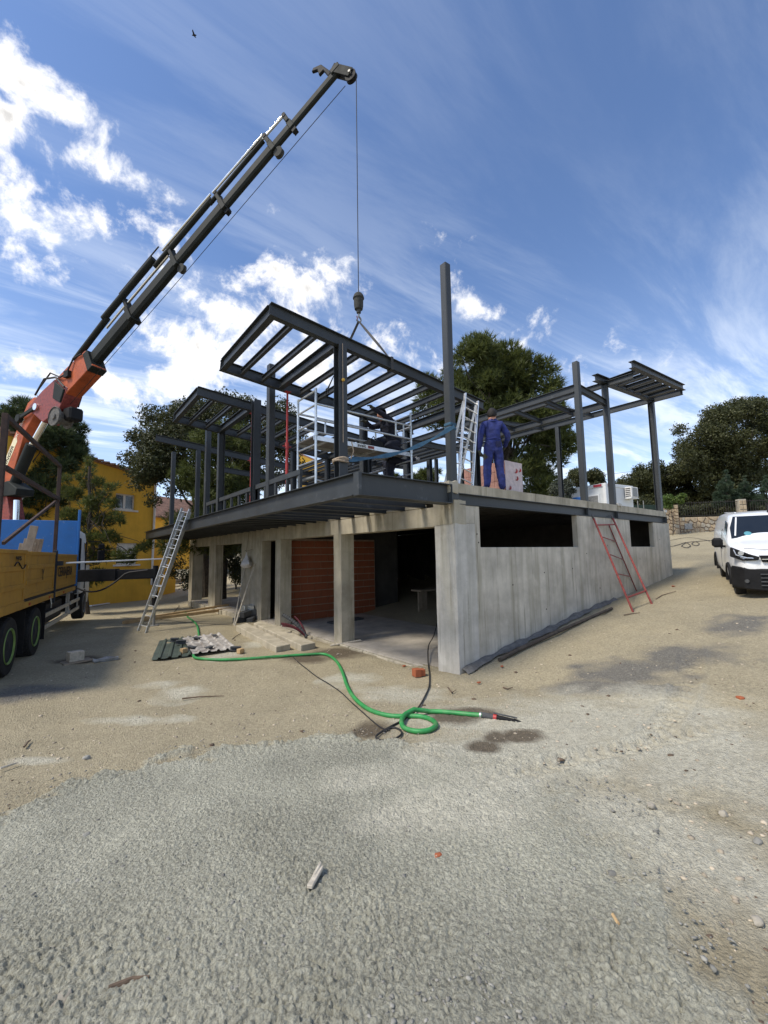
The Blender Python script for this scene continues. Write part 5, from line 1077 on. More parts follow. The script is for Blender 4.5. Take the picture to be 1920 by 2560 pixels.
# hook block and the webbing slings
hk = thing('hook_block', 'dark bell-shaped hook weight hanging on the crane rope', 'crane hook', (TX[0],TX[1],7.1)); c = (TX[0],TX[1],0)
part('weight', MB().lathe(c, UP, [(.02,7.64),(.07,7.63),(.095,7.60),(.115,7.55),(.12,7.52),(.10,7.50),(.098,7.36),(.085,7.28),(.05,7.26),(.045,7.2),(.02,7.19)], 18), m['castd'], hk, True)
part('hook', MB().tube([(c[0]+.0,c[1],7.2),(c[0],c[1],7.12)]+[(c[0]+.055*math.sin(a), c[1], 7.06+.055*math.cos(a)) for a in np.linspace(0,4.4,10)], .018, 8), m['greyp'], hk, True); part('latch', MB().bar((c[0]-.05,c[1],7.12),(c[0]-.03,c[1],7.05),.02,.012), m['redp'], hk)
hp = np.array([TX[0],TX[1],7.02])
for lab, q in (('webbing lifting strap running from the hook down to the near roof beam, right side', np.array([-.96,.6,ztop(-.96)])),('webbing lifting strap running steeply from the hook down to a roof purlin at left', np.array([-1.2,2.45,ztop(-1.2)-.06]))):
    s_ = thing('lifting_strap', lab, 'lifting strap', hp); mb = MB(); d = q-hp; sd_ = unit(np.cross(d, (0,1,0))); tk_ = unit(np.cross(d, sd_))
    n = 12
    for k in range(n):
        def fr(k):
            t_ = k/n; a = t_*2.6; w = sd_*math.cos(a)+tk_*math.sin(a); return hp+d*t_, w*.024, np.cross(unit(d), w)*.006
        (p0, w0, n0), (p1, w1, n1) = fr(k), fr(k+1); mb.hexa([p0-w0-n0, p1-w1-n1, p1-w1+n1, p0-w0+n0, p0+w0-n0, p1+w1-n1, p1+w1+n1, p0+w0+n0])
    part('strap_length', mb, m['sling'], s_, True)
    hw, bt = (.065, .225) if q[1] < 1 else (.045, .13)
    part('beam_loop', MB().box(q[0]-.028,q[0]+.028,q[1]-hw,q[1]-hw+.006,q[2]-bt,q[2]+.012).box(q[0]-.028,q[0]+.028,q[1]+hw-.006,q[1]+hw,q[2]-bt,q[2]+.012).box(q[0]-.028,q[0]+.028,q[1]-hw,q[1]+hw,q[2]+.006,q[2]+.014).box(q[0]-.028,q[0]+.028,q[1]-hw,q[1]+hw,q[2]-bt-.008,q[2]-bt), m['sling'], s_)

# ------------------------------------------------------------------ white van
VF, VR = gp(1834,1484), gp(1797,1436); hd = VF-VR; hd = unit(hd); vr_ = unit(np.cross(hd, UP)); vu = np.cross(vr_, hd)
def Vp(x, y, z): return VF+hd*(.90-x)-vr_*(y-.0)-vr_*.0+vu*z     # x back from the nose, y to the van's left from its right wheel plane
def Vc(x, y, z): return Vp(x, .90+y, z)                            # y from the centre line, + to the van's left
van = thing('delivery_van', 'white delivery van with black bumper parked on the slope beside the building', 'van', Vc(2.4,0,0))
prof = [(0,.66,.30,.60),(.03,.96,.29,.74),(.10,1.09,.28,.80),(.30,1.17,.27,.87),(.62,1.23,.26,.92),(.98,1.28,.26,.95),(1.35,1.56,.26,.955),(1.70,1.80,.26,.96),(1.95,1.875,.26,.96),(2.4,1.905,.26,.96),(3.6,1.905,.26,.96),(4.7,1.89,.27,.955),(4.9,1.84,.3,.94),(4.96,1.3,.34,.93)]
vs = []; 
for x, zt, zb, w in prof:
    bz = min(1.10, zt*.86); tw = w-.0 if zt < 1.3 else w-.13*(zt-1.2)/.7
    half = [(0,zb),(w*.93,zb),(w,zb+.15),(w+.005,(zb+bz)/2),(w,bz),(w-(w-tw)*.55,bz+(zt-bz)*.5),(tw-.03,zt-.09),(tw-.12,zt-.02),(tw*.5,zt+.012),(0,zt+.018)]
    vs.append([Vc(x,y,z_) for y, z_ in half]+[Vc(x,-y,z_) for y, z_ in half[::-1][1:-1]])
k_ = len(vs[0]); mb = MB(); mb.v = [tuple(p_) for s_ in vs for p_ in s_]; mb.f = [(i*k_+j, i*k_+(j+1)%k_, (i+1)*k_+(j+1)%k_, (i+1)*k_+j) for i in range(len(vs)-1) for j in range(k_)]+[tuple(range(k_)), tuple((len(vs)-1)*k_+j for j in range(k_))]; mb.mi = [0]*len(mb.f)
body = part('body', mb, m['white'], van, True)
sb = body.modifiers.new('round', 'SUBSURF'); sb.levels = 1; sb.render_levels = 2
def plate(nm, pts, nv, th_, mt, par=van): return part(nm, MB().prism(pts, np.array(nv)*th_), mt, par, bevel=.004)
wn = unit(hd*.62+vu*.78)
ws = plate('windscreen', [Vc(1.02,.84,1.30)+wn*.005,Vc(1.02,-.84,1.30)+wn*.005,Vc(1.30,-.83,1.535)+wn*.012,Vc(1.70,-.72,1.80)+wn*.012,Vc(1.70,.72,1.80)+wn*.012,Vc(1.30,.83,1.535)+wn*.012], wn, .012, m['glass'])
part('pillar_trim', MB().bar(Vc(1.07,-.76,1.345)+wn*.028, Vc(1.66,-.66,1.775)+wn*.028, .03, .006, wn), m['whites'], ws)
part('round_sticker', MB().cyl(Vc(1.14,-.52,1.39)+wn*.024, Vc(1.14,-.52,1.39)+wn*.030, .07), m['pblue'], ws)
part('antenna', MB().tube([Vc(1.95,-.0,1.88),Vc(2.0,0.0,2.0),Vc(2.15,0,2.12)], [.03,.014,.008], 8), m['black'], van, True)
part('hood_seam', MB().tube([Vc(.14,.72,1.13),Vc(.09,.4,1.10),Vc(.08,0,1.095),Vc(.09,-.4,1.10),Vc(.14,-.72,1.13)], .006, 5), m['block'], van)
part('hood_plate', MB().obox(Vc(.40,.02,1.21), -vr_*.34, hd*.09, vu*.006), m['pgreen'], van)
for s_ in (1,-1):
    hl = part('headlight', MB().prism([Vc(.30,.92*s_,1.15),Vc(.03,.62*s_,1.0),Vc(-.01,.48*s_,.95),Vc(-.01,.50*s_,.88),Vc(.05,.74*s_,.86),Vc(.28,.94*s_,.94)], hd*.05-vr_*.03*s_), m['black'], van, bevel=.012)
    part('lamp_lens', MB().cyl(Vc(.05,.78*s_,1.03), Vc(-.0,.79*s_,1.03), .05), m['lens'], hl, True)
    part('lamp_strip', MB().tube([Vc(.12,.90*s_,1.10),Vc(.06,.87*s_,.99),Vc(-.015,.70*s_,.93),Vc(-.03,.55*s_,.92)], .012, 6), m['lens'], hl, True)
    part('side_window', MB().prism([Vc(1.22,.915*s_,1.20),Vc(1.85,.925*s_,1.20),Vc(1.85,.845*s_,1.72),Vc(1.62,.845*s_,1.68)], -vr_*.012*s_*1.0), m['glass'], van)
    mi_ = part('mirror', MB().obox(Vc(1.22,1.10*s_,1.20), -vr_*.22, hd*.15, vu*.23), m['black'], van, bevel=.05); part('mirror_foot', MB().bar(Vc(1.25,.93*s_,1.10), Vc(1.22,1.1*s_,1.12), .1, .05), m['black'], mi_, bevel=.012)
    part('door_handle', MB().obox(Vc(2.05,.968*s_,1.02), hd*.2, vr_*.03, vu*.05), m['black'], van, bevel=.01)
    part('door_seam', MB().tube([Vc(2.25,.963*s_,.5),Vc(2.25,.965*s_,1.1),Vc(2.25,.9*s_,1.5)], .005, 5), m['block'], van)
    for x in (.9, 4.2):
        w_ = part('wheel', MB().lathe(Vc(x,(.90-.13)*s_,.32), -vr_*s_, [(.2,-.09),(.31,-.09),(.33,-.06),(.33,.06),(.31,.10),(.23,.105),(.21,.08)], 28), m['rubber'], van, True)
        part('rim', MB().lathe(Vc(x,(.90-.13)*s_,.32), -vr_*s_, [(.215,.075),(.19,.085),(.12,.06),(.05,.08),(.01,.08)], 20), m['greyp'], w_, True)
        part('wheel_arch', MB().tube([Vc(x+.40*math.cos(a), .952*s_, .32+.40*math.sin(a)) for a in np.linspace(-.1, math.pi+.1, 15)], .035, 6), m['black'], van, True)
part('bumper', MB().prism([Vc(.26,.945,.76),Vc(.02,.76,.71),Vc(-.03,.4,.69),Vc(-.03,-.4,.69),Vc(.02,-.76,.71),Vc(.26,-.945,.76),Vc(.40,-.96,.66),Vc(.40,.96,.66)], -vu*.48), m['black'], van, bevel=.03)
for k in range(4): part('bumper_slat', MB().bar(Vc(-.045,-.5,.58-k*.08), Vc(-.045,.5,.58-k*.08), .02, .02), m['block'], van)
part('fog_lamp', MB().cyl(Vc(.03,-.72,.42), Vc(-.005,-.73,.42), .04), m['block'], van, True)
gr_ = part('grille', MB().prism([Vc(-.012,.5,.98),Vc(-.03,0,.98),Vc(-.012,-.5,.98),Vc(-.012,-.45,.84),Vc(-.03,0,.82),Vc(-.012,.45,.84)], hd*.02), m['black'], van); part('chrome_bar', MB().bar(Vc(-.05,-.46,.90), Vc(-.05,.46,.90), .02, .018), m['chrome'], gr_)
part('roof_groove', MB().bar(Vc(2.1,-.62,1.91), Vc(4.6,-.62,1.90), .03, .03).bar(Vc(2.1,.62,1.91), Vc(4.6,.62,1.90), .03, .03), m['white'], van, bevel=.008)
# ------------------------------------------------------------------ mustard house at the left
HC = np.array([-.20, 26.6, 0]); FD = unit(np.array([.894,.447,0])); FN = np.array([FD[1], -FD[0], 0])   # facade direction, outward normal (to the camera)
def hq(u, v): P = onpl(u, v, HC, FN); return (P-HC)@FD, P[2]
def HP(s_, z_, o=0.): return HC+FD*s_+UP*z_+FN*o
hs = thing('mustard_house', 'mustard yellow two-storey house with tiled gable behind the pines', 'house', HP(-5,-.6))
sR, zR = hq(392, 1202); sL, zL = hq(150, 1128); slope = (zR-zL)/(sR-sL)
def roofz(s_): return zR+slope*(s_-sR) if s_ > -9.5 else zR+slope*(-9.5-sR)-slope*(s_+9.5)
w1 = hq(290,1232), hq(337,1276); w2 = hq(292,1357), hq(342,1410); w3 = hq(7,1300), hq(-40,1360)
opens = [(w1[0][0], w1[1][0], w1[1][1], w1[0][1]), (w2[0][0], w2[1][0], w2[1][1], w2[0][1])]
xs = sorted({-16.0, -9.5, sR}|{q for o_ in opens for q in o_[:2]})
mb = MB()
for s0, s1 in zip(xs, xs[1:]):
    zs = [(-1.0, None)]; cur = -1.0
    for o_ in sorted([o_ for o_ in opens if o_[0] <= s0+1e-6 and o_[1] >= s1-1e-6], key=lambda q: q[2]):
        mb.hexa([HP(s0,cur,-.3),HP(s1,cur,-.3),HP(s1,cur,0),HP(s0,cur,0),HP(s0,o_[2],-.3),HP(s1,o_[2],-.3),HP(s1,o_[2],0),HP(s0,o_[2],0)]); cur = o_[3]
    mb.hexa([HP(s0,cur,-.3),HP(s1,cur,-.3),HP(s1,cur,0),HP(s0,cur,0),HP(s0,roofz(s0),-.3),HP(s1,roofz(s1),-.3),HP(s1,roofz(s1),0),HP(s0,roofz(s0),0)])
part('front_wall', mb, m['plaster'], hs)
part('side_wall', MB().hexa([HP(sR-.3,-1,-8),HP(sR,-1,-8),HP(sR,-1,-.301),HP(sR-.3,-1,-.301),HP(sR-.3,zR-.1,-8),HP(sR,zR-.1,-8),HP(sR,zR-.1,-.301),HP(sR-.3,zR-.1,-.301)]), m['plaster'], hs)
for k, (s0, s1, z0, z1) in enumerate(opens):
    wf = MB(); fw = .09
    for a, b_ in (((s0,z0),(s0+fw,z1)),((s1-fw,z0),(s1,z1)),((s0+fw,z0),(s1-fw,z0+fw)),((s0+fw,z1-fw),(s1-fw,z1)),(((s0+s1)/2-.07,z0+fw),((s0+s1)/2+.07,z1-fw))):
        wf.obox(HP((a[0]+b_[0])/2,(a[1]+b_[1])/2,-.16), FD*(b_[0]-a[0]), FN*.07, UP*(b_[1]-a[1]))
    w_ = part('window', wf, m['frame'], hs)
    for a, b_ in ((s0+fw,(s0+s1)/2-.07),((s0+s1)/2+.07,s1-fw)): part('pane', MB().obox(HP((a+b_)/2,(z0+z1)/2,-.17), FD*(b_-a), FN*.015, UP*(z1-z0-2*fw)), m['glass'], w_)
    part('sill', MB().obox(HP((s0+s1)/2,z0-.06,.03), FD*(s1-s0+.35), FN*.16, UP*.11), m['frame'], w_, bevel=.01)
    if k == 1: 
        for q in range(9): part('shutter_slat', MB().obox(HP((s0+s1)/2,z1-.06-q*.075,-.11), FD*(s1-s0-.02), FN*.02, UP*.068), m['frame'], w_)
# verge of clay tiles along the gable
tl = MB().obox((0,0,0), FD*.34, FN*.5, UP*.10); tme = mesh_of('roof_tile', tl); tme.materials.append(m['tile'])
rfp = part('roof', MB().hexa([HP(-16,roofz(-16)+.004,-8),HP(-9.5,roofz(-9.5)+.004,-8),HP(-9.5,roofz(-9.5)+.004,.10),HP(-16,roofz(-16)+.004,.10),HP(-16,roofz(-16)+.1,-8),HP(-9.5,roofz(-9.5)+.1,-8),HP(-9.5,roofz(-9.5)+.1,.10),HP(-16,roofz(-16)+.1,.10)]).hexa([HP(-9.5,roofz(-9.49)+.004,-8),HP(sR+.3,roofz(sR+.3)+.004,-8),HP(sR+.3,roofz(sR+.3)+.004,.10),HP(-9.5,roofz(-9.49)+.004,.10),HP(-9.5,roofz(-9.49)+.1,-8),HP(sR+.3,roofz(sR+.3)+.1,-8),HP(sR+.3,roofz(sR+.3)+.1,.10),HP(-9.5,roofz(-9.49)+.1,.10)]), m['tile'], hs)
n_t = int((sR+.3+9.4)/.36)
for k in range(n_t):
    s_ = -9.3+k*.36; P_ = HP(s_, roofz(s_)+.13+.02*random.random(), 0)-rootloc(hs); o = inst('roof_tile', tme, rfp, Matrix.Translation(P_) @ Matrix.Rotation(math.atan(slope), 4, Vector(FN)*-1))
sd0, sd1 = hq(383,1240), hq(379,1466)
part('drainpipe', MB().cyl(HP(sR-.15,sd1[1]+.1,.09), HP(sR-.15,zR-.3,.09), .07), m['frame'], hs, True)
# lower wing of the house, set back to the right, with a louvred window
WN_ = HC+FD*sR-FN*1.2
wg = thing('house_wing', 'lower mustard wing with a white louvred window right of the drainpipe', 'house wing', WN_+UP*-.6)
def wq(u, v): P = onpl(u, v, WN_, FN); return (P-WN_)@FD, P[2]
def WP(s_, z_, o=0.): return WN_+FD*s_+UP*z_+FN*o
e0_, e1_ = wq(440,1420)[0], wq(500,1380)[0]
part('wall', MB().hexa([WP(.02,-1,-5),WP(e0_,-1,-5),WP(e0_,-1,0),WP(.02,-1,0),WP(.02,3.6,-5),WP(e0_,3.6,-5),WP(e0_,3.6,0),WP(.02,3.6,0)]), m['plaster'], wg)
a, b_ = wq(406,1356), wq(430,1384)
lw = part('window', MB().obox(WP((a[0]+b_[0])/2,(a[1]+b_[1])/2,.03), FD*(b_[0]-a[0]), FN*.06, UP*(a[1]-b_[1])), m['frame'], wg)
for k in range(7): part('louvre', MB().obox(WP((a[0]+b_[0])/2,b_[1]+(a[1]-b_[1])*(k+.6)/7.3,.07), FD*(b_[0]-a[0]-.12), FN*.04, UP*.10), m['whites'], lw)
# second house far behind: tiled roof and another mustard gable
h2 = thing('far_house', 'far house with a brown clay-tile roof glimpsed through the oak', 'house', atd(425,1300,44)*[1,1,0])
c = atd(425, 1300, 44); part('wall', MB().obox(c+UP*-2.6, FD*9, FN*6, UP*5), m['plaster'], h2); part('roof', MB().prism([c-FD*5+FN*3.4+UP*-.2, c+FD*5+FN*3.4+UP*-.2, c+FD*5+UP*2.2, c-FD*5+UP*2.2], UP*.15), m['tiled'], h2)
h3 = thing('gable_house', 'mustard house with a sloping tiled verge far behind the scaffold', 'house', atd(770,1220,34)*[1,1,0])
a = atd(735,1130,34); b_ = atd(835,1172,34); 
part('wall', MB().prism([a, b_, b_*[1,1,0]+UP*-.5, a*[1,1,0]+UP*-.5], np.array([FX[0],FX[1],0])*6), m['plaster'], h3); part('roof', MB().prism([a+UP*.0, b_+UP*.0, b_+UP*.14, a+UP*.14], np.array([FX[0],FX[1],0])*6.2-np.array([FX[0],FX[1],0])*.3), m['tile'], h3)

# ------------------------------------------------------------------ trees
def leaves(name, C, n, size, mt, parent, kind, spread=.8, up=.35):
    """foliage as many small leaf-sized faces filling clumps C = (x,y,z,r)"""
    C = np.array(C); wgt = C[:,3]**2.2; k = rng.choice(len(C), n, p=wgt/wgt.sum())
    d = rng.normal(size=(n,3)); d /= np.linalg.norm(d, axis=1)[:,None]; rr = rng.random(n)**.42
    P = C[k,:3]+d*(C[k,3]*rr)[:,None]*np.array([1,1,.82])
    if kind == 'needle':       # tufts: narrow blades fanning outwards and up
        ax = d*.9+np.array([0,0,up])+rng.normal(size=(n,3))*.35; ax /= np.linalg.norm(ax, axis=1)[:,None]
        B = 7; a = ax[:,None]+rng.normal(size=(n,B,3))*.5; a /= np.linalg.norm(a, axis=2)[...,None]
        s_ = size*rng.uniform(.6, 1.3, (n,B,1)); sd = np.cross(a, rng.normal(size=(n,B,3))); sd /= np.linalg.norm(sd, axis=2)[...,None]
        b0 = np.repeat(P[:,None], B, 1); w = s_*.075
        V = np.stack([b0-sd*w, b0+sd*w, b0+a*s_], 2).reshape(-1,3)
    else:                      # sprays of three leaves
        B = 3; nv = rng.normal(size=(n,B,3))+d[:,None]*.7+np.array([0,0,.5]); nv /= np.linalg.norm(nv, axis=2)[...,None]
        t1 = np.cross(nv, rng.normal(size=(n,B,3))); t1 /= np.linalg.norm(t1, axis=2)[...,None]; t2 = np.cross(nv, t1)
        s_ = size*rng.uniform(.55, 1.25, (n,B,1)); c = P[:,None]+rng.normal(size=(n,B,3))*size*.8
        V = np.stack([c-t1*s_-t2*s_*.1, c+t2*s_*.55, c+t1*s_+t2*s_*.1, c-t2*s_*.5], 2).reshape(-1,3)
        me = np_mesh(name, V-rootloc(parent), np.arange(len(V)).reshape(-1,4)); me.materials.append(mt); o = bpy.data.objects.new(name, me); COL.objects.link(o); o.parent = parent; return o
    me = np_mesh(name, V-rootloc(parent), np.arange(len(V)).reshape(-1,3)); me.materials.append(mt); o = bpy.data.objects.new(name, me); COL.objects.link(o); o.parent = parent; return o
def limb(mb, a, b_, r0, r1, wob=.12, n=6):
    a = np.array(a, float); b_ = np.array(b_, float); L_ = np.linalg.norm(b_-a); pts = [a+(b_-a)*t_+rng.normal(size=3)*wob*L_*.25*math.sin(math.pi*t_) for t_ in np.linspace(0,1,n)]
    mb.tube(pts, list(np.linspace(r0, r1, n)), 7, cap=False)
def tree(name, label, cat, base, clumps, mt, kind, n, size, r0, trunk_top, mats_trunk=None, forks=14, group=None, up=.35):
    base = np.array(base, float); t_ = thing(name, label, cat, base, group); mb = MB(); tt = np.array(trunk_top, float)
    limb(mb, base-[0,0,.3], tt, r0, r0*.5, .06, 8)
    idx = rng.permutation(len(clumps))[:forks]
    for i in idx:
        c = np.array(clumps[i][:3]); s_ = rng.uniform(.35, 1.0); st_ = base+(tt-base)*s_; limb(mb, st_, c, r0*.28*(1.25-s_*.5), r0*.06, .2)
    part('trunk', mb, m['bark'], t_, True, fix=False); leaves('crown', clumps, n, size, mt, t_, kind, up=up); return t_
def crown_px(uv, D, depth, rpx, jitter=1.):
    """clump centres set round the measured outline points, at a depth"""
    out = []
    for u, v, r in uv: P = atd(u, v, D+rng.uniform(-1,1)*depth*jitter); out.append((P[0], P[1], P[2], r*D/FPX*rpx))
    return out
def fill_ellipse(u, v, ru, rv, n, r, cut=None):
    o = []
    while len(o) < n:
        a = rng.uniform(-1,1,2)
        if a@a > 1: continue
        if cut and not cut(a): continue
        o.append((u+a[0]*ru, v+a[1]*rv, r*rng.uniform(.7,1.25)))
    return o
def gb(u, v, D): P = atd(u, v, D); return np.array([P[0], P[1], gz(P[0], P[1])])
# big round pine behind the slab
uv = fill_ellipse(1205,960,120,100,60,30)+fill_ellipse(1300,1010,110,110,40,27)+fill_ellipse(1110,1010,75,70,13,26)+fill_ellipse(1330,1110,85,80,18,32)+fill_ellipse(1230,1060,110,50,10,26)+fill_ellipse(1320,1205,70,40,10,28)+[(1395,1150,24),(1405,1060,22),(1050,1030,26),(1062,960,24),(1390,960,20),(1340,930,22),(1205,868,26),(1240,872,24),(1170,880,24)]
bp_ = gb(1262,1260,24)
tree('stone_pine', 'big round-crowned pine standing behind the slab and the man in overalls', 'tree', bp_, crown_px(uv,24,2.3,1), m['pine'], 'needle', 20000, .32, .34, atd(1262,1000,24), forks=40, up=.6)
# holm oak with a pine before it, middle left
uv = fill_ellipse(560,1060,140,62,34,36)+fill_ellipse(400,1120,75,90,22,34)+fill_ellipse(650,1120,100,110,26,36)+fill_ellipse(480,1150,120,80,24,36)+[(335,1085,22),(340,1140,22),(345,1210,22),(470,1010,20),(515,1008,22),(600,1010,22),(380,1250,26),(700,1200,30)]
tree('holm_oak', 'large dark holm oak rising behind the left end of the steel frame', 'tree', gb(520,1330,25), crown_px(uv,25,2.2,1), m['oak'], 'leaf', 26000, .085, .3, atd(520,1120,25), forks=30)
uv = fill_ellipse(555,1200,95,150,44,32)+fill_ellipse(520,1330,110,60,16,30)+[(600,1100,26),(540,1090,26)]
tree('green_pine', 'mid-green pine growing in front of the holm oak behind the steel posts', 'tree', gb(560,1400,22), crown_px(uv,22,1.6,1), m['pine'], 'needle', 10000, .26, .2, atd(560,1160,22), forks=20)
# tall pine behind the crane
uv = fill_ellipse(100,1060,100,50,22,28)+fill_ellipse(60,1150,120,110,26,28)+fill_ellipse(170,1120,45,36,8,22)+fill_ellipse(60,1260,100,60,10,20)+[(150,1020,16),(60,1010,18),(20,1030,20),(200,1120,14),(195,1150,14),(110,1005,16)]
tree('tall_pine', 'tall dark pine behind the crane at the far left', 'tree', gb(90,1400,23), crown_px(uv,23,1.6,1), m['pined'], 'needle', 11000, .30, .24, atd(95,1040,23), forks=30, up=.7)
# young pine in front of the mustard house
uv = [(225,1145,9),(226,1160,12),(222,1180,16),(205,1195,14),(245,1205,16),(225,1215,20),(185,1235,22),(255,1245,22),(225,1260,26),(275,1220,14),(290,1215,10),(205,1300,30),(260,1300,24),(290,1290,16),(300,1305,14),(180,1340,30),(245,1345,26),(290,1350,14),(215,1390,34),(265,1385,24),(180,1430,30),(330,1385,14),(350,1375,16),(365,1365,14),(375,1358,10),(320,1400,16),(240,1440,26),(200,1470,24),(160,1230,22),(170,1290,26),(150,1330,24),(165,1200,16),(280,1260,16),(275,1340,18),(300,1390,18)]
tree('young_pine', 'young open pine in front of the mustard house wall, right of the lorry cab', 'tree', gb(225,1480,19), crown_px(uv,19,.8,.9), m['pine'], 'needle', 4200, .20, .10, atd(225,1150,19), forks=26, up=.7)
# oaks at the right edge
uv = fill_ellipse(1850,1230,150,45,26,34)+fill_ellipse(1850,1110,140,90,40,36)+fill_ellipse(1760,1150,60,80,16,30)+fill_ellipse(1880,1040,70,40,12,26)+[(1700,1075,20),(1705,1110,22),(1720,1140,20),(1770,1070,20),(1830,1040,22),(1900,1010,24),(1715,1180,24)]
tree('broad_oak', 'broad brown-green oak behind the iron fence at the right edge', 'tree', gb(1830,1280,40), crown_px(uv,40,3.0,1), m['oakb'], 'leaf', 40000, .105, .4, atd(1830,1120,40), forks=24)
uv = fill_ellipse(1700,1265,110,30,20,24)+fill_ellipse(1640,1215,85,45,30,26)+[(1570,1210,20),(1600,1175,18),(1640,1165,20),(1690,1170,20),(1660,1250,26),(1740,1230,30),(1780,1240,30)]
tree('low_oak', 'lower brown-green oak between the last steel columns and the broad oak', 'tree', gb(1650,1290,43), crown_px(uv,43,2.2,1), m['oakb'], 'leaf', 26000, .105, .3, atd(1650,1215,43), forks=14)
uv = fill_ellipse(1455,1205,45,28,14,17)+[(1415,1215,12),(1500,1195,12),(1480,1185,12),(1540,1215,10),(1548,1205,8)]
tree('small_oak', 'small oak above the white cabin between the steel columns', 'tree', gb(1455,1250,46), crown_px(uv,46,1.4,1), m['oakb'], 'leaf', 5000, .12, .2, atd(1455,1215,46), forks=10)
uv = fill_ellipse(1415,1225,34,26,9,13)
tree('olive_shrub', 'thin silvery shrub left of the white cabin', 'shrub', gb(1415,1260,19), crown_px(uv,19,.5,1), m['olive'], 'leaf', 1600, .05, .05, atd(1415,1225,19), forks=9)
uv = fill_ellipse(985,1205,70,16,14,16)+fill_ellipse(1075,1198,30,22,8,14)+[(1080,1178,8),(1095,1180,8),(935,1200,12)]
tree('distant_pine', 'low pine tops seen under the steel beams behind the kneeling man', 'tree', gb(1010,1260,38), crown_px(uv,38,1.0,1), m['pine'], 'needle', 3600, .36, .14, atd(1010,1205,38), forks=10)
for k, (u, w, D_, lab) in enumerate(((1815,40,31,'blue-green conifer shrub behind the iron fence, the tallest of three'),(1860,40,31.5,'blue-green conifer shrub behind the iron fence, in the middle of three'),(1915,34,31,'blue-green conifer shrub behind the iron fence, rightmost of three'))):
    uv = [(u+rng.uniform(-1,1)*w*(1-t_)*.95, 1262-t_*(84 if k == 0 else 66), rng.uniform(4,8)*(1.25-t_)) for t_ in rng.random(46)**1.25]+[(u,1180+12*(k > 0),2.5)]
    tree('conifer_shrub', lab, 'shrub', gb(u,1290,D_), crown_px(uv,D_,.6,1), m['cyp'], 'needle', 3200, .17, .07, atd(u,1200,D_), group='conifer shrubs behind the fence', forks=8, up=.9)
uv = fill_ellipse(1680,1252,26,14,10,9)+[(1705,1240,8),(1665,1258,8)]
tree('vine_plant', 'bright green leafy climber spilling over the stone gate pillar', 'plant', gb(1680,1320,29.6), crown_px(uv,29.4,.3,1), m['vine'], 'leaf', 1500, .07, .03, atd(1680,1255,29.4), forks=6)
uv = fill_ellipse(1590,1262,50,12,10,10)
tree('hedge_bush', 'dark low bush behind the green netting right of the white cabin', 'shrub', gb(1590,1290,34), crown_px(uv,34,.4,1), m['oak'], 'leaf', 2600, .08, .05, atd(1590,1262,34), forks=6)
uv = [(u, 1285+rng.uniform(-14,10), 20) for u in np.linspace(1600,2000,34)]
tree('laurel_hedge', 'dark dense hedge right behind the iron railing of the stone wall', 'hedge', gb(1760,1300,33), crown_px(uv,33,.4,1), m['oak'], 'leaf', 9000, .10, .05, atd(1760,1285,33), forks=6)
# undergrowth seen through the open far end of the ground floor
uv = fill_ellipse(590,1410,60,46,16,26)+fill_ellipse(470,1430,40,40,8,22)
tree('undergrowth_bush', 'dark bush seen through the open bay between the far concrete pillars', 'shrub', gb(590,1470,27), crown_px(uv,27,1.0,1), m['oak'], 'leaf', 5000, .07, .06, atd(590,1420,27), forks=8)
# far belt of woodland closing the horizon
Cb = []
for a in np.linspace(-1.2, 1.25, 90):
    t_ = yaw0-a; r_ = rng.uniform(95, 120); x, y = CAM[0]+r_*math.cos(t_), CAM[1]+r_*math.sin(t_); Cb.append((x, y, gz(x, y)+rng.uniform(.5,1.5), rng.uniform(2.2,4.2)))
wd_ = thing('far_wood', 'distant low belt of dark trees along the horizon', 'wood', (40,70,0)); wd_['kind'] = 'stuff'
lv = leaves('canopy', Cb, 16000, .42, m['oak'], wd_, 'leaf'); lv['kind'] = 'stuff'

# ------------------------------------------------------------------ stone wall, fence
SWD = 30.5
sp0 = atd(1640,1330,SWD); sp1 = atd(1990,1318,SWD-1.5); WD_ = unit(np.array([sp1[0]-sp0[0], sp1[1]-sp0[1], 0])); WNn = np.array([WD_[1], -WD_[0], 0]); WNn = WNn if WNn@(CAM-sp0) > 0 else -WNn
def sw(u, v): P = onpl(u, v, sp0, WNn); return (P-sp0)@WD_, P[2]
def SP(s_, z_, o=0.): return np.array([sp0[0],sp0[1],0])+WD_*s_+UP*z_+WNn*o
zb = sw(1720,1330)[1]-.15; zt = sw(1750,1292)[1]; zp = sw(1680,1262)[1]; s_pl = sw(1658,1300)[0]; s_pr = sw(1699,1300)[0]; s_end = sw(1990,1300)[0]
def cells(x0, x1, y0, y1, n):
    P = np.stack([rng.uniform(x0,x1,n), rng.uniform(y0,y1,n)], 1)
    for _ in range(3):
        cs = []
        for i in range(n):
            pg = [np.array(q) for q in ((x0,y0),(x1,y0),(x1,y1),(x0,y1))]
            for j in range(n):
                if i == j: continue
                mid = (P[i]+P[j])/2; nv = P[j]-P[i]; out = []
                for a, b_ in zip(pg, pg[1:]+pg[:1]):
                    da, db = (a-mid)@nv, (b_-mid)@nv
                    if da <= 0: out.append(a)
                    if da*db < 0: out.append(a+(b_-a)*(da/(da-db)))
                pg = out
                if not pg: break
            cs.append(pg)
        P = np.array([np.mean(c, 0) if len(c) else P[i] for i, c in enumerate(cs)])
    return [c for c in cs if len(c) >= 3]
stw = thing('stone_wall', 'low wall of irregular tan stones with a taller gate pillar beyond the white van', 'wall', SP(s_pl, zb))
part('mortar_core', MB().obox(SP((s_pr+s_end)/2,(zb+zt)/2,-.22), WD_*(s_end-s_pr), WNn*.36, UP*(zt-zb-.04)).obox(SP((s_pl+s_pr)/2,(zb+zp)/2,-.22), WD_*(s_pr-s_pl-.04), WNn*.4, UP*(zp-zb-.04)), m['mortar'], stw)
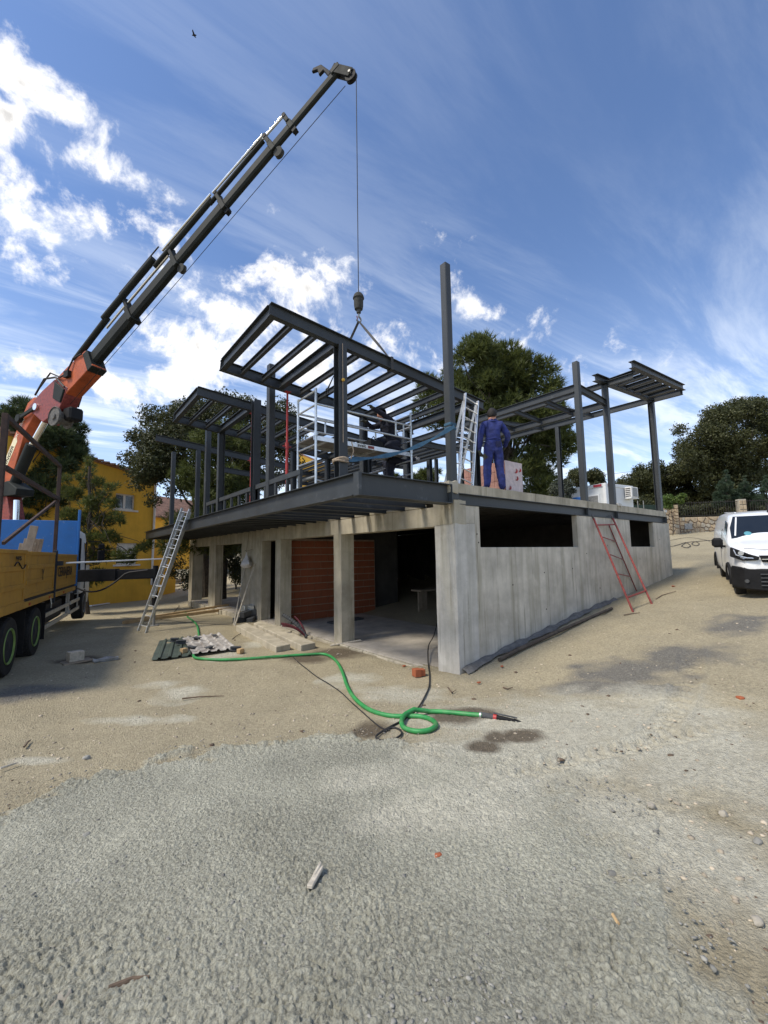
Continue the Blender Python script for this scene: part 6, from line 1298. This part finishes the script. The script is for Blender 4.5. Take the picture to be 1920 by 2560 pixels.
def stones(x0, x1, y0, y1, n, o):
    for pg in cells(x0, x1, y0, y1, n):
        c = np.mean(pg, 0); q = [c+(a-c)*(1-.022/max(.05,np.linalg.norm(a-c))) for a in pg]; dz_ = .05+.05*random.random(); mb = MB(); k = len(q)
        f = [SP(a[0],a[1],o) for a in q]; g_ = [SP(*(c+(a-c)*.82),o+dz_) for a in q]
        mb.add(f+g_, [tuple(range(k,2*k))]+[(i,(i+1)%k,k+(i+1)%k,k+i) for i in range(k)]); part('stone', mb, m['stone'] if random.random() < .7 else m['stoneg'], stw)
stones(s_pr, s_end, zb, zt, 100, -.04); stones(s_pl, s_pr-.03, zb, zp, 24, -.02)
part('meter_hatch', MB().obox(SP(sw(1720,1315)[0], sw(1720,1316)[1], .03), WD_*.48, WNn*.08, UP*.42), m['greyp'], stw)
gp2 = thing('stone_pillar', 'short square tan stone pillar in the fence above the van roof', 'pillar', SP(sw(1866,1290)[0], zt))
a, b_ = sw(1846,1248), sw(1870,1290); part('core', MB().obox(SP((a[0]+b_[0])/2,(zt+a[1])/2,-.2), WD_*(b_[0]-a[0]), WNn*.4, UP*(a[1]-zt)), m['stoneg'], gp2, bevel=.03)
for k in range(3):
    for j in range(2): part('stone', lumpy(0,0,0,0,0,0,0,1) if False else MB().obox(SP(a[0]+(b_[0]-a[0])*(.27+.46*j), zt+(a[1]-zt)*(.2+.3*k), .02), WD_*(b_[0]-a[0])*.42, WNn*.06, UP*(a[1]-zt)*.26), m['stone'], gp2, bevel=.03)
fc = thing('iron_fence', 'dark iron railing on top of the low stone wall beyond the van', 'fence', SP(s_pr, zt))
zf = sw(1760,1252)[1]; pitch = .155; n_f = int((s_end-s_pr)/pitch)
bme_ = mesh_of('bar', MB().box(-.012,.012,-.012,.012,0,zf-zt)); bme_.materials.append(m['fence'])
for k in range(min(n_f, 90)): inst('bar', bme_, fc, Matrix.Translation(SP(s_pr+.05+k*pitch, zt, -.2)-SP(s_pr, zt)))
for z_ in (zt+.10, zf-.10): part('fence_rail', MB().bar(SP(s_pr,z_,-.2+.0305), SP(s_end,z_,-.2+.0305), .03, .035), m['fence'], fc)
nt_ = thing('netting_fence', 'dark green netting on posts right of the white cabin', 'fence', gb(1600,1290,31)); a, b_ = atd(1566,1262,31), atd(1662,1262,30.6); 
part('netting', MB().prism([a, b_, b_-UP*1.3, a-UP*1.3], (0,0.02,0)), m['net'], nt_)
for s_ in (.0,.3,.45,.9): p_ = a+(b_-a)*s_; part('post', MB().cyl(p_-UP*1.6, p_+UP*.3, .03, n=8), m['greyp'], nt_)

# ------------------------------------------------------------------ white site cabin and car behind
cn = atd(1513,1207,21.5); cl = unit(np.array([.14,.97,0])); cr2 = unit(np.array([.97,-.14,0])); zc0 = gz(cn[0],cn[1])-.05; zc1 = cn[2]
cq = onpl(1360,1232,cn,np.cross(cl,UP)); Lc = 4.2; Wc = 2.5
cbn = thing('site_cabin', 'white portable site cabin with an air conditioner behind the concrete slab', 'cabin', (cn[0],cn[1],zc0))
ctr = cn+cl*Lc/2+cr2*Wc/2; part('body', MB().obox((ctr[0],ctr[1],(zc0+zc1-.18)/2), cl*(Lc-.06), cr2*(Wc-.06), UP*(zc1-zc0-.18)), m['containr'], cbn)
part('roof_rail', MB().obox((ctr[0],ctr[1],zc1-.09), cl*(Lc+.02), cr2*(Wc+.02), UP*.18), m['containr'], cbn, bevel=.02); part('corner_post', MB().obox((cn[0],cn[1],(zc0+zc1)/2)+(cl+cr2)*.06, cl*.16, cr2*.16, UP*(zc1-zc0-.002)), m['whites'], cbn, bevel=.01)
for d_, o_ in ((cl,-cr2),(cr2,-cl)): part('name_plate', MB().obox(cn+d_*.42+o_*.018-UP*.09, d_*.45, o_*.012, UP*.13), m['sign'], cbn)
wf = part('window', MB().obox(cn+cl*.9-cr2*.0+UP*-.95, cl*1.1, cr2*.05, UP*.85), m['whites'], cbn); part('shutter', MB().obox(cn+cl*.9-cr2*.03+UP*-.95, cl*.95, cr2*.02, UP*.7), m['greyp'], wf)
ac = part('air_conditioner', MB().obox(cn+cr2*1.95-cl*.20+UP*-.42, cr2*.62, cl*.36, UP*.56), m['frame'], cbn, bevel=.02); part('fan_grille', MB().obox(cn+cr2*1.95-cl*.385+UP*-.42, cr2*.4, cl*.02, UP*.46), m['greyp'], ac)
for k in range(5): part('vent_slot', MB().obox(cn+cr2*1.635-cl*.2+UP*(-.62+.1*k), cr2*.012, cl*.26, UP*.05), m['block'], ac)
part('bracket', MB().obox(cn+cr2*1.95-cl*.20+UP*-.73, cr2*.7, cl*.34, UP*.04), m['whites'], ac)
pc_ = atd(1490,1266,18.3); v0 = unit(np.array([.8,-.6,0])); v1 = np.array([-v0[1], v0[0], 0]); z0_ = gz(pc_[0],pc_[1])
vw = thing('white_car', 'white vehicle whose roof just shows behind the slab between two columns', 'car', (pc_[0],pc_[1],z0_)); zr = pc_[2]-.06
def car(nm, mt, pts, w, par): return part(nm, MB().prism([np.array([pc_[0],pc_[1],0])+v0*a+UP*z_-v1*w/2 for a, z_ in pts], v1*w), mt, par, bevel=.05)
bz = zr-.75; cb_ = car('body', m['white'], [(-2.0,z0_+.4),(2.0,z0_+.4),(2.0,bz-.1),(1.2,bz),(-2.0,bz)], 1.8, vw)
car('roof', m['white'], [(-1.0,zr-.1),(-.9,zr),(.55,zr),(.75,zr-.1)], 1.5, vw); gl_ = car('glasshouse', m['glass'], [(-1.1,bz+.001),(1.15,bz+.001),(.72,zr-.101),(-.98,zr-.101)], 1.6, vw)
car('door_pillar', m['white'], [(-.3,bz+.002),(-.15,bz+.002),(-.15,zr-.1),(-.3,zr-.1)], 1.62, vw)
for a_ in (-1.3,1.3): part('wheel', MB().cyl(np.array([pc_[0],pc_[1],z0_+.33])+v0*a_-v1*.92, np.array([pc_[0],pc_[1],z0_+.33])+v0*a_+v1*.92, .33), m['rubber'], vw)
bb = atd(1444,1244,19.5); bz_ = gz(bb[0],bb[1]); br_ = thing('blue_barrel', 'blue plastic barrel on a concrete block left of the white cabin', 'barrel', (bb[0],bb[1],bz_))
part('plinth', MB().box(bb[0]-.4,bb[0]+.4,bb[1]-.4,bb[1]+.4,bz_-.1,bb[2]-.9), m['concr'], br_); part('drum', MB().lathe((bb[0],bb[1],0), UP, [(.02,bb[2]-.9),(.28,bb[2]-.899),(.29,bb[2]-.6),(.3,bb[2]-.58),(.29,bb[2]-.56),(.29,bb[2]-.3),(.3,bb[2]-.28),(.28,bb[2]-.02),(.2,bb[2]),(.01,bb[2])], 20), m['blue'], br_, True)
# overhead wires
for (u0, v0_, u1, v1_, lab) in ((1380,1200,1990,1126,'upper overhead wire crossing the sky at the right'),(1380,1216,1700,1183,'lower faint overhead wire between the steel columns')):
    A, B = atd(u0,v0_,48), atd(u1,v1_,40); mb = MB(); mb.tube([A+(B-A)*k/12-UP*1.0*math.sin(math.pi*k/12)*.15 for k in range(13)], .018 if v0_ < 1210 else .010, 5); solo('overhead_wire', mb, m['cable'], lab, 'wire')
# ------------------------------------------------------------------ things lying on the ground
def gl(u, v, h=0.):
    P = gp(u, v); P[2] += h; return P
def gpath(px, r, sub=8, lift=.8):
    """smooth tube resting on the ground through measured spots"""
    P = [gp(u, v) for u, v in px]; out = []
    for i in range(len(P)-1):
        p0, p1, p2, p3 = P[max(i-1,0)], P[i], P[i+1], P[min(i+2,len(P)-1)]
        for k in range(sub):
            t_ = k/sub; q = .5*((2*p1)+(-p0+p2)*t_+(2*p0-5*p1+4*p2-p3)*t_**2+(-p0+3*p1-3*p2+p3)*t_**3); out.append(q)
    out.append(P[-1])
    for q in out: q[2] = gz(q[0], q[1])+(float(fbm(np.array([q[0]*.55]), np.array([q[1]*.55]), 3)[0])-.5)*.08+r*lift+.012
    return out
# green hose
hz = thing('green_hose', 'bright green suction hose snaking over the ground with one loop', 'hose', gl(905,1780))
px1_ = [(463,1532),(470,1545),(488,1560),(497,1590),(490,1625),(484,1640),(492,1650),(540,1655),(620,1653),(700,1648),(770,1643),(812,1642),(838,1655),(855,1682),(866,1715),(880,1745),(905,1770),(935,1786),(975,1795),(1015,1796)]
px2_ = [(1015,1796),(1050,1797),(1078,1805),(1090,1818),(1075,1831),(1045,1835),(1015,1828),(1004,1815),(1012,1800),(1035,1791)]
px3_ = [(1035,1791),(1075,1785),(1130,1787),(1210,1794)]
P1, P2, P3 = gpath(px1_, .027), gpath(px2_, .028), gpath(px3_, .028)
for i, q in enumerate(P2):
    s_ = i/len(P2); q[2] += .06*max(0, (s_-.7)/.3)
for i, q in enumerate(P3): q[2] += .06*max(0, 1-i/8)
part('hose_length', MB().tube(P1+P2[1:]+P3[1:], .0285, 14), m['hose'], hz, True)
e = P3[-1]; d = unit(P3[-1]-P3[-3]); d[2] = 0; sd_ = np.array([-d[1], d[0], 0])
part('coupling', MB().cyl(e-d*.02, e+d*.12, .036), m['block'], hz, True); part('red_ring', MB().cyl(e+d*.12, e+d*.16, .038), m['redprop'], hz, True)
part('nozzle', MB().cyl(e+d*.16, e+d*.36, .032, .02).cyl(e+d*.36-UP*.0, e+d*.44-UP*.02, .026), m['black'], hz, True); part('lever', MB().bar(e+d*.12+UP*.05, e+d*.40+UP*.035, .02, .012), m['block'], hz); part('clamp', MB().cyl(e-d*.05, e-d*.03, .035), m['galv'], hz, True)
# cables
def cable(lab, px, r=.011, mt=None, cat='cable', name='black_cable'):
    P = gpath(px, r, 6, .9); return solo(name, MB().tube(P, r, 6), mt or m['cable'], lab, cat, smooth=True)
cable('black cable running out of the dark garage to a coil by the green hose loop', [(1092,1560),(1085,1590),(1072,1615),(1070,1650),(1074,1690),(1072,1720),(1060,1750),(1040,1780),(1010,1802),(985,1815),(955,1832),(940,1846),(955,1856),(985,1852),(1003,1840),(1000,1828),(980,1822),(960,1832)], .012)
cable('thin black cable crossing the sand left of the hose bend', [(733,1648),(745,1660),(790,1690),(840,1725),(880,1762),(925,1800),(955,1822),(975,1828)], .008)
cable('black cable in loops on the sand right of the building corner', [(1676,1368),(1700,1362),(1716,1358),(1726,1366),(1718,1372),(1704,1368),(1712,1360),(1735,1356),(1748,1360),(1742,1366),(1730,1362),(1735,1357),(1760,1354),(1790,1352)], .016)
cable('thin dark wire trailing across the sand toward the van', [(1676,1352),(1720,1346),(1760,1350),(1790,1362)], .010)
cable('thin black wire between the timber beams and the concrete blocks', [(300,1543),(380,1548),(450,1556),(520,1562),(580,1566)], .007)
cable('dark cable stub curving up by the timber beam', [(435,1532),(442,1524),(448,1514)], .012)
cable('thin wire loop lying over the twin concrete beams', [(580,1600),(600,1585),(640,1570),(652,1565)], .008)
# sheets of profiled metal
def sheet(name, label, a, b_, c, n, h, mt, cat, lift=0.):
    """a..b along the ribs' near ends, a..c along a rib"""
    a, b_, c = (np.array(q, float) for q in (a, b_, c)); mb = MB(); V = []; prof_ = []
    for k in range(n): 
        for f_, z_ in ((0,0),(.55,0),(.66,h),(.84,h),(.95,0)): prof_.append(((k+f_)/n, z_))
    prof_.append((1, 0)); 
    for t_ in (0, .33, .66, 1):
        for s_, z_ in prof_: P = a+(b_-a)*s_+(c-a)*t_; V.append(P+UP*(z_+lift+.012*math.sin(t_*5+s_*3)))
    k = len(prof_); F_ = [(j*k+i, j*k+i+1, (j+1)*k+i+1, (j+1)*k+i) for j in range(3) for i in range(k-1)]
    mb.add(V, F_); o = solo(name, mb, mt, label, cat); so_ = o.modifiers.new('t', 'SOLIDIFY'); so_.thickness = .004; return o
sheet('profiled_sheet', 'dark green profiled metal sheet lying at the left under the pale one', gl(378,1653,.02), gl(480,1642,.02), gl(399,1602,.02), 4, .035, m['gsheet'], 'metal sheet')
sheet('profiled_sheet', 'dirty white profiled metal sheet lying across the end of the green one', gl(482,1643,.05), gl(596,1630,.05), gl(455,1600,.05), 5, .035, m['wsheet'], 'metal sheet', .02)
blk = [((436,1608),.16,'dark steel offcut at the back left corner of the green metal sheet'),((452,1614),.2,'dark steel offcut lying slanted between the two metal sheets'),((492,1606),.18,'dark steel offcut on the back edge of the pale metal sheet'),((478,1630),.2,'dark steel offcut at the front of the green and pale sheets'),((523,1631),.17,'small dark steel offcut on the front of the pale metal sheet'),((536,1600),.14,'dark steel offcut at the back right of the pale metal sheet'),((589,1631),.2,'dark steel offcut at the right front tip of the pale metal sheet')]
for (q, s_, lab) in blk:
    P = gl(*q, .09); a_ = rng.uniform(0, 3); d_ = np.array([math.cos(a_), math.sin(a_), .05]); o_ = MB().ibeam(P-d_*s_/2*1.2, P+d_*s_/2*1.2, .09, .12, tf=.012, tw=.012); solo('steel_offcut', o_, m['block'], lab, 'offcut', 'steel offcuts on the metal sheets')
wbk = [((459,1634),'tan wooden block lying on the front of the green metal sheet'),((601,1635),'small tan wooden block right of the pale metal sheet')]
for q, lab in wbk: P = gl(*q, .07); solo('wood_block', MB().obox(P, (.12,.05,0), (-.04,.11,0), (0,0,.1)), m['woodn'], lab, 'wood block', bevel=.004)
# two precast beams
for lab, q in (('left one of two long precast concrete beams lying before the pillars',[(590,1577),(690,1634),(726,1626),(618,1570)]),('right one of two long precast concrete beams lying before the pillars',[(634,1571),(752,1630),(789,1622),(652,1562)])):
    A = [gl(*p_) for p_ in q]; mb = MB(); zt_ = max(a[2] for a in A)+.17; mb.hexa([a*[1,1,0]+UP*(min(a_[2] for a_ in A)-.06) for a in A]+[a*[1,1,0]+UP*(zt_-.02) for a in A]); o = solo('precast_beam', mb, m['concr'], lab, 'concrete beam', 'precast beams', bevel=.012)
# heap of blocks, poles, bag
bc = gp(622,1556); k = 0
for (dx, dy, dz, a_, mt_) in ((-.3,.1,.1,.3,'block'),(.05,-.1,.1,.9,'block'),(.4,.0,.1,.2,'block'),(.0,.35,.1,.6,'block'),(-.12,.0,.3,.5,'block'),(.22,.15,.3,1.2,'block'),(.0,.25,.47,.4,'galv'),(.2,.25,.46,1.0,'galv'),(.55,.3,.28,.8,'greyp')):
    d_ = np.array([math.cos(a_), math.sin(a_), .12*math.sin(k*2.1)]); s_ = np.array([-math.sin(a_), math.cos(a_), 0]); c = bc+np.array([dx,dy,dz]); lab = ['leftmost dark block at the bottom of the heap by the broad pillar','front dark block at the bottom of the heap by the broad pillar','rightmost dark block at the bottom of the heap','rear dark block at the bottom of the heap by the broad pillar','left dark block on the second layer of the heap','right dark block on the second layer of the heap','silvery wrapped block topmost left on the heap','silvery wrapped block topmost right on the heap','pale grey rubble block at the right side of the heap'][k]
    solo('concrete_block' if k < 6 else 'wrapped_block' if k < 8 else 'rubble_block', MB().obox(c, d_*.38, s_*.22, np.cross(d_, s_)*.19), m[mt_], lab, 'block', 'blocks heaped by the broad pillar', bevel=.015); k += 1
pt = np.array([-.04, 9.2, 1.95]); 
solo('wooden_pole', MB().tube([gl(584,1564), on(612,1420,0,-.05)], .022, 8), m['woodw'], 'left one of two pale poles leaning on the broad pillar below the plastic bag', 'pole', smooth=True)
solo('wooden_pole', MB().tube([gl(587,1565), on(637,1410,0,-.04)], .026, 8), m['woodw'], 'right one of two pale poles leaning on the broad pillar below the plastic bag', 'pole', smooth=True)
bgc = on(616,1402,0,-.16); bt = bgc+UP*.32
mb = MB(); rings = [(0.015,.30),(.03,.22),(.08,.12),(.16,.02),(.23,-.08),(.24,-.14),(.17,-.2),(.10,-.24),(.03,-.26)]
for i, (r_, z_) in enumerate(rings):
    for j in range(18):
        a = 2*math.pi*j/18; q = r_*(1+.18*math.sin(a*4+i*.6)+.08*math.sin(a*9+i)); mb.v.append((bgc[0]+q*math.cos(a)*.7, bgc[1]+q*math.sin(a)*1.25, bgc[2]+z_+.05*math.sin(a*2)*r_*3))
mb.f = [(i*18+j, i*18+(j+1)%18, (i+1)*18+(j+1)%18, (i+1)*18+j) for i in range(len(rings)-1) for j in range(18)]; mb.mi = [0]*len(mb.f)
bgt = thing('plastic_bag', 'pale plastic bag hanging on a wire in front of the broad concrete pillar', 'bag', bgc); part('bag', mb, m['bag'], bgt, True)
part('hanger_wire', MB().tube([bt+[0,-.55,.08], bt+[0,0,.03], bt+[0,.15,.05]], .008, 5).tube([bt, bt+[.03,-.2,.95]], .005, 5), m['cable'], bgt)
# pipes sticking out of the slab edge
bq = gl(757,1594); pq = thing('conduit_pipes', 'maroon and black corrugated pipes sticking out of the ground by the floor slab', 'pipes', bq)
for nm, d_, r_, mt_ in (('black_pipe',(-.42,.45,.55),.055,'block'),('maroon_pipe',(-.55,.25,.38),.032,'maroon'),('maroon_pipe',(-.50,.3,.32),.032,'maroon'),('maroon_pipe',(-.18,.3,.5),.028,'maroon')):
    d_ = np.array(d_); P = [bq+np.array([.1,-.06,.0])+d_*s_+UP*.08*math.sin(s_*3) for s_ in np.linspace(0, 1.15, 26)]; part(nm, MB().tube(P, [r_*(1 if i % 2 else .86) for i in range(26)], 10), m[mt_], pq)
# timber
solo('timber_beam', MB().bar(gl(306,1561,.06), gl(578,1526,.07), .09, .11), m['woodn'], 'front one of two long yellowish timber beams lying left of the pillars', 'timber beam', 'timber beams', bevel=.004)
solo('timber_beam', MB().bar(gl(312,1556,.05), gl(572,1520,.14), .07, .08), m['woodn'], 'rear thinner one of two long yellowish timber beams lying left of the pillars', 'timber beam', 'timber beams', bevel=.004)
solo('thin_lath', MB().bar(gl(825,1617,.03), gl(902,1603,.03), .06, .025), m['woodw'], 'short pale lath lying at the foot of the second pillar', 'lath', bevel=.003)
solo('half_buried_pole', MB().tube([gl(1248,1654,.03), gl(1300,1628,.04), gl(1400,1583,.05), gl(1530,1526,.05)], [.035,.04,.036,.032], 10), m['bark'], 'dark half-buried pole lying along the foot of the long concrete wall', 'pole', smooth=True)
solo('white_plank', MB().bar(gl(226,1517,.05), gl(272,1510,.05), .14, .05), m['whites'], 'front one of two white planks behind the front wheel of the lorry', 'plank', bevel=.004); solo('white_plank', MB().bar(gl(228,1508,.05), gl(262,1504,.05), .14, .05), m['whites'], 'rear one of two white planks behind the front wheel of the lorry', 'plank', bevel=.004)
solo('ribbed_pipe', MB().tube([gl(232,1492,.14)*(1-s_)+gl(342,1480,.14)*s_ for s_ in np.linspace(0,1,60)], [.15 if i % 2 else .13 for i in range(60)], 10), m['greyp'], 'grey ribbed plastic pipe lying before the mustard house', 'pipe')
solo('lath_strip', MB().bar(gl(260,1504,.03), gl(346,1499,.03), .08, .03), m['woodw'], 'thin pale strip lying between the ribbed pipe and the white planks', 'lath')
solo('stone_slab', MB().obox(gl(440,1468,.12), (.9,.1,0), (-.1,.6,0), (.1,0,.12)), m['concr'], 'flat grey slab tilted on the ground by the mustard wing', 'slab', bevel=.01)
solo('rubble_heap', lumpy(*(lambda c: (c[0]-.5,c[0]+.5,c[1]-.3,c[1]+.4,c[2]-.05,c[2]+.22))(gp(388,1480)), .12, 4), m['whites'], 'small pale rubble heap near the foot of the mustard house', 'rubble', smooth=False)
# wooden box and scraps near the lorry
bx = gp(188,1655); tbx = thing('wooden_box', 'small battered wooden box standing on a board near the lorry wheels', 'box', bx)
part('board', MB().obox(bx+UP*.02+np.array([.02,-.05,0]), (.5,.12,0), (-.06,.3,0), (0,0,.03)), m['wood'], tbx); part('box', MB().obox(bx+UP*.13, (.26,.06,0), (-.05,.24,0), (0,0,.19)), m['woodw'], tbx, bevel=.006); part('dark_side', MB().obox(bx+UP*.12+np.array([-.045,-.127,0]), (.1,.023,0), (.002,-.012,0), (0,0,.15)), m['block'], tbx)
solo('plastic_scrap', lumpy(*(lambda c: (c[0]-.2,c[0]+.25,c[1]-.1,c[1]+.12,c[2],c[2]+.05))(gp(262,1652)), .05, 5), m['greyp'], 'crumpled pale plastic scrap right of the wooden box', 'scrap')
# bricks and fragments
P = gl(1042,1690,.06); bk = thing('loose_brick', 'broken orange hollow brick standing alone before the garage opening', 'brick', P-UP*.06); part('body', MB().obox(P, (.11,-.04,0), (.03,.13,0), (0,0,.13)), m['brick'], bk, bevel=.005); part('chipped_half', MB().obox(P+[.10,-.03,-.005], (.08,-.03,0), (.03,.11,0), (0,0,.115)), m['brick'], bk, bevel=.008)
for (u, v, s_, lab) in ((1010,1667,.05,'red brick chip left of the broken hollow brick'),(1197,1709,.045,'flat red brick chip on the sand right of the corner pillar'),(1255,1668,.045,'red brick chip by the end of the half-buried pole'),(1683,1467,.06,'red brick chip on the sand near the foot of the wall end'),(1852,1750,.06,'red tile shard on the sand at the far right'),(1096,2142,.03,'tiny red chip on the grey gravel in the foreground')):
    P = gl(u, v, s_*.35); solo('brick_chip', rock(P, s_*.8, .4), m['brick'], lab, 'brick chip')
cr_ = gp(595,1485); 
# wood splinters and twigs in the foreground
a, b_ = gl(774,2243,.05), gl(803,2192,.055); solo('wood_splinter', MB().bar(a, b_, .035, .02).bar(a*.6+b_*.4+[0,.012,.004], b_+[.004,.012,.012], .018, .014), m['woodw'], 'pale split piece of wood lying on the grey gravel in the foreground', 'wood splinter', bevel=.004)
a, b_ = gl(1533,2303,.03), gl(1547,2327,.03); solo('twig_piece', MB().tube([a, b_], .008, 6), m['woodn'], 'short orange-brown twig on the grey ground at lower right', 'twig')
for (pts, lab) in (([(270,2495),(330,2470),(372,2465)],'long dark twig lying in the gravel at the bottom left'),([(60,1875),(70,1862),(76,1858)],'dark bent twig on the sand at the left edge'),([(0,1930),(30,1920),(45,1915)],'pale broken stick on the sand at the left edge'),([(455,1750),(500,1745),(560,1743)],'thin dry stalk lying near the white cement patch'),([(1330,1425),(1345,1415),(1353,1395)],'unused') ,([(1640,1500),(1655,1490),(1690,1480)],'dry branch lying right of the trestle ladder'),([(1560,1540),(1580,1536),(1600,1534)],'dry twig left of the foot of the trestle ladder'),([(1120,1722),(1130,1735),(1140,1728)],'dark twig scrap on the sand below the corner pillar'),([(1258,1722),(1270,1726),(1282,1722)],'small dark root scrap on the sand right of the corner pillar')):
    if lab == 'unused': continue
    P = [gl(u, v, .035 if v > 1800 else .02) for u, v in pts]; solo('dry_twig', MB().tube(P, [.012,.010,.006], 6), m['twig'] if 'pale' not in lab else m['woodw'], lab, 'twig')
# larger stones one can pick out
for k, (u, v, s_, lab) in enumerate(((214,2094-0,.05,'grey stone at the sandy border of the gravel, left'),(738,2160,.035,'round dark stone on the gravel above the wood splinter'),(155,2514,.07,'large pale angular stone at the bottom left corner'),(215,1898,.06,'pale stone on the sand at the left'),(845,1638,.06,'pale stone on the damp soil by the second pillar'),(1280,2020,.03,'small dark stone on the smooth pale ground'),(1345,1957,.03,'small black stone on the pale ground, middle right'),(1630,2020,.05,'pale stone in the rubble line at the right'),(1810,2040,.05,'flat stone on the sandy gravel at the right edge'),(1530,2190,.04,'half-sunk grey stone at the edge of the smooth ground'),(1895,2310,.045,'grey stone at the right edge of the gravel'),(1270,1960,.03,'pebble left of the small black stone'),(1895,2110,.05,'pale stone at the far right edge'))):
    P = gl(u, v, s_*.3); solo('loose_stone', rock(P, s_*.62), m['stoneg'] if k % 3 else m['stonechip'], lab, 'stone', smooth=True)

# a bird high in the sky
B0 = atd(485, 88, 32); bd_ = thing('bird', 'small dark bird flying high in the sky above the crane', 'bird', B0)
part('body', MB().tube([B0+RX*-.16, B0+RX*-.06, B0+RX*.06, B0+RX*.15, B0+RX*.2], [.012,.05,.055,.035,.008], 8), m['black'], bd_, True)
for s_ in (1,-1): part('wing', MB().prism([B0+RX*.08, B0+RX*-.06, B0+RX*-.05+UP*.10+FX*.22*s_, B0+RX*.03+UP*.13+FX*.30*s_], UP*.01), m['black'], bd_)
